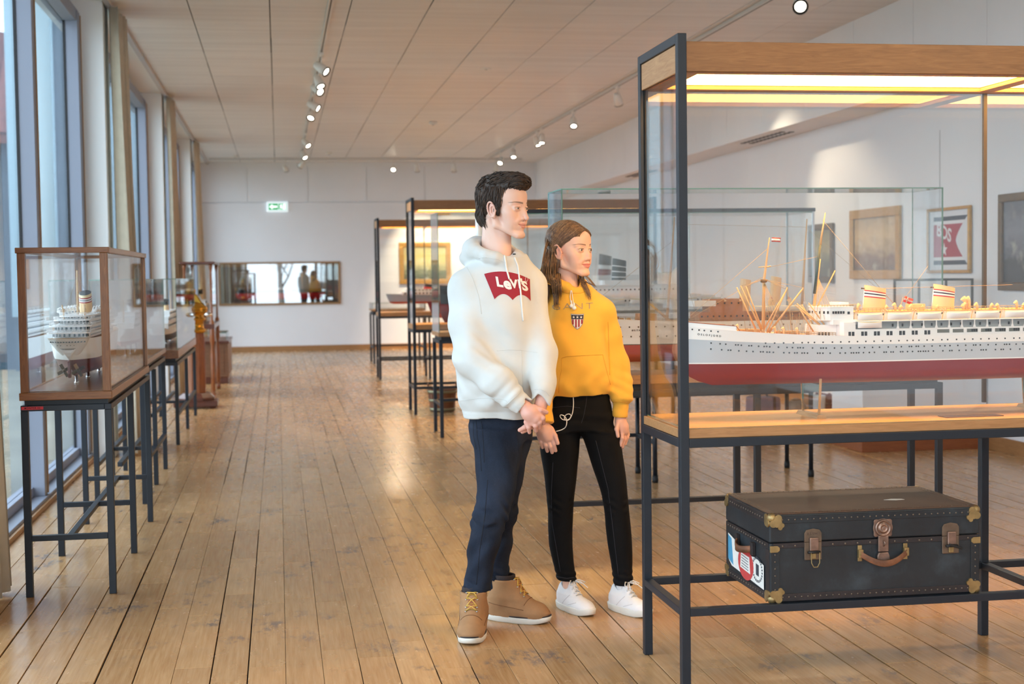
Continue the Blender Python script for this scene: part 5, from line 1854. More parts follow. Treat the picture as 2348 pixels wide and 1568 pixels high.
picture('gilt framed seascape on the end wall, seen through the tall showcases', (2.325, Y_FAR - .001), (1, 0), 1.01, .81, 1.253, .09, GOLD,
        seascape('painting_green_sea', (206, 186, 120), (186, 178, 130), (104, 112, 84), 0, .81, 0), (0, -1))
picture('gilt framed golden ship painting on the gallery wall, left of the flag', (X_RIGHT - .001, 13.1), (0, -1), 1.12, .66, 1.328, .085, GOLD,
        seascape('painting_gold', (214, 182, 132), (176, 146, 104), (134, 96, 66), 0, .66, 1), (-1, 0))
picture('small dark gilt framed painting on the gallery wall, farthest from the camera', (X_RIGHT - .001, 14.2), (0, -1), .66, .6, 1.29, .06, DGOLD,
        seascape('painting_olive', (160, 150, 110), (120, 118, 88), (84, 86, 66), 0, .6, 1), (-1, 0))
picture('large dark framed stormy sea painting at the right picture edge', (X_RIGHT - .001, 10.215), (0, -1), 1.1, .735, 1.245, .06, DGOLD,
        seascape('painting_storm', (122, 128, 140), (92, 98, 110), (44, 48, 58), 0, .735, 1), (-1, 0))
pf, ff = picture('framed swallow-tailed company flag with letters and star', (X_RIGHT - .001, 11.435), (0, -1), .755, .545, 1.38, .026, GOLD, plain('flag_mount', (226, 228, 234), .6), (-1, 0), 'framed_flag')
FNAVY, FRED, FWHITE = plain('flag_navy', (62, 70, 86), .7), plain('flag_crimson', (176, 66, 84), .7), plain('flag_white', (232, 232, 236), .7)


def tail(v):
    q = abs(v - .5) * 2
    return .50 + .21 * q ** 1.4


fl0, fh = .11, .40
for (v0, v1, m) in ((0, .09, FNAVY), (.09, .16, FWHITE), (.16, .84, FRED), (.84, .91, FWHITE), (.91, 1.0, FNAVY)):
    k = 8
    poly = [(fl0, .07 + fh * v0)] + [(tail(v0 + (v1 - v0) * i / k), .07 + fh * (v0 + (v1 - v0) * i / k)) for i in range(k + 1)] + [(fl0, .07 + fh * v1)]
    MB().prism(poly, ff, .0165, .018).build('flag_stripe', m, pf, 0, True)
lettering('flag_letters', 'BDS', .155, lambda x, y: ff(.29 + x, .335 + y - .25 * x, .0185), FWHITE, pf, shear=.12, bold=.004, spacing=.95)
star = [((.062 if k % 2 == 0 else .025) * math.sin(2 * math.pi * k / 10), (.062 if k % 2 == 0 else .025) * math.cos(2 * math.pi * k / 10)) for k in range(10)]
MB().prism([(.30 + a, .195 + b) for a, b in star], ff, .018, .0187).build('flag_star', FWHITE, pf, 0, True)
MB().prism([(.19, .52), (.193, .52), (.193, 1.2), (.19, 1.2)], ff, .004, .006).build('hanging_wire', plain('wire', (120, 116, 110), .4, .6), pf, 0, True)

# ================================================================== sunk display window in the end wall with the red model
nw = thing('wall_display', 'long oak framed display window sunk in the end wall', 'display window', (fx0, Y_FAR, fz0))
WW, HH = fx1 - fx0, fz1 - fz0
OAKF = wood('frame_oak', (140, 104, 66), (176, 138, 96), 0)
for (x0, x1, z0, z1) in ((-.036, WW + .036, -.036, 0), (-.036, WW + .036, HH, HH + .036), (-.036, 0, 0, HH), (WW, WW + .036, 0, HH)):
    MB().box(x0, x1, -.03, .02, z0, z1).build('frame_moulding', OAKF, nw, .003)
NICHE = plain('niche_grey', (88, 90, 92), .8)
MB().box(0, WW, .55, .57, 0, HH).build('niche_back', NICHE, nw)
MB().box(0, WW, .02, .55, -.02, 0).build('niche_floor', plain('niche_floor', (150, 140, 126), .6), nw)
MB().box(0, WW, .02, .55, HH, HH + .02).build('niche_top', NICHE, nw)
for x in (-.02, WW):
    MB().box(x, x + .02, .02, .55, -.02, HH + .02).build('niche_side', NICHE, nw)
MB().box(.05, WW - .05, .045, .07, HH - .012, HH - .002).build('niche_fill', emis('niche_fill_glow', (255, 236, 210), 26.0), nw)  # added fill light that brightens the red model
MB().box(.0, WW, .025, .04, HH - .05, HH).build('fill_cover', OAKF, nw)  # added strip that hides the fill light
mb = MB().box(.0, WW, .004, .010, .0, HH)
mb.build('glass_pane', glass('mirror_glass', 2.5), nw)
simple_ship('long red-hulled model in the sunk display window', (-.845, 27.87, .985), 0, 1.74, .2, .2, [(.13, plain('bright_red', (206, 44, 42), .4)), (.2, HULL_BLACK)], [(.5, 1.1, .07, .198, .235)], None, -.058, [(.3, .2, .5), (1.3, .2, .5)])

# ================================================================== exit sign
ex = thing('exit_sign', 'lit green and white exit sign with arrow high on the end wall', 'sign', (.012, Y_FAR, 2.767))
MB().box(-.2, .2, -.05, 0, -.095, .095).build('sign_housing', emis('sign_white', (226, 240, 244), .45), ex, .012)
EG = emis('sign_green', (0, 150, 78), .55)
EW = emis('sign_symbol', (240, 255, 250), .9)
fs = lambda u, v, d: (u, -.05 - d, v)
MB().prism([(-.165, -.06), (.01, -.06), (.01, .06), (-.165, .06)], fs, 0, .003).build('arrow_field', EG, ex, 0, True)
MB().prism([(.025, -.06), (.165, -.06), (.165, .06), (.025, .06)], fs, 0, .003).build('door_field', EG, ex, 0, True)
MB().prism([(-.155, 0), (-.09, .048), (-.09, .018), (-.005, .018), (-.005, -.018), (-.09, -.018), (-.09, -.048)], fs, .003, .006).build('arrow', EW, ex, 0, True)
MB().prism([(.105, -.052), (.155, -.052), (.155, .052), (.105, .052)], fs, .003, .006).build('door_symbol', EW, ex, 0, True)
MB().prism([(.04, -.05), (.06, -.015), (.045, .02), (.06, .04), (.08, .045), (.09, .03), (.08, .015), (.09, -.01), (.1, -.045), (.085, -.045), (.075, -.015), (.055, -.05)], fs, .003, .006).build('running_figure', EW, ex, 0, True)

# ================================================================== ceiling: tracks, spots, detectors
TRACKM = plain('track_white', (214, 212, 210), .4)
SPOTW = plain('spot_white', (232, 230, 226), .35)
LENS_ = emis('spot_lens', (255, 240, 214), 12.0)


def track(label, x0, x1, y0, y1):
    t = thing('light_track', label, 'light track', ((x0 + x1) / 2, (y0 + y1) / 2, Z_CEIL))
    hx, hy = (x1 - x0) / 2, (y1 - y0) / 2
    MB().box(-hx, hx, -hy, hy, -.034, -.002).build('track_profile', TRACKM, t, .002)
    if hy > hx:
        MB().box(-.006, .006, -hy, hy, -.0345, -.033).build('track_slot', plain('slot_dark', (60, 60, 62), .5), t)
    else:
        MB().box(-hx, hx, -.006, .006, -.0345, -.033).build('track_slot', plain('slot_dark', (60, 60, 62), .5), t)


track('long white light track over the aisle', .435, .475, -3, 26.55)
track('long white light track over the showcase row', 3.91, 3.95, -3, 26.55)
track('cross light track along the end wall', -1.2, 4.6, 26.62, 26.66)
SPOT_POWER = 85.0


def spot(label, x, y, aim, lit=True, power=1.0, size=1.0, warm=(1.0, .80, .55)):
    """track spot: adapter, arm, can and glowing lens aimed along aim"""
    r = thing('track_spotlight', label, 'spotlight', (x, y, Z_CEIL - .034), 0, 'ceiling track spotlights')
    MB().box(-.018, .018, -.05, .05, -.03, 0).build('adapter', SPOTW, r, .003)
    MB().cyl((0, 0, -.03), (0, 0, -.11), .008, None, 10).build('arm', SPOTW, r)
    d = np.array(aim, float)
    d /= np.linalg.norm(d)
    c = np.array([0, 0, -.15])
    u = np.cross(d, [0, 0, 1.0])
    if np.linalg.norm(u) < 1e-3:
        u = np.array([1.0, 0, 0])
    u /= np.linalg.norm(u)
    w = np.cross(u, d)
    ring = lambda t, rr: [c + d * t + rr * size * (u * math.cos(2 * math.pi * k / 18) + w * math.sin(2 * math.pi * k / 18)) for k in range(18)]
    MB().loft([ring(-.085, .02), ring(-.08, .034), ring(-.02, .044), ring(.06, .052), ring(.062, .046), ring(.045, .044)], 0, True).build('lamp_can', SPOTW, r, 0, True)
    MB().loft([ring(.062, .0525), ring(.068, .0525), ring(.068, .038), ring(.05, .0365)], 0, True, True, False).build('lamp_ring', BLACK, r)
    MB().loft([ring(.05, .036), ring(.058, .036), ring(.061, .018)], 0, True).build('lens', LENS_ if lit else plain('lens_dark', (60, 60, 60), .2), r, 0, True)
    if lit:
        l = bpy.data.lights.new('spot_beam', 'SPOT')
        l.energy = SPOT_POWER * power
        l.color = warm
        l.spot_size = math.radians(62)
        l.spot_blend = .7
        l.shadow_soft_size = .04
        o = bpy.data.objects.new('spot_beam', l)
        COL.objects.link(o)
        o.parent = r
        o.location = tuple(c + d * .085)
        o.rotation_euler = Vector(d).to_track_quat('-Z', 'Y').to_euler()


ords = ['nearest', 'second', 'third', 'fourth', 'fifth', 'sixth', 'seventh', 'eighth']
for k, (y, aim, lit) in enumerate(((13.95, (.75, -.5, -.6), True), (14.9, (.3, -.5, -.85), True), (15.5, (.5, -.7, -.5), True), (17.0, (.8, -.35, -.5), True), (17.9, (-.3, -.6, -.75), True),
                                   (21.7, (.5, -.5, -.7), True), (23.8, (.4, -.5, -.8), True), (25.7, (-.5, .5, -.6), False))):
    spot('%s white spotlight along the track over the aisle' % ords[k], .455, y, aim, lit)
for k, (y, aim, lit) in enumerate(((10.35, (-.25, -.85, -.45), True), (14.3, (.6, -.4, -.7), True), (16.2, (.3, .5, -.8), False), (18.7, (-.1, -.6, -.8), True), (21.0, (-.1, -.3, -.9), True), (21.4, (.2, -.3, -.9), True),
                                   (23.6, (-.1, -.5, -.85), True), (25.0, (-.3, -.6, -.7), True))):
    spot('%s white spotlight along the track over the showcase row' % ords[k], 3.93, y, aim, lit, 1.0, 1.15 if k == 0 else 1.0)
for k, (x, aim, lit) in enumerate(((.17, (.3, .8, -.5), False), (2.16, (-.1, -.8, -.6), True), (2.6, (.12, .42, -.9), True), (3.3, (.05, .42, -.9), True), (4.1, (-.1, .42, -.9), True))):
    spot('%s white spotlight along the cross track at the end wall' % ['first', 'second', 'third', 'fourth', 'fifth'][k], x, 26.64, aim, lit, 2.6 if k > 1 else 1.0, 1.0, (1.0, .80, .52))
for k, (y, aim) in enumerate(((2.0, (.6, .6, -.6)), (6.5, (.7, -.3, -.7)), (-1.5, (.3, .8, -.5)))):
    spot('%s white spotlight of the aisle track above the camera' % ['nearest', 'foremost', 'rearmost'][k], .455, y, aim, True)
for k, (y, aim) in enumerate(((1.5, (-.6, .8, -.6)), (6.8, (-.5, -.4, -.8)))):
    spot('%s white spotlight of the row track above the camera' % ['rear', 'front'][k], 3.93, y, aim, True)
for k, (x, y, rr) in enumerate(((2.23, 20.4, .055), (2.23, 15.1, .06), (-.72, 26.1, .05), (.93, 25.4, .055))):
    d = thing('smoke_detector', ['white smoke detector on the middle of the ceiling', 'flat white detector on the ceiling nearer the camera', 'white detector on the ceiling near the end wall, window side',
                                 'white detector on the ceiling near the end wall, beside the aisle track'][k], 'detector', (x, y, Z_CEIL))
    MB().lathe([(rr * .6, -.04 if k != 1 else -.012), (rr * .9, -.03 if k != 1 else -.01), (rr, -.012 if k != 1 else -.004), (rr, 0)], (0, 0, 0), 20).build('detector_body', SPOTW, d)
    MB().lathe([(rr * .25, -.046 if k != 1 else -.014), (rr * .3, -.038 if k != 1 else -.01)], (0, 0, 0), 12).build('detector_eye', plain('grey_plastic', (150, 150, 150), .5), d)
# ================================================================== people: smooth implicit surfaces
def _smin(a, b, k):
    h = np.clip(.5 + .5 * (b - a) / k, 0, 1)
    return b + (a - b) * h - k * h * (1 - h)


class Field:
    def __init__(s):
        s.ops = []
        s.disp = None

    def _add(s, fn, lo, hi, k, op):
        m = .045 + k
        s.ops.append((fn, np.asarray(lo, float) - m, np.asarray(hi, float) + m, k, op))
        return s

    def cap(s, a, b, ra, rb=None, k=.012, op='u'):
        a, b = np.asarray(a, float), np.asarray(b, float)
        rb = ra if rb is None else rb
        ba = b - a
        L2 = max(ba @ ba, 1e-9)

        def fn(P):
            t = np.clip(((P - a) @ ba) / L2, 0, 1)
            return np.linalg.norm(P - a - t[:, None] * ba, axis=1) - (ra + t * (rb - ra))
        r = max(ra, rb)
        return s._add(fn, np.minimum(a, b) - r, np.maximum(a, b) + r, k, op)

    def chain(s, pts, rs, k=.01, op='u'):
        rs = [rs] * len(pts) if np.isscalar(rs) else rs
        for i in range(len(pts) - 1):
            s.cap(pts[i], pts[i + 1], rs[i], rs[i + 1], k, op)
        return s

    def ell(s, c, r, R=None, k=.012, op='u'):
        c, r = np.asarray(c, float), np.asarray(r, float)
        R = np.eye(3) if R is None else np.asarray(R)

        def fn(P):
            q = (P - c) @ R
            k0 = np.linalg.norm(q / r, axis=1)
            k1 = np.linalg.norm(q / (r * r), axis=1) + 1e-9
            return k0 * (k0 - 1) / k1
        m = r.max()
        return s._add(fn, c - m, c + m, k, op)

    def box(s, c, h, R=None, rd=.005, k=.008, op='u'):
        c, h = np.asarray(c, float), np.asarray(h, float) - rd
        R = np.eye(3) if R is None else np.asarray(R)

        def fn(P):
            q = np.abs((P - c) @ R) - h
            return np.linalg.norm(np.maximum(q, 0), axis=1) + np.minimum(q.max(1), 0) - rd
        m = np.linalg.norm(h) + rd
        return s._add(fn, c - m, c + m, k, op)

    def loft(s, st, k=.02, op='u', n=2.3):
        """st: rows (z, cx, cy, rx, ry) from bottom to top; smooth superellipse column"""
        st = np.array(sorted(st, key=lambda q: q[0]), float)
        z = st[:, 0]
        zz = np.linspace(z[0], z[-1], 160)
        cols = [np.interp(zz, z, st[:, i]) for i in range(1, 5)]
        ker = np.hanning(15)
        ker /= ker.sum()
        cols = [np.convolve(np.pad(c, 7, mode='edge'), ker, 'valid') for c in cols]

        def fn(P):
            cx, cy, rx, ry = [np.interp(P[:, 2], zz, c) for c in cols]
            m = (np.abs((P[:, 0] - cx) / rx) ** n + np.abs((P[:, 1] - cy) / ry) ** n + 1e-12) ** (1 / n)
            d = (m - 1) * np.minimum(rx, ry)
            return np.maximum(d, np.maximum(P[:, 2] - z[-1], z[0] - P[:, 2]))
        rx, ry = st[:, 3], st[:, 4]
        lo = [(st[:, 1] - rx).min(), (st[:, 2] - ry).min(), z[0]]
        hi = [(st[:, 1] + rx).max(), (st[:, 2] + ry).max(), z[-1]]
        return s._add(fn, lo, hi, k, op)

    def ev(s, P):
        d = np.full(len(P), .06)
        for fn, lo, hi, k, op in s.ops:
            m = np.all((P > lo) & (P < hi), axis=1)
            if not m.any():
                continue
            e = fn(P[m])
            if op == 'u':
                d[m] = _smin(d[m], e, k)
            elif op == 's':
                d[m] = -_smin(-d[m], e, k)
            else:
                d[m] = np.maximum(d[m], e)
        if s.disp is not None:
            d = d + s.disp(P)
        return d

    def mesh(s, h, lo=None, hi=None):
        """sparse surface nets; returns verts, quads"""
        if lo is None:
            us = [o for o in s.ops if o[4] == 'u']
            lo = np.min([o[1] for o in us], axis=0)
            hi = np.max([o[2] for o in us], axis=0)
        lo, hi = np.asarray(lo, float), np.asarray(hi, float)
        B = 4
        H = h * B
        nb = np.ceil((hi - lo) / H).astype(int) + 1
        g = np.stack(np.meshgrid(*[np.arange(n) for n in nb], indexing='ij'), -1).reshape(-1, 3)
        d = s.ev(lo + (g + .5) * H)
        g = g[np.abs(d) < H * 1.15]
        off = np.stack(np.meshgrid(*[np.arange(B)] * 3, indexing='ij'), -1).reshape(-1, 3)
        cells = (g[:, None, :] * B + off[None]).reshape(-1, 3)
        N = nb * B + 2
        cid = lambda c: (c[..., 0].astype(np.int64) * N[1] + c[..., 1]) * N[2] + c[..., 2]
        co = np.array([(i, j, k) for i in (0, 1) for j in (0, 1) for k in (0, 1)])
        pid = cid(cells[:, None, :] + co[None])
        u, inv = np.unique(pid, return_inverse=True)
        pts = np.stack([u // (N[1] * N[2]), (u // N[2]) % N[1], u % N[2]], -1)
        val = s.ev(lo + pts * h)
        val[val == 0] = 1e-9
        cv = val[inv].reshape(-1, 8)
        act = (cv.min(1) < 0) & (cv.max(1) > 0)
        cells, cv = cells[act], cv[act]
        acc = np.zeros((len(cells), 3))
        cnt = np.zeros(len(cells))
        for a in range(8):
            for b in range(a + 1, 8):
                if np.abs(co[a] - co[b]).sum() != 1:
                    continue
                m = (cv[:, a] < 0) != (cv[:, b] < 0)
                t = np.where(m, cv[:, a] / np.where(m, cv[:, a] - cv[:, b], 1), 0)
                acc += m[:, None] * (co[a] + t[:, None] * (co[b] - co[a]))
                cnt += m
        V = lo + (cells + acc / cnt[:, None]) * h
        ids = cid(cells)
        order = np.argsort(ids)
        sid = ids[order]

        def find(c):
            q = cid(c)
            i = np.searchsorted(sid, q)
            i = np.clip(i, 0, len(sid) - 1)
            ok = sid[i] == q
            return order[i], ok
        F = []
        for ax in range(3):
            e = np.zeros(3, int)
            e[ax] = 1
            m0 = 0
            a = cv[:, 0]
            b = cv[:, {0: 4, 1: 2, 2: 1}[ax]]
            m = (a < 0) != (b < 0)
            c = cells[m]
            neg = a[m] < 0
            o1, o2 = np.zeros(3, int), np.zeros(3, int)
            o1[(ax + 1) % 3] = 1
            o2[(ax + 2) % 3] = 1
            i0 = np.nonzero(m)[0]
            i1, k1 = find(c - o1)
            i2, k2 = find(c - o1 - o2)
            i3, k3 = find(c - o2)
            ok = k1 & k2 & k3
            q = np.stack([i0, i1, i2, i3], -1)[ok]
            ng = neg[ok]
            q[~ng] = q[~ng][:, ::-1]
            F.append(q)
        return V, np.concatenate(F)


def np_mesh(name, V, F, mat, parent, col=None, smooth_iter=0):
    if smooth_iter:
        e = np.concatenate([F[:, [0, 1]], F[:, [1, 2]], F[:, [2, 3]], F[:, [3, 0]]])
        e = np.concatenate([e, e[:, ::-1]])
        deg = np.bincount(e[:, 0], minlength=len(V))[:, None]
        for _ in range(smooth_iter):
            A = np.stack([np.bincount(e[:, 0], V[e[:, 1], i], len(V)) for i in range(3)], -1)
            V = V * .5 + .5 * A / np.maximum(deg, 1)
    me = bpy.data.meshes.new(name)
    me.vertices.add(len(V))
    me.vertices.foreach_set('co', V.astype(np.float32).ravel())
    me.loops.add(F.size)
    me.loops.foreach_set('vertex_index', F.astype(np.int32).ravel())
    me.polygons.add(len(F))
    me.polygons.foreach_set('loop_start', np.arange(0, F.size, 4, dtype=np.int32))
    me.polygons.foreach_set('loop_total', np.full(len(F), 4, dtype=np.int32))
    me.update(calc_edges=True)
    me.validate()
    me.polygons.foreach_set('use_smooth', np.ones(len(me.polygons), bool))
    for m in (mat if isinstance(mat, list) else [mat]):
        me.materials.append(m)
    if col is not None:
        at = me.color_attributes.new('tone', 'FLOAT_COLOR', 'POINT')
        at.data.foreach_set('color', np.concatenate([col, np.ones((len(V), 1))], 1).astype(np.float32).ravel())
    o = link(name, me, parent)
    return o, V


def tone_mat(name, rough=.5, sss=0.0, bump=None, sheen=0.0, spec=.5):
    t = NT(name)
    a = t.n('Attribute', attribute_name='tone')
    t.set(Base_Color=a.outputs['Color'], Roughness=rough)
    if sss:
        t.set(Subsurface_Weight=sss, Subsurface_Scale=.01)
        t.b.inputs['Subsurface Radius'].default_value = (1, .35, .2)
    if sheen:
        t.set(Sheen_Weight=sheen)
    t.b.inputs['Specular IOR Level'].default_value = spec
    if bump:
        t.bump(t.noise(t.coord(), bump[0], 3), bump[1], .002)
    return t.m


def cuff_end(F, a, b, rin, depth=.018):
    """flat sleeve end at b with an opening; a is farther up the sleeve"""
    a, b = np.asarray(a), np.asarray(b)
    t = (b - a) / np.linalg.norm(b - a)
    u = np.cross(t, [0.3, .2, .93])
    u /= np.linalg.norm(u)
    R = np.stack([u, np.cross(t, u), t], 1)
    F.box(b + t * .04, (.075, .075, .04), R, .002, .003, 's')


class Person:
    """local frame: x to the picture right, y away from the camera, z up; px() places photo points on it"""

    def __init__(s, label, wx, wy):
        s.o = np.array([wx, wy, 0.0])
        s.r = np.array([math.cos(YAW), -math.sin(YAW), 0])
        s.d = np.array([math.sin(YAW), math.cos(YAW), 0])
        s.root = thing('person', label, 'person', (wx, wy, 0), -YAW)

    def loc(s, w):
        q = w - s.o
        return np.array([q @ s.r, q @ s.d, q[2]])

    def px(s, x, y, ly=0.0):
        ray = pix_ray(x, y)
        t = ((s.o - CAMPOS) @ s.d + ly) / (ray @ s.d)
        return s.loc(CAMPOS + t * ray)

    def half(s, x0, x1, y, ly=0.0):
        a, b = s.px(x0, y, ly), s.px(x1, y, ly)
        return (a[0] + b[0]) / 2, (b[0] - a[0]) / 2, a[2]

    def st(s, y, x0, x1, ly, ry):
        cx, rx, z = s.half(x0, x1, y, ly)
        return (z, cx, ly, rx, ry)

    def cast(s, bvh, x, y, lift=.0015):
        """photo point carried onto a garment surface"""
        o = s.loc(CAMPOS)
        t = s.px(x, y)
        dv = t - o
        dv /= np.linalg.norm(dv)
        h = bvh.ray_cast(Vector(o), Vector(dv))
        if h[0] is None:
            return None
        return np.array(h[0]) - dv * lift

    def seam(s, bvh, pts, r, name, mat, parent, n=14, lift=.0005):
        path = []
        pts = [np.array(p, float) for p in pts]
        for a, b in zip(pts[:-1], pts[1:]):
            for k in range(n):
                q = a + (b - a) * k / n
                c = s.cast(bvh, q[0], q[1], lift)
                if c is not None:
                    path.append(c)
        c = s.cast(bvh, *pts[-1], lift)
        if c is not None:
            path.append(c)
        if len(path) > 2:
            return MB().tube(path, r, 6).build(name, mat, parent)


def bvh_of(V, F):
    return BVHTree.FromPolygons([tuple(v) for v in V], [tuple(f) for f in F])


def fold_noise(P, amp, seed, fx=(6, 6, 6)):
    """soft cloth folds"""
    x, y, z = P[:, 0] * fx[0], P[:, 1] * fx[1], P[:, 2] * fx[2]
    w = np.sin(1.7 * x + 2.3 * z + seed) + .7 * np.sin(2.9 * z - 1.9 * x + 1.3 * y + 2 * seed) + .5 * np.sin(4.3 * z + 3.1 * x - 2.2 * y + 3 * seed)
    return amp * np.tanh(w * .9)


# ---- head -----------------------------------------------------------------
def head_frame(o, phi, pitch=0.0, roll=0.0, s=1.0):
    """columns: person's right, forward, up (local frame); phi = turn from the camera to picture right"""
    fw = np.array([math.sin(phi) * math.cos(pitch), -math.cos(phi) * math.cos(pitch), -math.sin(pitch)])
    rt = np.cross(fw, [0, 0, 1.0])
    rt /= np.linalg.norm(rt)
    up = np.cross(rt, fw)
    c, q = math.cos(roll), math.sin(roll)
    rt, up = rt * c + up * q, up * c - rt * q
    M = np.stack([rt, fw, up], 1)
    return (lambda p: np.asarray(o) + s * (M @ np.asarray(p, float))), M


def add_head(F, T, M, s, male):
    R = lambda *a: np.array(a) * s
    E = lambda c, r, k=.012, op='u', rot=None: F.ell(T(c), R(*r), M if rot is None else M @ rot, k * s, op)
    C = lambda a, b, ra, rb=None, k=.01, op='u': F.cap(T(a), T(b), ra * s, (ra if rb is None else rb) * s, k * s, op)
    E((0, -.014, .036), (.072, .094, .083))
    E((0, .020, .014), (.061, .071, .080), .02)
    E((0, .046, .046), (.054, .045, .042), .02)
    jw = .047 if male else .044
    E((0, .032, -.048), (jw, .052, .050), .016)
    for q in (-1, 1):
        g = .0525 if male else .049
        C((q * .060, -.006, -.030), (q * g, .004, -.066), .012, .0125, .014)
        C((q * g, .004, -.066), (q * .017, .076, -.103 if male else -.099), .0125, .0125, .012)
        E((q * .042, .050, -.018), (.023, .024, .020), .022)
        E((q * .030, .056, -.048), (.024, .026, .034), .024)
    E((0, .081, -.101 if male else -.097), (.0185, .0145, .015), .012)
    # brow, nose
    for q in (-1, 1):
        C((q * .012, .086, .017), (q * .046, .068, .018), .0085 if male else .0062, .006, .01)
    C((0, .082, .014), (0, .097, -.020), .0070, .0078, .010)
    tip = .1055 if male else .1005
    C((0, .096, -.018), (0, tip, -.036), .0075, .0098 if male else .0085, .007)
    for q in (-1, 1):
        C((q * .007, .080, .006), (q * .0105, .084, -.032), .0085, .0095, .012)
        E((q * .0115, .0925, -.039), (.0074, .0105, .0080), .005)
        E((q * .0060, .0985, -.0472), (.0030, .005, .0026), .002, 's')
    # eye sockets and lids
    for q in (-1, 1):
        E((q * .033, .099, .001), (.0195, .0175, .0135), .014, 's')
        E((q * .0315, .0735, .0), (.0160, .0155, .0142), .005)
        a = .0035 if male else .0060
        E((q * .0315, .0900, -.0004), (.0140, .012, a), .001, 's')
        C((q * .0185, .0880, .0066), (q * .046, .0795, .0050), .0022, .0018, .003)
        C((q * .020, .0870, -.0068), (q * .043, .0795, -.0062), .0019, .0016, .004)
    # mouth
    E((0, .073, -.066), (.027, .022, .022), .014)
    C((0, .091, -.047), (0, .0945, -.055), .006, .005, .008)
    for q in (-1, 1):
        sm = .0035 if male else .0028
        C((0, .0950, -.0605), (q * .013, .0908, -.0602), .0040 if male else .0052, .0036, .003)
        C((q * .013, .0908, -.0602), (q * .026, .0805, -.0625 + sm), .0042, .0018, .003)
        C((0, .0930, -.0705), (q * .012, .0895, -.0697), .0046 if male else .0064, .0042, .003)
        C((q * .012, .0895, -.0697), (q * .024, .0810, -.0655 + sm), .0050, .0018, .003)
        F.cap(T((0, .1005, -.0655)), T((q * .014, .0955, -.0648)), .0013 * s, .0013 * s, .0015 * s, 's')
        F.cap(T((q * .014, .0955, -.0648)), T((q * .0285, .0825, -.0640 + sm)), .0013 * s, .0012 * s, .0015 * s, 's')
        C((q * .031, .079, -.054), (q * .024, .086, -.044), .006, .006, .01)
    # ears
    for q in (-1, 1):
        tl = rotx(.22)
        E((q * .0725, -.004, -.010), (.0085, .0175, .029), .004, 'u', tl @ rotz(-q * .30))
        E((q * .0825, .001, -.010), (.0082, .0105, .0180), .002, 's', tl)
        ring = [(q * (.0785 + .002 * math.sin(a)), -.006 + .0165 * math.cos(a) - .005 * math.sin(a), -.008 + .0285 * math.sin(a)) for a in np.linspace(1.0, 5.4, 14)]
        F.chain([T(p) for p in ring], .0032 * s, .0022 * s)
        F.chain([T(p) for p in [(q * .0775, -.001, .008), (q * .0795, -.009, .0), (q * .0785, -.006, -.018)]], .0027 * s, .002 * s)
        E((q * .0730, .004, -.034), (.0055, .0075, .0085), .004)
        E((q * .0745, .011, -.012), (.004, .005, .006), .003)


def skin_tone(P, T, M, s, o, base, lip, blush, brow, male):
    """face colours, with shade painted into the nostrils and between the lips"""
    q = (P - np.asarray(T((0, 0, 0)))) @ M / s
    x, y, z = q.T
    c = np.tile(np.array(base), (len(P), 1))
    ss = lambda v, w: np.clip(v / w + .5, 0, 1)

    def mixc(w, t):
        nonlocal c
        c = c * (1 - w[:, None]) + np.array(t) * w[:, None]
    ax = np.abs(x)
    mixc(.26 * np.exp(-(((ax - .043) / .022) ** 2 + ((z + .036) / .022) ** 2)) * (y > .02), blush)
    mixc(.30 * np.exp(-((ax / .012) ** 2 + ((z + .036) / .014) ** 2)) * (y > .09), blush)
    mixc(.45 * np.exp(-(((ax - .078) / .012) ** 2 + ((z + .0) / .04) ** 2)) * (y < .03), blush)
    sm = .0035 if male else .0028
    xl = np.clip(ax / .026, 0, 1)
    up = -.0558 + (-.0065 + sm) * xl ** 1.5 - .0018 * np.exp(-(ax / .0035) ** 2)
    mid = -.0655 + (.0012 + sm) * xl ** 2
    lo = -.0765 + (.0110 + sm) * xl ** 2
    w = ss(up - z, .0016) * ss(z - lo, .002) * ss(.0265 - ax, .002) * (y > .07)
    mixc(w * .80, lip)
    mixc(np.clip(1 - np.abs(z - mid) / .0015, 0, 1) * ss(.029 - ax, .002) * (y > .075) * .65, [v * .30 for v in lip])  # dark shade painted along the parting of the lips
    # brows
    bc = .0195 if male else .0205
    bz = bc + .0035 * np.sin(np.clip((ax - .012) / .042, 0, 1) * math.pi * .75) - .12 * np.clip(ax - .044, 0, 1)
    bw = (.0033 if male else .0026) * (1 - .6 * np.clip((ax - .024) / .032, 0, 1))
    w = ss(bw - np.abs(z - bz), .0022) * ss(ax - .0115, .003) * ss(.056 - ax, .004) * (y > .045)
    mixc(w * .82, brow)
    # lash line
    e = np.sqrt(np.clip(1 - ((ax - .0315) / .0150) ** 2, 0, 1))
    ez = .0002 + (.0048 if male else .0064) * e
    w = np.clip(1 - np.abs(z - ez) / (.0017 if male else .0024), 0, 1) * (np.abs(ax - .0315) < .0165) * (e > .08) * (y > .062)
    mixc(w * (.75 if male else .95), [.025, .018, .016])
    w = np.clip(1 - np.abs(z + .0004 + (.0046 if male else .0060) * e) / .0014, 0, 1) * (np.abs(ax - .0315) < .015) * (y > .066)
    mixc(w * .45, [.16, .08, .07])
    mixc(.16 * np.exp(-(((ax - .033) / .015) ** 2 + ((z + .012) / .007) ** 2)) * (y > .05), [base[0] * .75, base[1] * .6, base[2] * .62])
    # nostrils: dark shade painted into the holes
    mixc(np.exp(-(((ax - .0066) / .0036) ** 2 + ((z + .0472) / .003) ** 2 + ((y - .0975) / .006) ** 2)) * .7, [.12, .05, .04])
    return c


EYE_W = plain('eye_white', (212, 206, 202), .2)
EYE_I = plain('eye_iris', (74, 62, 52), .15)
EYE_P = plain('eye_pupil', (8, 8, 8), .08)


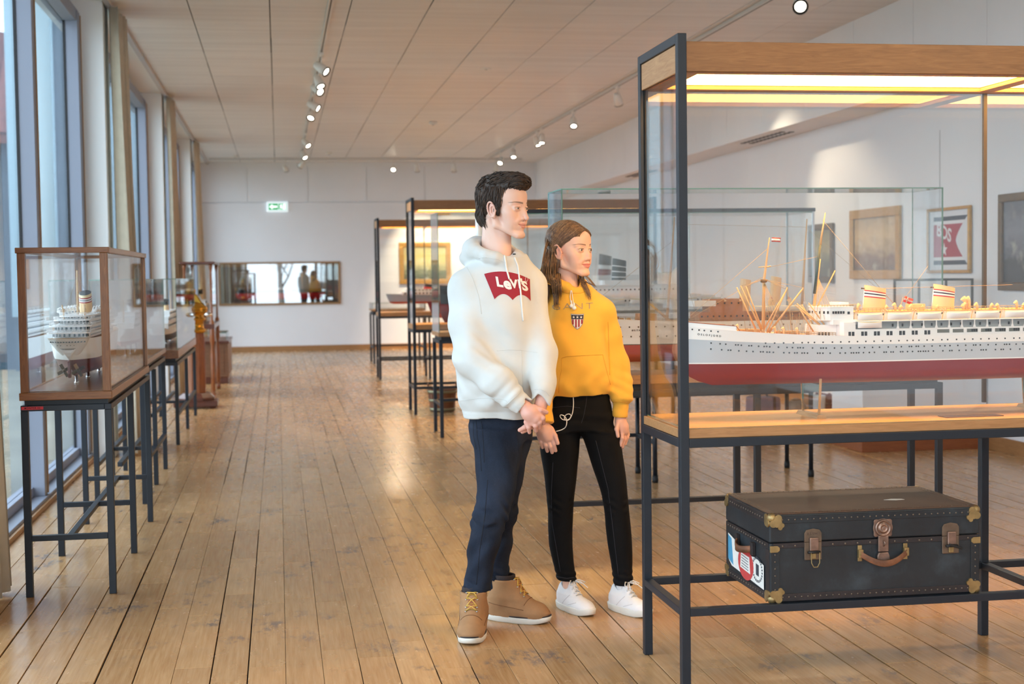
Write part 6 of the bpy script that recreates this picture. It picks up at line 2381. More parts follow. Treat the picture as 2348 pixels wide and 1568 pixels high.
def eyes(parent, T, M, s, look):
    """eyeballs turned a little toward what the person watches"""
    for q in (-1, 1):
        c = T((q * .0315, .0735, .0))
        fw = M @ np.array(look)
        fw /= np.linalg.norm(fw)
        mb = MB().ball(c, .0136 * s, 10)
        a = np.cross(fw, [0, 0, 1.0])
        a /= np.linalg.norm(a)
        b = np.cross(a, fw)
        R_ = .0136 * s
        for rad, m in ((.0068, 1), (.0034, 2)):
            rings = []
            for f in (0, .5, 1):
                rr = rad * s * (1 - f) + 1e-5
                dd = math.sqrt(max(R_ ** 2 - rr ** 2, 0)) + (.0003 if m == 1 else .0005)
                rings.append([c + fw * dd + rr * (a * math.cos(2 * math.pi * k / 18) + b * math.sin(2 * math.pi * k / 18)) for k in range(18)])
            mb.loft(rings, m, True)
        mb.build('eye', [EYE_W, EYE_I, EYE_P], parent)


def finger(F, p, pts, rs, lys):
    P_ = [p.px(x, y, l) for (x, y), l in zip(pts, lys)]
    F.chain(P_, rs, .0035)


def lock(mb, path, w, flat, mat=0, n=6):
    """a tapering clump of hair"""
    m = len(path)
    rs = [w * (.55 + .45 * math.sin(math.pi * min(1, (i + .6) / m * 1.05))) * (1 - .75 * max(0, (i / (m - 1) - .6) / .4)) for i in range(m)]
    mb.tube(path, rs, n, mat, True, True, flat)
# ------------------------------------------------------------------ fabrics
def cloth_mat(name, rgb, rough=.85, wv=900, bump=.25, sheen=.15):
    t = NT(name)
    co = t.coord()
    f = t.noise(co, 9, 4)
    c = lin(rgb)
    t.set(Base_Color=t.ramp(f, [(.3, tuple(q * .95 for q in c)), (.7, tuple(min(1, q * 1.03) for q in c))]), Roughness=rough, Sheen_Weight=sheen)
    t.bump(t.noise(co, wv, 2), bump, .001)
    return t.m


def denim_mat(name, dark, light, fade):
    t = NT(name)
    co = t.coord()
    f = t.noise(t.scale(co, (1, 1, .5)), 7, 5, .6)
    g = t.noise(co, 420, 2)
    c = t.ramp(f, [(.35, lin(dark)), (.75, lin(light))])
    c = t.mix(t.math('MULTIPLY', t.ramp(g, [(.5, 0.0), (.7, 1.0)]), fade), c, lin(tuple(min(255, q * 1.7) for q in light)))
    t.set(Base_Color=c, Roughness=.85)
    t.b.inputs['Specular IOR Level'].default_value = .2
    t.bump(g, .25, .001)
    return t.m


HOOD_W = cloth_mat('white_fleece', (214, 219, 219))
HOOD_Y = cloth_mat('yellow_fleece', (246, 188, 70))
RIB_Y = cloth_mat('yellow_rib', (232, 172, 56))
DENIM = denim_mat('blue_denim', (22, 28, 40), (44, 53, 70), .10)
BLKJ = denim_mat('black_denim', (9, 9, 11), (17, 18, 21), .06)
SKIN = tone_mat('skin', .46, .12, (320, .08))
HAIR_B = plain('dark_brown_hair', (50, 38, 31), .55, 0, .35, 60)
HAIR_B2 = plain('brown_hair', (74, 56, 44), .5, 0, .3, 60)
HAIR_G = plain('light_brown_hair', (98, 75, 58), .48, 0, .35, 60)
HAIR_G2 = plain('golden_brown_hair', (140, 108, 76), .48, 0, .3, 60)
SUEDE = plain('tan_nubuck', (164, 124, 86), .85, 0, .14, 14, .3, 300)
SOLE_W = plain('white_sole', (228, 228, 220), .5, 0, .04, 20)
SNEAK = plain('white_knit', (238, 238, 240), .7, 0, .03, 20, .35, 420)
LACE_Y = plain('yellow_lace', (214, 176, 84), .6)
STITCH_W = plain('fleece_stitch', (208, 212, 210), .9)
STITCH_Y = plain('yellow_stitch', (218, 158, 54), .9)
BASE_B = lin((232, 196, 180))
BASE_G = lin((236, 194, 172))


def shoe(root, name, pos, yaw, L, Wd, kind):
    """shoe with toe along yaw (angle from local -y, toward +x)"""
    e = link(name, None, root)
    e.location = tuple(pos)
    e.rotation_euler = (0, 0, yaw)
    # shoe frame: toe along -y, x sideways
    F = Field()
    hl = L / 2
    boot = kind == 'boot'
    wd = Wd / 2
    if boot:
        F.loft([(.02, 0, .0, wd * .98, hl * .97), (.045, 0, .002, wd * .99, hl * .98), (.066, 0, .03, wd * .9, hl * .80), (.085, 0, .06, wd * .7, hl * .55)], .02, 'u', 2.4)
    else:
        F.loft([(.02, 0, .0, wd * .95, hl * .96), (.034, 0, .004, wd * .93, hl * .95), (.050, 0, .03, wd * .84, hl * .76), (.066, 0, .05, wd * .70, hl * .56)], .015, 'u', 2.3)
    if boot:
        F.ell((0, -hl * .55, .045), (wd * .92, hl * .43, .042), None, .02)
        F.cap((0, hl * .52, .07), (0, -hl * .25, .07), wd * .78, wd * .70, .03)
        F.cap((0, hl * .45, .10), (0, -hl * .0, .095), wd * .72, wd * .55, .03)
    else:
        F.ell((0, -hl * .52, .034), (wd * .88, hl * .44, .030), None, .015)
        F.cap((0, hl * .52, .06), (0, -hl * .30, .042), wd * .74, wd * .60, .02)
        F.cap((0, hl * .50, .082), (0, hl * .02, .070), wd * .66, wd * .46, .02)
    if boot:
        F.cap((0, hl * .44, .10), (0, hl * .40, .165), wd * .98, wd * .95, .03)
        F.cap((0, -hl * .02, .10), (0, hl * .22, .165), wd * .6, wd * .8, .03)
        F.box((0, 0, .172 + .05), (.2, .3, .05), None, .001, .003, 's')
        F.cap((0, hl * .36, .13), (0, hl * .36, .25), wd * .82, wd * .82, .004, 's')
    else:
        F.cap((0, hl * .58, .07), (0, hl * .56, .092), wd * .72, wd * .64, .02)
        F.cap((0, hl * .02, .072), (0, hl * .16, .105), wd * .38, wd * .40, .015)
        F.cap((0, hl * .44, .085), (0, hl * .42, .2), wd * .56, wd * .60, .005, 's')
    F.box((0, 0, -.1), (.3, .4, .122), None, .001, .002, 's')
    V, Q = F.mesh(.0032)
    up, _ = np_mesh('shoe_upper', V, Q, SUEDE if boot else SNEAK, e, None, 1)
    b = bvh_of(V, Q)
    # sole: outline following the foot
    def outline(z, g):
        pts = []
        for k in range(40):
            a = 2 * math.pi * k / 40
            c, s_ = math.cos(a), math.sin(a)
            y = hl * 1.01 * s_
            x = wd * 1.02 * np.sign(c) * abs(c) ** .8
            x *= (1 - .16 * max(0, s_)) * (1 - .10 * max(0, 1 - abs(s_ - .15) * 4))
            tip = .012 * max(0, -s_ - .6) ** 1.2 * 2.2
            pts.append((x * g, y * g, z + (tip if z < .02 else tip * .8)))
        return pts
    st = .026 if boot else .03
    MB().loft([outline(.0, .96), outline(.004, 1.02), outline(st - .004, 1.06), outline(st, 1.04)], 0, True).build('sole', SOLE_W, e)
    if boot:
        MB().loft([outline(st - .0005, 1.05), outline(st + .0042, 1.055), outline(st + .0048, .98)], 0, True).build('welt', plain('welt_dark', (44, 34, 34), .6), e)
        # toe cap seam, side panel seam
        MB().loft([[(.0, 0, 0)] * 3] * 2) if False else None

    def drop(x, y):
        h = b.ray_cast(Vector((x, y, .5)), Vector((0, 0, -1)))
        return np.array(h[0]) + np.array([0, 0, .002]) if h[0] is not None else None
    # laces
    y0, y1, n = (-hl * .30, hl * .20, 6) if boot else (-hl * .25, hl * .1, 4)
    lm = LACE_Y if boot else plain('white_lace', (232, 232, 232), .7)
    lc = MB()
    ey = MB()
    xs = .021 if boot else .016
    for k in range(n):
        y = y0 + (y1 - y0) * k / (n - 1)
        y2 = y + (y1 - y0) / (n - 1)
        for s_ in (-1, 1):
            for yb in (y, y2 if k < n - 1 else y):
                path = [drop(s_ * xs * (1 - 2 * t), y + (yb - y) * t) for t in np.linspace(0, 1, 8)]
                path = [q + np.array([0, 0, .002]) for q in path if q is not None]
                if len(path) > 3:
                    lc.tube(path, .0021, 6)
            q = drop(s_ * xs * 1.05, y)
            if q is not None:
                ey.lathe([(.0045, -.001), (.0045, .0012), (.003, .0022), (.0018, .001)], tuple(q), 10)
    top = drop(0, y1)
    if top is not None:
        for s_ in (-1, 1):
            lc.tube([top + np.array([0, 0, .004]), top + np.array([s_ * .022, -.012, .010]), top + np.array([s_ * .04, -.03, .0]), top + np.array([s_ * .026, -.03, -.004]), top + np.array([0, -.004, .005])], .002, 6)
            lc.tube([top + np.array([0, -.002, .004]), top + np.array([s_ * .016, -.03, .006]), top + np.array([s_ * .034, -.06, -.018])], .002, 6)
    lc.build('laces', lm, e)
    if boot:
        ey.build('eyelets', CHROME, e)['kind'] = 'stuff'
        cb = Field()
        cb.cap((0, hl * .38, .10), (0, hl * .36, .182), wd * .80, wd * .84, .004)
        cb.cap((0, hl * .36, .1), (0, hl * .36, .26), wd * .62, wd * .62, .003, 's')
        cb.box((0, 0, .19 + .05), (.2, .3, .05), None, .001, .003, 's')
        V2, Q2 = cb.mesh(.004)
        np_mesh('collar', V2, Q2, plain('boot_collar', (48, 40, 42), .8), e, None, 1)
        tg = MB().loft([[drop(x, y) + np.array([0, 0, .001]) if drop(x, y) is not None else np.array([x, y, .1]) for x in (-.014, -.007, 0, .007, .014)] for y in np.linspace(y0, y1 + .02, 6)], 0, True, False)
        tg.build('tongue', plain('boot_tongue', (150, 92, 60), .8), e)
        for s_ in (-1, 1):
            path = []
            for t in np.linspace(0, 1, 12):
                y = -hl * .36 + hl * 1.1 * t
                h = b.ray_cast(Vector((s_ * .3, y, .058 + .02 * t)), Vector((-s_, 0, 0)))
                if h[0] is not None:
                    path.append(np.array(h[0]) + np.array([s_ * .0008, 0, 0]))
            if len(path) > 3:
                MB().tube(path, .0013, 5).build('side_seam', plain('suede_seam', (122, 84, 54), .9), e)
        path = [drop(x, -hl * .36 - .012 * (1 - (x / .04) ** 2)) for x in np.linspace(-.042, .042, 14)]
        MB().tube([q - np.array([0, 0, .0012]) for q in path if q is not None], .0014, 5).build('toe_seam', plain('suede_seam', (122, 84, 54), .9), e)
    else:
        cb = Field()
        cb.cap((0, hl * .42, .06), (0, hl * .36, .15), wd * .54, wd * .56, .004)
        for s_ in (-1, 1):
            for (ya, za, yb, zb_) in ((hl * .30, .032, -hl * .02, .075), (-hl * .05, .034, -hl * .45, .052)):
                path = []
                for t in np.linspace(0, 1, 12):
                    h = b.ray_cast(Vector((s_ * .3, ya + (yb - ya) * t, za + (zb_ - za) * t)), Vector((-s_, 0, 0)))
                    if h[0] is not None:
                        path.append(np.array(h[0]))
                if len(path) > 3:
                    MB().tube(path, .0014, 5).build('panel_seam', plain('sneaker_seam', (214, 214, 216), .7), e)
        V2, Q2 = cb.mesh(.004)
        np_mesh('sock', V2, Q2, plain('white_sock', (226, 226, 230), .9), e, None, 1)
    return e


def decal(p, bvh, verts, faces, fn, name, mat, parent, lift=.0016, cuts=1):
    """print lying on a garment: fn maps flat lettering coords to photo pixels"""
    bm = bmesh.new()
    vs = [bm.verts.new((x, y, 0)) for x, y, *_ in verts]
    for f in faces:
        try:
            bm.faces.new([vs[i] for i in f])
        except ValueError:
            pass
    for _ in range(cuts):
        bmesh.ops.triangulate(bm, faces=bm.faces)
        bmesh.ops.subdivide_edges(bm, edges=bm.edges, cuts=1, use_grid_fill=True)
    bm.verts.ensure_lookup_table()
    bm.verts.index_update()
    out, last = [], None
    for v in bm.verts:
        c = p.cast(bvh, *fn(v.co.x, v.co.y), lift)
        out.append(c)
    known = [c for c in out if c is not None]
    out = [c if c is not None else known[0] for c in out]
    fs = [tuple(v.index for v in f.verts) for f in bm.faces]
    bm.free()
    return MB().add(out, fs, 0, True).build(name, mat, parent)


# ================================================================== boy in the white hoodie
B = Person('tall young person in a white hoodie and blue jeans, hands clasped, looking right', .885, 5.66)
px = B.px
o_h = px(1155, 477, .0)
SB = 1.035
TB, MBh = head_frame(o_h, math.radians(57), math.radians(3), 0, SB)
# body (skin): head, neck, shoulders, arms, clasped hands, legs under the clothes
F = Field()
add_head(F, TB, MBh, SB, True)
nb = px(1136, 606, .02)
F.cap(TB((0, -.034, -.045)), nb, .053, .062, .010)
F.cap(TB((0, -.006, -.075)), px(1146, 602, -.01), .036, .048, .012)
F.cap(TB((0, .012, -.105)), TB((0, .014, -.128)), .009, .009, .012)
for q in (-1, 1):
    F.cap(TB((q * .050, -.035, -.05)), px(1160, 596, -.03), .009, .008, .012)
fineV = []
hands = Field()
# near hand lying over the other wrist
lyh = -.235
wr = px(1203, 934, lyh + .01)
hands.cap(px(1168, 905, lyh + .03), wr, .026, .025, .01)
hands.chain([wr, px(1216, 948, lyh - .004), px(1229, 959, lyh - .006)], [.025, .026, .024], .012)
hands.cap(px(1208, 950, lyh - .002), px(1219, 968, lyh), .021, .017, .012)
hands.cap(px(1222, 940, lyh), px(1238, 954, lyh), .019, .016, .012)
finger(hands, B, [(1236, 950), (1245, 959), (1246, 970)], [.0105, .0098, .0086], [lyh - .006, lyh - .012, lyh + .008])
finger(hands, B, [(1227, 956), (1237, 968), (1237, 980)], [.0108, .0102, .0088], [lyh - .008, lyh - .014, lyh + .006])
finger(hands, B, [(1217, 964), (1228, 976), (1229, 987)], [.0104, .0098, .0085], [lyh - .006, lyh - .012, lyh + .006])
finger(hands, B, [(1206, 968), (1212, 980), (1214, 991)], [.0094, .0088, .0076], [lyh - .003, lyh - .008, lyh + .004])
finger(hands, B, [(1224, 934), (1240, 940), (1253, 945)], [.0125, .0105, .0085], [lyh, lyh - .004, lyh + .004])
# far hand underneath, finger tips showing at the left
hands.cap(px(1243, 918, lyh + .05), px(1234, 948, lyh + .035), .026, .026, .01)
hands.cap(px(1234, 948, lyh + .035), px(1218, 972, lyh + .03), .027, .022, .012)
finger(hands, B, [(1214, 972), (1203, 980), (1192, 986)], [.0105, .0098, .0085], [lyh + .022, lyh + .018, lyh + .016])
finger(hands, B, [(1216, 978), (1207, 985), (1198, 990)], [.0100, .0092, .008], [lyh + .036, lyh + .034, lyh + .034])
coarse = Field()
coarse.loft([B.st(955, 1100, 1195, 0, .06), B.st(800, 1085, 1200, 0, .10), B.st(680, 1085, 1205, 0, .10), B.st(610, 1110, 1190, .01, .07)], .03)
coarse.cap(nb, px(1140, 640, .02), .06, .07, .03)
for sh, el, wv in ((px(1072, 660, -.03), px(1082, 818, -.13), px(1172, 908, lyh + .03)), (px(1216, 658, .03), px(1246, 805, -.08), px(1243, 920, lyh + .05))):
    coarse.chain([sh, el, wv], [.045, .038, .026], .02)
for hp, kn, an in ((px(1135, 985, -.03), px(1130, 1160, -.108), px(1095, 1365, -.135)), (px(1170, 985, .035), px(1158, 1170, .065), px(1141, 1362, .10))):
    coarse.chain([hp, kn, an], [.05, .030, .024], .02)
Vh, Qh = F.mesh(.0017)
Vk, Qk = hands.mesh(.0022)
Vc, Qc = coarse.mesh(.009)
V = np.concatenate([Vh, Vk, Vc])
Q = np.concatenate([Qh, Qk + len(Vh), Qc + len(Vh) + len(Vk)])
LIP_B, BLUSH, BROW_B = lin((206, 142, 134)), lin((228, 166, 154)), lin((96, 72, 58))
col = skin_tone(V, TB, MBh, SB, o_h, BASE_B, LIP_B, BLUSH, BROW_B, True)
dk = np.linalg.norm(V - px(1225, 960, lyh), axis=1) < .13
kn = np.min([np.linalg.norm(V - px(x, y, lyh - .01), axis=1) for x, y in ((1237, 951), (1228, 957), (1218, 965), (1207, 970), (1246, 960), (1238, 969), (1229, 977))], axis=0)
col[dk] = np.array(lin((224, 172, 156))) * (1 - .35 * np.exp(-(kn[dk] / .011) ** 2))[:, None] + np.array(lin((206, 132, 118))) * (.35 * np.exp(-(kn[dk] / .011) ** 2))[:, None]
np_mesh('body', V, Q, SKIN, B.root, col, 0)
eyes(B.root, TB, MBh, SB, (-.25, 1, -.08))

# hoodie
F = Field()
F.loft([B.st(957, 1064, 1216, -.01, .118), B.st(938, 1060, 1222, -.01, .122), B.st(925, 1050, 1234, -.01, .138), B.st(880, 1046, 1240, -.01, .145), B.st(800, 1048, 1238, -.01, .145), B.st(720, 1052, 1234, -.01, .14),
        B.st(670, 1056, 1230, 0, .13), B.st(640, 1064, 1224, .0, .115), B.st(615, 1080, 1212, .005, .10), B.st(594, 1098, 1196, .01, .085)], .02, 'u', 2.5)
# shoulders and sleeves
sN, eN, wN = px(1073, 662, -.02), px(1083, 822, -.135), px(1192, 924, lyh + .018)
sF, eF, wF = px(1214, 656, .02), px(1240, 808, -.085), px(1242, 912, lyh + .05)
F.cap(px(1108, 618, .0), sN, .055, .072, .04)
F.cap(px(1188, 614, .01), sF, .055, .066, .04)
mN = px(1072, 745, -.075)
F.chain([sN, mN, eN], [.073, .071, .069], .03)
F.chain([eN, px(1140, 872, -.19), px(1176, 908, lyh + .025)], [.068, .058, .052], .025)
F.cap(px(1176, 908, lyh + .024), px(1207, 939, lyh + .010), .046, .043, .006)
F.chain([sF, eF], [.066, .058], .03)
F.chain([eF, px(1246, 875, -.15), px(1245, 893, lyh + .06)], [.057, .05, .047], .025)
F.cap(px(1245, 894, lyh + .060), px(1236, 936, lyh + .040), .042, .039, .006)
# hood collar lying round the neck
cc = px(1137, 585, .0)
ringp = []
for k in range(15):
    a = 2 * math.pi * k / 14
    fr = -math.cos(a - math.radians(57))              # 1 at the front
    fwd = np.array([math.sin(math.radians(40)), -math.cos(math.radians(40))])
    dv = np.array([math.sin(a), -math.cos(a)])
    dot = dv @ fwd
    rx_ = .082 + .022 * max(0, -dot)
    ringp.append((np.array([cc[0] + dv[0] * rx_, cc[1] + dv[1] * rx_ * .95, cc[2] + .006 - .028 * dot - (.012 if dot > .93 else 0)]), .024 + .02 * max(0, -dot)))
for k in range(14):
    F.cap(ringp[k][0], ringp[k + 1][0], ringp[k][1], ringp[k + 1][1], .012)
F.ell(px(1086, 596, .07), (.066, .085, .040), roty(.30), .035)
# neck opening, sleeve openings, hem
F.cap(px(1140, 612, .01), px(1140, 520, -.01), .066, .074, .008, 's')
cuff_end(F, px(1178, 910, lyh + .022), px(1203, 935, lyh + .012), .029)
cuff_end(F, px(1245, 896, lyh + .058), px(1238, 928, lyh + .043), .027)
zc = px(1140, 958)[2]
F.box((0, 0, zc - .1 + .004), (.5, .5, .1), None, .001, .004, 's')
F.loft([(zc - .05, *B.st(955, 1072, 1208, -.01, .108)[1:]), (zc + .03, *B.st(940, 1072, 1208, -.01, .108)[1:])], .004, 's')


def boy_folds(P):
    d = fold_noise(P, .0040, 1.0, (7, 7, 8)) + fold_noise(P, .0016, 5.0, (17, 17, 15))
    el = np.linalg.norm(P - eN, axis=1)
    d += .0060 * np.exp(-(el / .12) ** 2) * np.sin(P[:, 2] * 100 + P[:, 0] * 60 + 2 * np.sin(P[:, 1] * 30)) * (.6 + .4 * np.sin(P[:, 0] * 50 + P[:, 1] * 40))
    ef = np.linalg.norm(P - px(1176, 905, lyh + .02), axis=1)
    d += .003 * np.exp(-(ef / .07) ** 2) * np.sin((P[:, 2] - P[:, 0]) * 130)
    zz = P[:, 2] - zc
    d += .004 * np.exp(-((zz - .075) / .05) ** 2) * np.sin(P[:, 0] * 62 + P[:, 1] * 40 + 1.5 * np.sin(zz * 30))
    d += .0035 * np.exp(-((zz - .34) / .16) ** 2) * np.sin(P[:, 0] * 44 - P[:, 1] * 30 + zz * 14)
    d += .0025 * np.clip(1 - np.abs(np.abs(zz - .036) - .0) / .006, 0, 1)
    return d


F.disp = boy_folds
V, Q = F.mesh(.0045)
hoodie, V = np_mesh('hoodie', V, Q, HOOD_W, B.root, None, 1)
bv = bvh_of(V, Q)
# chest print: wing shaped patch with white lettering
def wing(u, v):
    """u 0..1 across, v 0..1 down -> photo pixel"""
    top = np.array([1110 + 105 * u, 628 + 12 * u - 26 * (4 * u * (1 - u)) * .42])
    bs = 4 * (u * 2 % 1.0) * (1 - (u * 2 % 1.0)) if u < 1 else 0
    bot = np.array([1134 + 83 * u, 686 + 4 * u - 13 * bs])
    if abs(u - .5) < 1e-6:
        bot[1] = 688
    return top + (bot - top) * v


nu, nv = 40, 12
verts, fidx = [], []
for i in range(nu + 1):
    for j in range(nv + 1):
        u = i / nu
        q = wing(u, j / nv)
        q = q + np.array([0, -4 * math.sin(j / nv * math.pi) * 0])
        verts.append((q[0], q[1], 0))
for i in range(nu):
    for j in range(nv):
        a = i * (nv + 1) + j
        fidx.append((a, a + 1, a + nv + 2, a + nv + 1))
decal(B, bv, verts, fidx, lambda x, y: (x, y), 'chest_print', plain('print_red', (158, 28, 48), .7), hoodie, .0014, 0)
for ch, u0, sz, dy in (('L', .245, 30, .0), ('e', .44, 36, -.01), ('V', .60, 27, .0), ('I', .735, 27, .02), ("'", .80, 26, -.06), ('S', .865, 29, .03)):
    v_, f_ = text_mesh(ch, 1.0, bold=.045)
    def fn(x, y, u0=u0, sz=sz, dy=dy):
        u = u0 + x * sz / 88
        q = wing(min(.985, max(.015, u)), .50)
        sk = (wing(u0, 1.0) - wing(u0, 0)) / 60
        c = wing(u0, .48 + dy)
        sl = .16
        return (c[0] + x * sz + -y * sz * .18, c[1] + x * sz * sl - y * sz)
    decal(B, bv, v_, f_, fn, 'print_letter', plain('print_white', (236, 234, 230), .7), hoodie, .0026, 2)
ring = [(.5 + .5 * math.cos(2 * math.pi * k / 16), .5 + .5 * math.sin(2 * math.pi * k / 16)) for k in range(17)]
B.seam(bv, [(1207.5 + 6 * (a - .5), 640 + 10 * (b - .5)) for a, b in ring], .0007, 'registered_mark', plain('print_white', (236, 234, 230), .7), hoodie, 2, .002)
# drawstrings, seams, pocket
STR = plain('hood_string', (236, 236, 232), .7)
B.seam(bv, [(1157, 586), (1160, 604), (1163, 622), (1168, 640)], .0038, 'drawstring', STR, hoodie, 6, .003)
B.seam(bv, [(1180, 590), (1188, 610), (1192, 650), (1196, 690), (1200, 736)], .0036, 'drawstring', STR, hoodie, 6, .003)
c = B.cast(bv, 1179, 583, .002)
if c is not None:
    MB().lathe([(.004, -.001), (.0065, 0), (.0065, .002), (.004, .003)], tuple(c), 12).build('hood_eyelet', BLACK, hoodie)
for pts in ([(1139, 804), (1166, 802), (1196, 803), (1232, 808)], [(1196, 803), (1197, 850), (1200, 900)], [(1048, 920), (1075, 916), (1110, 912), (1150, 914), (1162, 920)], [(1162, 928), (1176, 915), (1194, 900)],
            [(1226, 893), (1240, 892), (1252, 898), (1260, 908)], [(1070, 612), (1085, 640), (1098, 680), (1104, 720)], [(1097, 592), (1115, 590), (1140, 594), (1158, 602)]):
    B.seam(bv, pts, .0010, 'seam', STITCH_W, hoodie, 10, .0003)

# jeans
F = Field()
F.loft([B.st(1010, 1082, 1216, 0, .108), B.st(975, 1076, 1220, 0, .112), B.st(945, 1076, 1214, 0, .108), B.st(925, 1080, 1210, 0, .104)], .03)
F.loft([B.st(1353, 1063, 1124, -.135, .062), B.st(1335, 1064, 1127, -.135, .063), B.st(1310, 1067, 1132, -.135, .066), B.st(1270, 1072, 1140, -.13, .07), B.st(1230, 1077, 1148, -.125, .074), B.st(1190, 1082, 1166, -.115, .080),
        B.st(1150, 1091, 1176, -.105, .084), B.st(1110, 1094, 1184, -.09, .086), B.st(1060, 1090, 1192, -.07, .09), B.st(1010, 1083, 1196, -.045, .098), B.st(980, 1080, 1190, -.03, .10)], .03)
F.loft([B.st(1350, 1114, 1168, .10, .058), B.st(1325, 1113, 1167, .10, .060), B.st(1270, 1116, 1170, .09, .064), B.st(1215, 1124, 1176, .075, .07), B.st(1185, 1128, 1188, .065, .075), B.st(1150, 1128, 1188, .06, .078),
        B.st(1110, 1130, 1196, .06, .084), B.st(1060, 1130, 1207, .05, .09), B.st(1010, 1124, 1219, .04, .096), B.st(980, 1120, 1220, .03, .10)], .02)
zk1, zk2 = px(1120, 1170)[2], px(1150, 1190)[2]
zh = px(1100, 1345)[2]


def jean_folds(P):
    z = P[:, 2]
    d = fold_noise(P, .0022, 4.0, (9, 9, 9))
    d += .0080 * np.exp(-((z - zk1) / .06) ** 2) * np.sin(z * 115 + P[:, 0] * 50 + 2.2 * np.sin(P[:, 0] * 32 + P[:, 1] * 38)) * (.45 + .55 * np.sin(P[:, 0] * 48 + P[:, 1] * 60 + z * 22))
    d += .0065 * np.exp(-((z - zh - .02) / .05) ** 2) * np.sin(z * 150 + P[:, 0] * 45 + 2 * np.sin(P[:, 1] * 45 - P[:, 0] * 30)) * (.5 + .5 * np.sin(P[:, 0] * 55 - P[:, 1] * 50))
    d += .0045 * np.exp(-((z - zk1 + .14) / .1) ** 2) * np.sin(z * 55 - P[:, 0] * 60 + P[:, 1] * 25)
    d += .0035 * np.exp(-((z - zk1 - .22) / .14) ** 2) * np.sin(P[:, 0] * 55 + z * 22 + P[:, 1] * 30)
    return d


F.disp = jean_folds
V, Q = F.mesh(.0045)
jeans, V = np_mesh('jeans', V, Q, DENIM, B.root, None, 1)
bj = bvh_of(V, Q)
ST_B = plain('denim_stitch', (24, 28, 38), .9)
for pts in ([(1092, 965), (1094, 1000), (1100, 1030), (1104, 1080)], [(1104, 965), (1108, 1010), (1110, 1060)], [(1085, 968), (1086, 1000), (1092, 1030)], [(1118, 1100), (1112, 1180), (1100, 1260), (1092, 1340)], [(1183, 980), (1190, 1040), (1183, 1090)]):
    B.seam(bj, pts, .0013, 'seam', ST_B, jeans, 10, .0003)

# hair: scalp shell and swept clumps
F = Field()
s = SB
E = lambda c_, r_, k=.012, op='u': F.ell(TB(c_), np.array(r_) * s, MBh, k * s, op)
E((0, -.024, .046), (.0785, .097, .087))
E((-.004, .036, .098), (.058, .062, .036), .02)
E((0, .075, .095), (.046, .030, .026), .015)
E((0, -.075, -.025), (.058, .040, .058), .02)
for q in (-1, 1):
    E((q * .0655, .016, .012), (.0115, .017, .044), .008)
# bare face, temples and ears
E((0, .112, .002), (.060, .062, .075), .006, 's')
for q in (-1, 1):
    E((q * .057, .094, .022), (.036, .047, .038), .006, 's')
    E((q * .083, -.002, -.012), (.02, .0215, .032), .004, 's')
    E((q * .06, .055, -.03), (.04, .032, .045), .006, 's')
E((0, .02, -.085), (.08, .082, .06), .01, 's')


def hair_disp(P):
    q = (P - np.asarray(TB((0, 0, 0)))) @ MBh / s
    a = np.arctan2(q[:, 0], q[:, 1] + .02)
    tp = np.clip((q[:, 2] - .06) / .05, 0, 1)
    side = .0013 * np.sin(a * 70 + q[:, 2] * 40) + .0008 * np.sin(a * 131 - q[:, 2] * 70)
    top = .0030 * np.sin(q[:, 0] * 330 + q[:, 1] * 130 + 2 * np.sin(q[:, 1] * 70)) + .002 * np.sin(q[:, 0] * 520 - q[:, 1] * 210)
    return side * (1 - tp) + top * tp


F.disp = hair_disp
V, Q = F.mesh(.0022)
hair, V = np_mesh('hair', V, Q, HAIR_B, B.root, None, 0)
hb_ = bvh_of(V, Q)
mb = MB()
random.seed(5)
HC = np.array([0, -.02, .035])


def on_hair(bv_, T_, M_, s_, p, lift):
    """head-frame point carried out to the hair shell"""
    d = np.asarray(p) - HC
    d = d / np.linalg.norm(d)
    h_ = bv_.ray_cast(Vector(T_(HC + d * .25)), Vector(-(M_ @ d)))
    if h_[0] is None:
        return None
    q = (np.array(h_[0]) - np.asarray(T_((0, 0, 0)))) @ M_ / s_
    if np.linalg.norm(q - HC) < .045:
        return None
    return np.asarray(T_(q + d * lift))


for k in range(900):
    az = random.uniform(-math.pi, math.pi)
    z0 = random.uniform(-.55, .98)
    el = math.asin(z0)
    d0 = np.array([math.sin(az) * math.cos(el), math.cos(az) * math.cos(el), math.sin(el)])
    top = z0 > .55
    path = []
    L_ = random.uniform(.035, .055)
    stepd = np.array([-.35, .9, .25]) if top and d0[1] > -.3 else np.array([.0, -.12, -1.0]) if not top else np.array([-.3 * np.sign(d0[1] + .2), .5 * np.sign(d0[1] + .2), -.35])
    stepd = stepd + np.array([random.uniform(-.25, .25), random.uniform(-.2, .2), random.uniform(-.1, .1)])
    pt = HC + d0 * .1
    ok = True
    for i in range(6):
        c = on_hair(hb_, TB, MBh, s, pt, .0005 + (.0055 if top else .0018) * math.sin(i / 5 * 2.4) * random.uniform(.6, 1.2))
        if c is None:
            ok = False
            break
        path.append(c)
        pt = pt + stepd / np.linalg.norm(stepd) * L_ / 5
    if ok or len(path) >= 4:
        lock(mb, path, random.uniform(.0016, .0032) * s, .6, random.choice((0, 0, 0, 1)), 5)
for k in range(420):
    pt = np.array([random.uniform(-.06, .06), random.uniform(-.02, .095), random.uniform(.075, .13)])
    stepd = np.array([random.uniform(-.75, -.2), random.uniform(.5, .9), random.uniform(-.15, .15)])
    path = []
    for i in range(6):
        c = on_hair(hb_, TB, MBh, s, pt, .0006 + .005 * math.sin(i / 5 * 2.6) * random.uniform(.4, 1.2))
        if c is None:
            break
        path.append(c)
        pt = pt + stepd / np.linalg.norm(stepd) * .0085
    if len(path) >= 4:
        lock(mb, path, random.uniform(.0016, .0032) * s, .6, random.choice((0, 0, 0, 1)), 5)
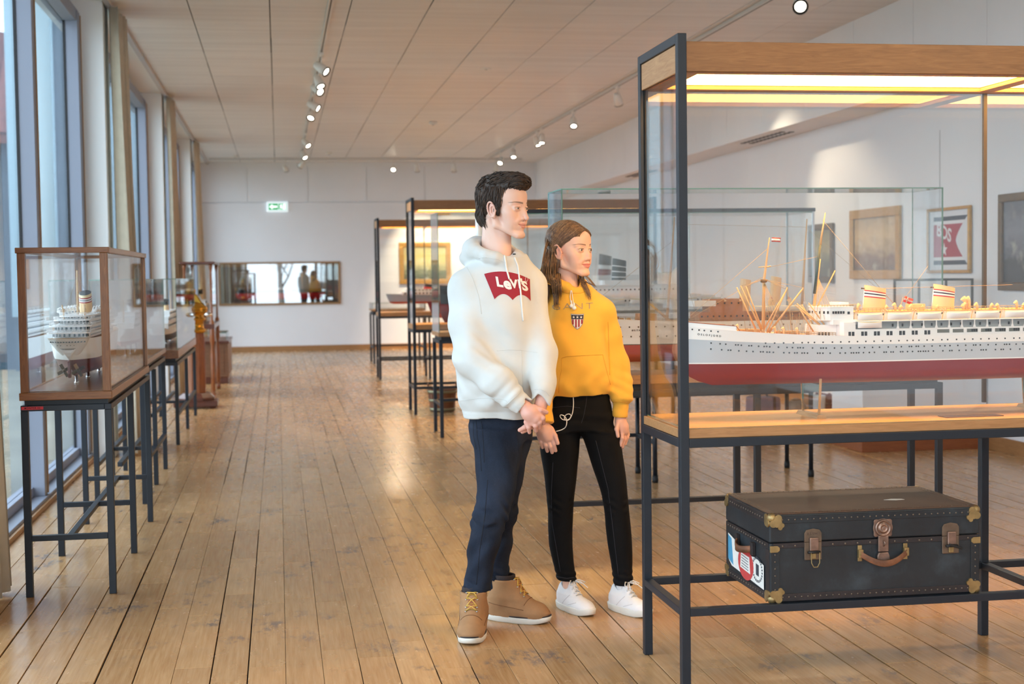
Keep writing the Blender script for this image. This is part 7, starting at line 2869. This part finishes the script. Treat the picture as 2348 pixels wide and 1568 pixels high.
# quiff: tufts rolling over the forehead to the far side
for k in range(110):
    u = random.uniform(-1, 1)
    b0 = np.array([.044 * u - .004, .066 + .016 * (1 - u * u) - .02 * random.random(), .104 + .012 * (1 - u * u)])
    sw = random.uniform(-.3, .6)
    dn = random.uniform(.012, .034)
    fo = random.uniform(.014, .026)
    path = [TB(b0 + np.array([.004, -.02, .002])), TB(b0 + np.array([0, .0, .008])), TB(b0 + np.array([-.004 * sw, fo * .6, .007])), TB(b0 + np.array([-.008 * sw, fo, -.004])), TB(b0 + np.array([-.012 * sw, fo * 1.05, -dn]))]
    lock(mb, path, random.uniform(.0022, .0042) * s, .6, random.choice((0, 0, 1)), 5)
for k in range(60):
    q = 1 if k % 3 else -1
    y0 = random.uniform(.002, .026)
    b0 = np.array([q * (.0735 - .2 * max(0, y0 - .012)), y0, random.uniform(.0, .04)])
    path = [TB(b0), TB(b0 + np.array([q * .002, .001, -.014])), TB(b0 + np.array([q * .0, .002, -.026])), TB(b0 + np.array([-q * .002, .002, -.036 - .008 * random.random()]))]
    lock(mb, path, random.uniform(.0014, .0026) * s, .5, random.choice((0, 1)), 5)
for k in range(130):
    a = random.uniform(-1.3, 1.3)
    b0 = np.array([.062 * math.sin(a), -.04 - .066 * math.cos(a), random.uniform(-.03, .01)])
    dn = random.uniform(.045, .08)
    path = [TB(b0), TB(b0 + np.array([0, .004, -.02])), TB(b0 * np.array([.97, .96, 1]) + np.array([0, .012, -.042])), TB(b0 * np.array([.92, .90, 1]) + np.array([0, .018, -dn]))]
    lock(mb, path, random.uniform(.002, .0038) * s, .5, random.choice((0, 0, 1)), 5)
mb.build('hair_locks', [HAIR_B, HAIR_B2], hair)

# boots
f1 = px(1085, 1425, -.16)
shoe(B.root, 'boot', (px(1084, 1412, -.165)[0], -.205, 0), math.radians(-4), .285, .108, 'boot')
shoe(B.root, 'boot', (px(1182, 1400, .06)[0] + .005, .045, 0), math.radians(66), .285, .104, 'boot')
# ================================================================== girl in the yellow hoodie
G = Person('young person in a yellow hoodie and black jeans with long hair, looking right', 1.318, 5.83)
px = G.px
o_g = px(1308, 573, .0)
SG = .975
TG, MGh = head_frame(o_g, math.radians(48), math.radians(1), 0, SG)
F = Field()
add_head(F, TG, MGh, SG, False)
F.cap(TG((0, -.034, -.045)), px(1299, 672, .02), .046, .052, .010)
F.cap(TG((0, -.008, -.07)), px(1305, 672, -.01), .031, .040, .012)
hands = Field()
ly1, ly2 = -.13, -.03
# her right hand beside the boy
hands.cap(px(1243, 955, ly1 + .02), px(1247, 980, ly1), .024, .022, .01)
hands.chain([px(1247, 980, ly1), px(1250, 994, ly1 - .004), px(1254, 1003, ly1 - .004)], [.022, .025, .023], .01)
hands.cap(px(1238, 988, ly1), px(1240, 1004, ly1), .018, .014, .012)
hands.cap(px(1259, 984, ly1 - .004), px(1263, 1003, ly1 - .006), .018, .014, .012)
finger(hands, G, [(1264, 1003), (1270, 1019), (1274, 1033)], [.0092, .0084, .0072], [ly1 - .006, ly1 - .012, ly1])
finger(hands, G, [(1255, 1006), (1262, 1024), (1266, 1037)], [.0095, .0088, .0074], [ly1 - .006, ly1 - .012, ly1 + .002])
finger(hands, G, [(1246, 1006), (1251, 1021), (1255, 1034)], [.0092, .0085, .0072], [ly1 - .004, ly1 - .010, ly1 + .004])
finger(hands, G, [(1237, 1003), (1240, 1014), (1244, 1026)], [.0085, .0076, .0065], [ly1 - .002, ly1 - .007, ly1 + .006])
finger(hands, G, [(1264, 984), (1273, 999), (1279, 1016)], [.0115, .0095, .0078], [ly1 - .004, ly1 - .014, ly1 - .018])
# her left hand hanging
hands.cap(px(1421, 940, ly2), px(1423, 962, ly2), .023, .021, .01)
hands.chain([px(1423, 962, ly2), px(1428, 978, ly2), px(1432, 988, ly2)], [.021, .023, .019], .01)
hands.cap(px(1420, 968, ly2 - .012), px(1425, 986, ly2 - .01), .016, .014, .012)
finger(hands, G, [(1426, 986), (1427, 1004), (1423, 1021)], [.0092, .0085, .0072], [ly2 - .014, ly2 - .02, ly2 - .016])
finger(hands, G, [(1431, 989), (1432, 1007), (1427, 1025)], [.0094, .0087, .0073], [ly2 + .0, ly2 - .004, ly2 - .002])
finger(hands, G, [(1436, 988), (1438, 1003), (1433, 1018)], [.009, .0083, .0071], [ly2 + .016, ly2 + .012, ly2 + .012])
finger(hands, G, [(1438, 984), (1440, 997), (1437, 1009)], [.0083, .0075, .0065], [ly2 + .03, ly2 + .028, ly2 + .026])
finger(hands, G, [(1418, 968), (1414, 984), (1417, 1000)], [.0112, .0094, .0076], [ly2 - .018, ly2 - .03, ly2 - .034])
coarse = Field()
coarse.loft([G.st(915, 1300, 1365, 0, .05), G.st(800, 1280, 1375, 0, .085), G.st(710, 1275, 1375, 0, .085), G.st(670, 1285, 1350, .01, .06)], .03)
for sh, el, wv in ((px(1262, 715, .02), px(1252, 840, .02), px(1243, 958, ly1 + .02)), (px(1378, 712, .0), px(1412, 830, .01), px(1421, 945, ly2))):
    coarse.chain([sh, el, wv], [.038, .03, .023], .02)
for hp, kn, an in ((px(1290, 930, 0), px(1288, 1170, -.02), px(1302, 1345, -.01)), (px(1372, 930, 0), px(1412, 1180, -.03), px(1426, 1358, -.04))):
    coarse.chain([hp, kn, an], [.04, .026, .022], .02)
Vh, Qh = F.mesh(.0017)
Vk, Qk = hands.mesh(.0021)
Vc, Qc = coarse.mesh(.009)
V = np.concatenate([Vh, Vk, Vc])
Q = np.concatenate([Qh, Qk + len(Vh), Qc + len(Vh) + len(Vk)])
col = skin_tone(V, TG, MGh, SG, o_g, BASE_G, lin((214, 116, 112)), lin((232, 152, 138)), lin((88, 58, 42)), False)
dk = (np.linalg.norm(V - px(1255, 1005, ly1), axis=1) < .11) | (np.linalg.norm(V - px(1427, 990, ly2), axis=1) < .11)
col[dk] = np.array(lin((228, 180, 162)))
np_mesh('body', V, Q, SKIN, G.root, col, 0)
eyes(G.root, TG, MGh, SG, (-.35, 1, -.02))

F = Field()
F.loft([G.st(906, 1266, 1398, -.005, .100), G.st(896, 1258, 1402, -.005, .112), G.st(880, 1254, 1403, -.005, .122), G.st(840, 1252, 1398, -.005, .125), G.st(780, 1252, 1393, -.005, .122), G.st(740, 1254, 1392, 0, .118),
        G.st(710, 1258, 1388, 0, .11), G.st(690, 1264, 1378, 0, .095), G.st(672, 1274, 1362, .005, .08), G.st(660, 1280, 1345, .01, .07)], .02, 'u', 2.5)
sL, eL, wL = px(1376, 716, .0), px(1410, 830, .01), px(1421, 928, ly2)
F.cap(px(1345, 682, .005), sL, .046, .058, .035)
F.chain([sL, px(1394, 770, .005), eL], [.057, .056, .056], .025)
F.chain([eL, px(1419, 880, -.005), px(1424, 905, ly2 + .004)], [.055, .054, .050], .02)
F.ell(px(1424, 912, ly2 + .002), (.046, .05, .022), None, .012)
F.cap(px(1422, 926, ly2), px(1421, 962, ly2), .034, .034, .004)
sR, eR, wR = px(1266, 714, .03), px(1250, 835, .03), px(1244, 945, ly1 + .02)
F.cap(px(1290, 682, .01), sR, .046, .056, .035)
F.chain([sR, eR], [.056, .05], .025)
F.chain([eR, px(1240, 900, -.05), px(1243, 930, ly1 + .03)], [.05, .046, .042], .02)
F.cap(px(1243, 938, ly1 + .026), px(1250, 976, ly1 - .002), .036, .037, .004)
# hood round the neck, crossing in a V at the front
cc = px(1298, 650, .0)
fwd = np.array([math.sin(math.radians(38)), -math.cos(math.radians(38))])
rp = []
for k in range(15):
    a = 2 * math.pi * k / 14
    dv = np.array([math.sin(a), -math.cos(a)])
    dot = dv @ fwd
    rx_ = .068 + .02 * max(0, -dot)
    rp.append((np.array([cc[0] + dv[0] * rx_, cc[1] + dv[1] * rx_, cc[2] + .012 - .034 * dot - (.014 if dot > .93 else 0)]), .018 + .02 * max(0, -dot)))
for k in range(14):
    F.cap(rp[k][0], rp[k + 1][0], rp[k][1], rp[k + 1][1], .012)
F.ell(px(1268, 662, .08), (.08, .06, .05), None, .02)
F.cap(px(1302, 676, .0), px(1302, 590, -.01), .050, .06, .008, 's')
cuff_end(F, px(1422, 926, ly2), px(1421.5, 957, ly2), .027)
cuff_end(F, px(1243, 938, ly1 + .026), px(1248.5, 972, ly1 + .001), .029)
zg = px(1330, 906)[2]
F.box((0, 0, zg - .1 + .003), (.14, .5, .1), None, .001, .006, 's') if False else None
F.loft([(zg - .05, *G.st(906, 1274, 1390, -.005, .09)[1:]), (zg + .02, *G.st(896, 1274, 1390, -.005, .09)[1:])], .004, 's')


def girl_folds(P):
    d = fold_noise(P, .0036, 2.2, (8, 8, 9)) + fold_noise(P, .0014, 6.0, (18, 18, 16))
    zz = P[:, 2] - zg
    body = np.exp(-((P[:, 0] - px(1325, 800)[0]) / .16) ** 4)
    d += .0045 * body * np.exp(-((zz - .05) / .05) ** 2) * np.sin(P[:, 0] * 66 + 2 * np.sin(zz * 34))
    d += .003 * body * np.exp(-((zz - .30) / .12) ** 2) * np.sin(P[:, 0] * 50 + zz * 26)
    sl = np.linalg.norm(P - px(1422, 893, 0), axis=1)
    d += .004 * np.exp(-(sl / .07) ** 2) * np.sin(P[:, 2] * 150 + P[:, 0] * 70)
    return d


F.disp = girl_folds
V, Q = F.mesh(.0045)
gh, V = np_mesh('hoodie', V, Q, HOOD_Y, G.root, None, 1)
bg_ = bvh_of(V, Q)
# chest lettering and stitched shield
v_, f_ = text_mesh('GANT', 1.0, bold=-.015, spacing=1.25)
LGREY = plain('print_grey', (170, 150, 126), .7)
decal(G, bg_, v_, f_, lambda x, y: (1312.5 + x * 30.5, 703 - y * 21 - (x * .8)), 'chest_lettering', LGREY, gh, .0018, 1)


def shield(sc, y0=0.0, n_=28):
    pts = [(-1, 1.25), (0, 1.18), (1, 1.25)]
    side = [(1.0 - .02 * k, 1.25 - .18 * k) for k in range(1, 9)] + [(.72, -.45), (.45, -.85), (0, -1.18)]
    pts += side + [(-a, b) for a, b in side[:-1][::-1]]
    return [(a * sc, b * sc) for a, b in pts]


SPX = lambda x, y: (1324 + x * 14.2, 738 - y * 14.0)


def shield_part(poly, name, mat, lift):
    decal(G, bg_, [(a, b, 0) for a, b in poly], [tuple(range(len(poly)))], SPX, name, mat, gh, lift, 2)


shield_part(shield(1.08), 'emblem_border', plain('emblem_grey', (150, 144, 140), .7), .0016)
shield_part(shield(.97), 'emblem_field', plain('emblem_white', (234, 230, 226), .7), .0024)
shield_part([(-.94, .45), (.94, .45), (.96, 1.16), (0, 1.1), (-.96, 1.16)], 'emblem_chief', plain('emblem_navy', (24, 24, 44), .7), .0031)
for k in range(4):
    xc = -.72 + .48 * k
    lo = -.28 - .85 * (1 - abs(xc) / .8) if abs(xc) > .5 else -.72 - .3 * (1 - abs(xc) / .5)
    shield_part([(xc - .125, .42), (xc - .125, lo), (xc + .125, lo - .1 * (1 if xc < 0 else -1)), (xc + .125, .42)], 'emblem_stripe', plain('emblem_red', (150, 26, 40), .7), .0031)
for k in range(3):
    xc = -.6 + .6 * k
    shield_part([(xc + (.25 if q % 2 == 0 else .1) * math.sin(math.pi * q / 5), .78 + (.25 if q % 2 == 0 else .1) * math.cos(math.pi * q / 5)) for q in range(10)], 'emblem_star', plain('emblem_white', (234, 230, 226), .7), .0037)
for pts in ([(1288, 821), (1300, 817), (1340, 815), (1382, 813)], [(1288, 821), (1287, 850), (1282, 875), (1281, 900)], [(1382, 813), (1391, 850), (1400, 882)], [(1286, 668), (1300, 672), (1330, 672), (1345, 668)],
            [(1394, 738), (1396, 790), (1398, 860)], [(1404, 922), (1420, 920), (1438, 924)]):
    G.seam(bg_, pts, .0012, 'seam', STITCH_Y, gh, 10, .0003)
EB = plain('earphone_white', (244, 244, 242), .3)
ea = tag(link('earphones', None), 'white corded earphones hanging from the yellow hoodie and looped at the waist', 'earphones')
ea.location = G.root.location
ea.rotation_euler = G.root.rotation_euler
for pts in ([(1309, 666), (1307, 680), (1309, 694)], [(1311, 666), (1313, 682), (1315, 696)]):
    G.seam(bg_, pts, .0018, 'cable', EB, ea, 8, .004)
for x, y in ((1311, 701), (1317, 706)):
    c = G.cast(bg_, x, y, .009)
    if c is not None:
        MB().ball(tuple(c), (.0085, .0075, .0085), 7).cyl(c + np.array([0, 0, .004]), c + np.array([-.002, 0, .022]), .0036, .003, 8).build('earbud', EB, ea)

# black jeans
F = Field()
F.loft([G.st(985, 1242, 1410, .0, .10), G.st(950, 1250, 1405, .0, .102), G.st(920, 1260, 1398, .0, .094), G.st(895, 1264, 1394, 0, .088)], .03)
F.loft([G.st(1328, 1277, 1322, -.005, .046), G.st(1300, 1271, 1317, -.008, .048), G.st(1250, 1259, 1313, -.012, .054), G.st(1210, 1256, 1313, -.015, .058), G.st(1170, 1256, 1314, -.02, .060), G.st(1130, 1253, 1318, -.02, .064),
        G.st(1080, 1246, 1324, -.015, .074), G.st(1030, 1238, 1328, -.01, .084), G.st(985, 1238, 1330, 0, .094)], .02)
F.loft([G.st(1340, 1407, 1452, -.04, .046), G.st(1300, 1402, 1450, -.04, .048), G.st(1250, 1394, 1449, -.04, .053), G.st(1210, 1389, 1447, -.04, .057), G.st(1170, 1386, 1443, -.035, .059), G.st(1130, 1378, 1438, -.03, .063),
        G.st(1080, 1362, 1434, -.02, .072), G.st(1030, 1346, 1426, -.01, .082), G.st(985, 1330, 1418, 0, .092)], .02)
zk = px(1300, 1155)[2]
zh2 = px(1300, 1320)[2]


def leg_folds(P):
    z = P[:, 2]
    d = fold_noise(P, .0012, 3.0, (10, 10, 10))
    d += .0036 * np.exp(-((z - zk) / .04) ** 2) * np.sin(z * 175 + P[:, 0] * 40 + 2 * np.sin(P[:, 0] * 50 + P[:, 1] * 40)) * (.5 + .5 * np.sin(P[:, 0] * 60 + P[:, 1] * 70))
    d += .003 * np.exp(-((z - zh2) / .03) ** 2) * np.sin(z * 220 + P[:, 0] * 40)
    d += .0018 * np.exp(-((z - px(1300, 960)[2]) / .05) ** 2) * np.sin(z * 120 + P[:, 0] * 20)
    return d


F.disp = leg_folds
V, Q = F.mesh(.0042)
gj, V = np_mesh('jeans', V, Q, BLKJ, G.root, None, 1)
bgj = bvh_of(V, Q)
ST_K = plain('black_stitch', (44, 46, 56), .8)
for pts in ([(1346, 908), (1343, 930), (1338, 955), (1333, 970)], [(1268, 1060), (1264, 1130), (1266, 1200), (1285, 1310)], [(1366, 1010), (1394, 1120), (1404, 1200), (1418, 1320)], [(1262, 935), (1300, 931), (1330, 935)], [(1277, 1322), (1300, 1326), (1320, 1323)]):
    G.seam(bgj, pts, .0011, 'seam', ST_K, gj, 10, .0003)
# earphone cable: out of the hem, a loose knot, into the hand
bm_ = bgj
mb = MB()
cab = [(1314, 906), (1315, 925), (1313, 945), (1308, 958), (1303, 963), (1297, 963), (1294, 958), (1298, 951), (1305, 949), (1309, 953), (1306, 960), (1298, 963), (1289, 961), (1284, 954), (1287, 951), (1294, 954), (1299, 962), (1299, 973), (1295, 981), (1286, 986), (1275, 989)]
path = []
for i, (x, y) in enumerate(cab):
    c = G.cast(bgj, x, y, .006 + .002 * (i % 3))
    if c is None:
        c = px(x, y, -.11)
    path.append(c)
P_ = np.array(path)
fine = []
for i in range(len(P_) - 1):
    p0, p1, p2, p3 = P_[max(i - 1, 0)], P_[i], P_[i + 1], P_[min(i + 2, len(P_) - 1)]
    for t in np.linspace(0, 1, 5)[:-1]:
        fine.append(.5 * ((2 * p1) + (-p0 + p2) * t + (2 * p0 - 5 * p1 + 4 * p2 - p3) * t * t + (-p0 + 3 * p1 - 3 * p2 + p3) * t ** 3))
fine.append(P_[-1])
MB().tube(fine, .0019, 6).build('cable', EB, ea)

# hair: scalp shell and long clumps falling over the shoulders
F = Field()
s = SG
E = lambda c_, r_, k=.012, op='u': F.ell(TG(c_), np.array(r_) * s, MGh, k * s, op)
E((0, -.022, .042), (.0775, .098, .086))
E((0, .044, .051), (.0605, .0500, .0480), .012)
E((0, -.075, -.05), (.066, .036, .085), .03)
for q in (-1, 1):
    E((q * .064, -.030, -.03), (.016, .032, .075), .02)
E((0, .110, -.012), (.057, .066, .106), .003, 's')
for q in (-1, 1):
    E((q * .052, .084, -.008), (.034, .052, .068), .005, 's')
    E((q * .083, .0, -.012), (.02, .0205, .031), .004, 's')
    E((q * .06, .048, -.05), (.04, .036, .06), .006, 's')
E((0, .03, -.09), (.08, .072, .07), .01, 's')


def hair_disp2(P):
    q = (P - np.asarray(TG((0, 0, 0)))) @ MGh / s
    a = np.arctan2(q[:, 0], q[:, 1] + .02)
    return .0004 * np.sin(a * 80 + np.sin(q[:, 2] * 30)) + .0003 * np.sin(a * 143)


F.disp = hair_disp2
V, Q = F.mesh(.0022)
ghair, V = np_mesh('hair', V, Q, HAIR_G, G.root, None, 0)
hb_ = bvh_of(V, Q)
mb = MB()
random.seed(9)
for k in range(800):
    # from the middle parting combed back and down past the ears
    q = 1 if random.random() < .62 else -1
    t0 = random.random()
    yr = .085 - .19 * t0
    start = np.array([q * random.uniform(.001, .012), yr, .12 - .35 * max(0, -yr - .04)])
    # end of the combed part: behind the ear line
    th = 1.75 + 1.35 * random.random() if t0 > .3 else 1.7 + .7 * random.random()
    end = np.array([q * .082 * math.sin(th), -.02 + .1 * math.cos(th), random.uniform(-.07, -.045)])
    path = []
    bad = False
    for i in range(9):
        f = i / 8
        w_ = np.array([end[0] * math.sin(f * math.pi / 2) ** .8 + start[0] * (1 - f), start[1] + (end[1] - start[1]) * (f ** (1.7 if yr > .03 else 1.0)), start[2] + (end[2] - start[2]) * (1 - math.cos(f * math.pi / 2)) ** 1.0])
        c = on_hair(hb_, TG, MGh, s, w_, .0004 + .0016 * random.random())
        if c is None:
            if len(path) >= 3:
                c = path[-1] + (path[-1] - path[-2]) * .8
            else:
                bad = True
                break
        path.append(c)
    if bad or len(path) < 6:
        continue
    e = path[-1]
    h0 = (e - np.asarray(TG((0, 0, 0)))) @ MGh / s
    drop = random.uniform(.10, .20)
    out = random.uniform(.0, .014)
    for f in (.25, .5, .75, 1.0):
        hh = np.array([h0[0] * (1 + .05 * f) + q * out * f, h0[1] - .012 * f - .01 * f * random.random(), h0[2] - drop * f])
        path.append(np.asarray(TG(hh)))
    lock(mb, path, random.uniform(.0022, .0040) * s, .5, random.choice((0, 0, 1)), 5)
# hair combed from the parting to the ears, along the shell
def slerp(a_, b_, t):
    w_ = math.acos(max(-1, min(1, a_ @ b_)))
    return (math.sin((1 - t) * w_) * a_ + math.sin(t * w_) * b_) / math.sin(w_)


for k in range(420):
    q = 1 if random.random() < .6 else -1
    u = random.random() ** .7
    sp_ = np.array([q * random.uniform(.0005, .004), -.01 + .10 * u, .128 - .045 * u * u])
    ep_ = np.array([q * .078, random.uniform(-.06, .004) + .012 * u, random.uniform(-.005, .02) + .012 * u])
    d0, d1 = sp_ - HC, ep_ - HC
    d0, d1 = d0 / np.linalg.norm(d0), d1 / np.linalg.norm(d1)
    path = []
    lf = random.uniform(.0004, .0020)
    for i in range(10):
        c = on_hair(hb_, TG, MGh, s, HC + slerp(d0, d1, i / 9) * .1, lf)
        if c is not None:
            qh = (c - np.asarray(TG((0, 0, 0)))) @ MGh / s
            if np.linalg.norm(qh - HC) > .066:
                path.append(c)
    if len(path) >= 6:
        lock(mb, path, random.uniform(.0014, .0028) * s, .55, random.choice((0, 0, 1)), 5)
# front tresses lying on the chest at both sides, carried by the hoodie
def tress(pix, w, n_, jx):
    for k in range(n_):
        path = []
        dx = random.uniform(-jx, jx)
        end = random.uniform(.75, 1.0)
        y00 = random.uniform(-14, 14)
        for i, (x, y) in enumerate(pix):
            yy = pix[0][1] + (y - pix[0][1]) * end + y00 * max(0, 1 - i / 2.0)
            xx = x + dx * (1 - .35 * i / len(pix)) + random.uniform(-.8, .8)
            c = G.cast(hb_, xx, yy, .0015 + .002 * random.random()) if yy < 600 else None
            if c is not None:
                path.append(c)
                continue
            c = G.cast(bg_, xx, yy, .007 + .006 * random.random())
            lim = px(xx, yy, -.09)
            if c is None or c[1] > lim[1] + .13:
                c = px(xx, yy, -.045 - .05 * i / len(pix))
            path.append(c)
        lock(mb, path, w * random.uniform(.7, 1.2), .5, random.choice((0, 1, 1)))


tress([(1270, 592), (1268, 610), (1269, 635), (1271, 655), (1273, 676), (1275, 695), (1275, 712)], .0032, 60, 7)
tress([(1276, 604), (1280, 622), (1282, 645), (1284, 668), (1284, 690)], .003, 40, 5)
tress([(1331, 630), (1334, 645), (1340, 658), (1347, 672), (1352, 690)], .0026, 30, 6)
tress([(1340, 634), (1350, 645), (1360, 655), (1366, 661)], .002, 12, 3)
tress([(1268, 548), (1262, 556), (1256, 575), (1251, 605), (1247, 630), (1243, 648), (1240, 664)], .0028, 70, 8)
tress([(1266, 545), (1262, 580), (1259, 615), (1258, 645), (1261, 664), (1267, 672)], .0026, 40, 7)
mb.build('hair_locks', [HAIR_G, HAIR_G2], ghair)

shoe(G.root, 'sneaker', (px(1318, 1368, -.02)[0], -.045, 0), math.radians(31), .25, .088, 'sneaker')
shoe(G.root, 'sneaker', (px(1442, 1380, -.05)[0], -.085, 0), math.radians(36), .25, .088, 'sneaker')
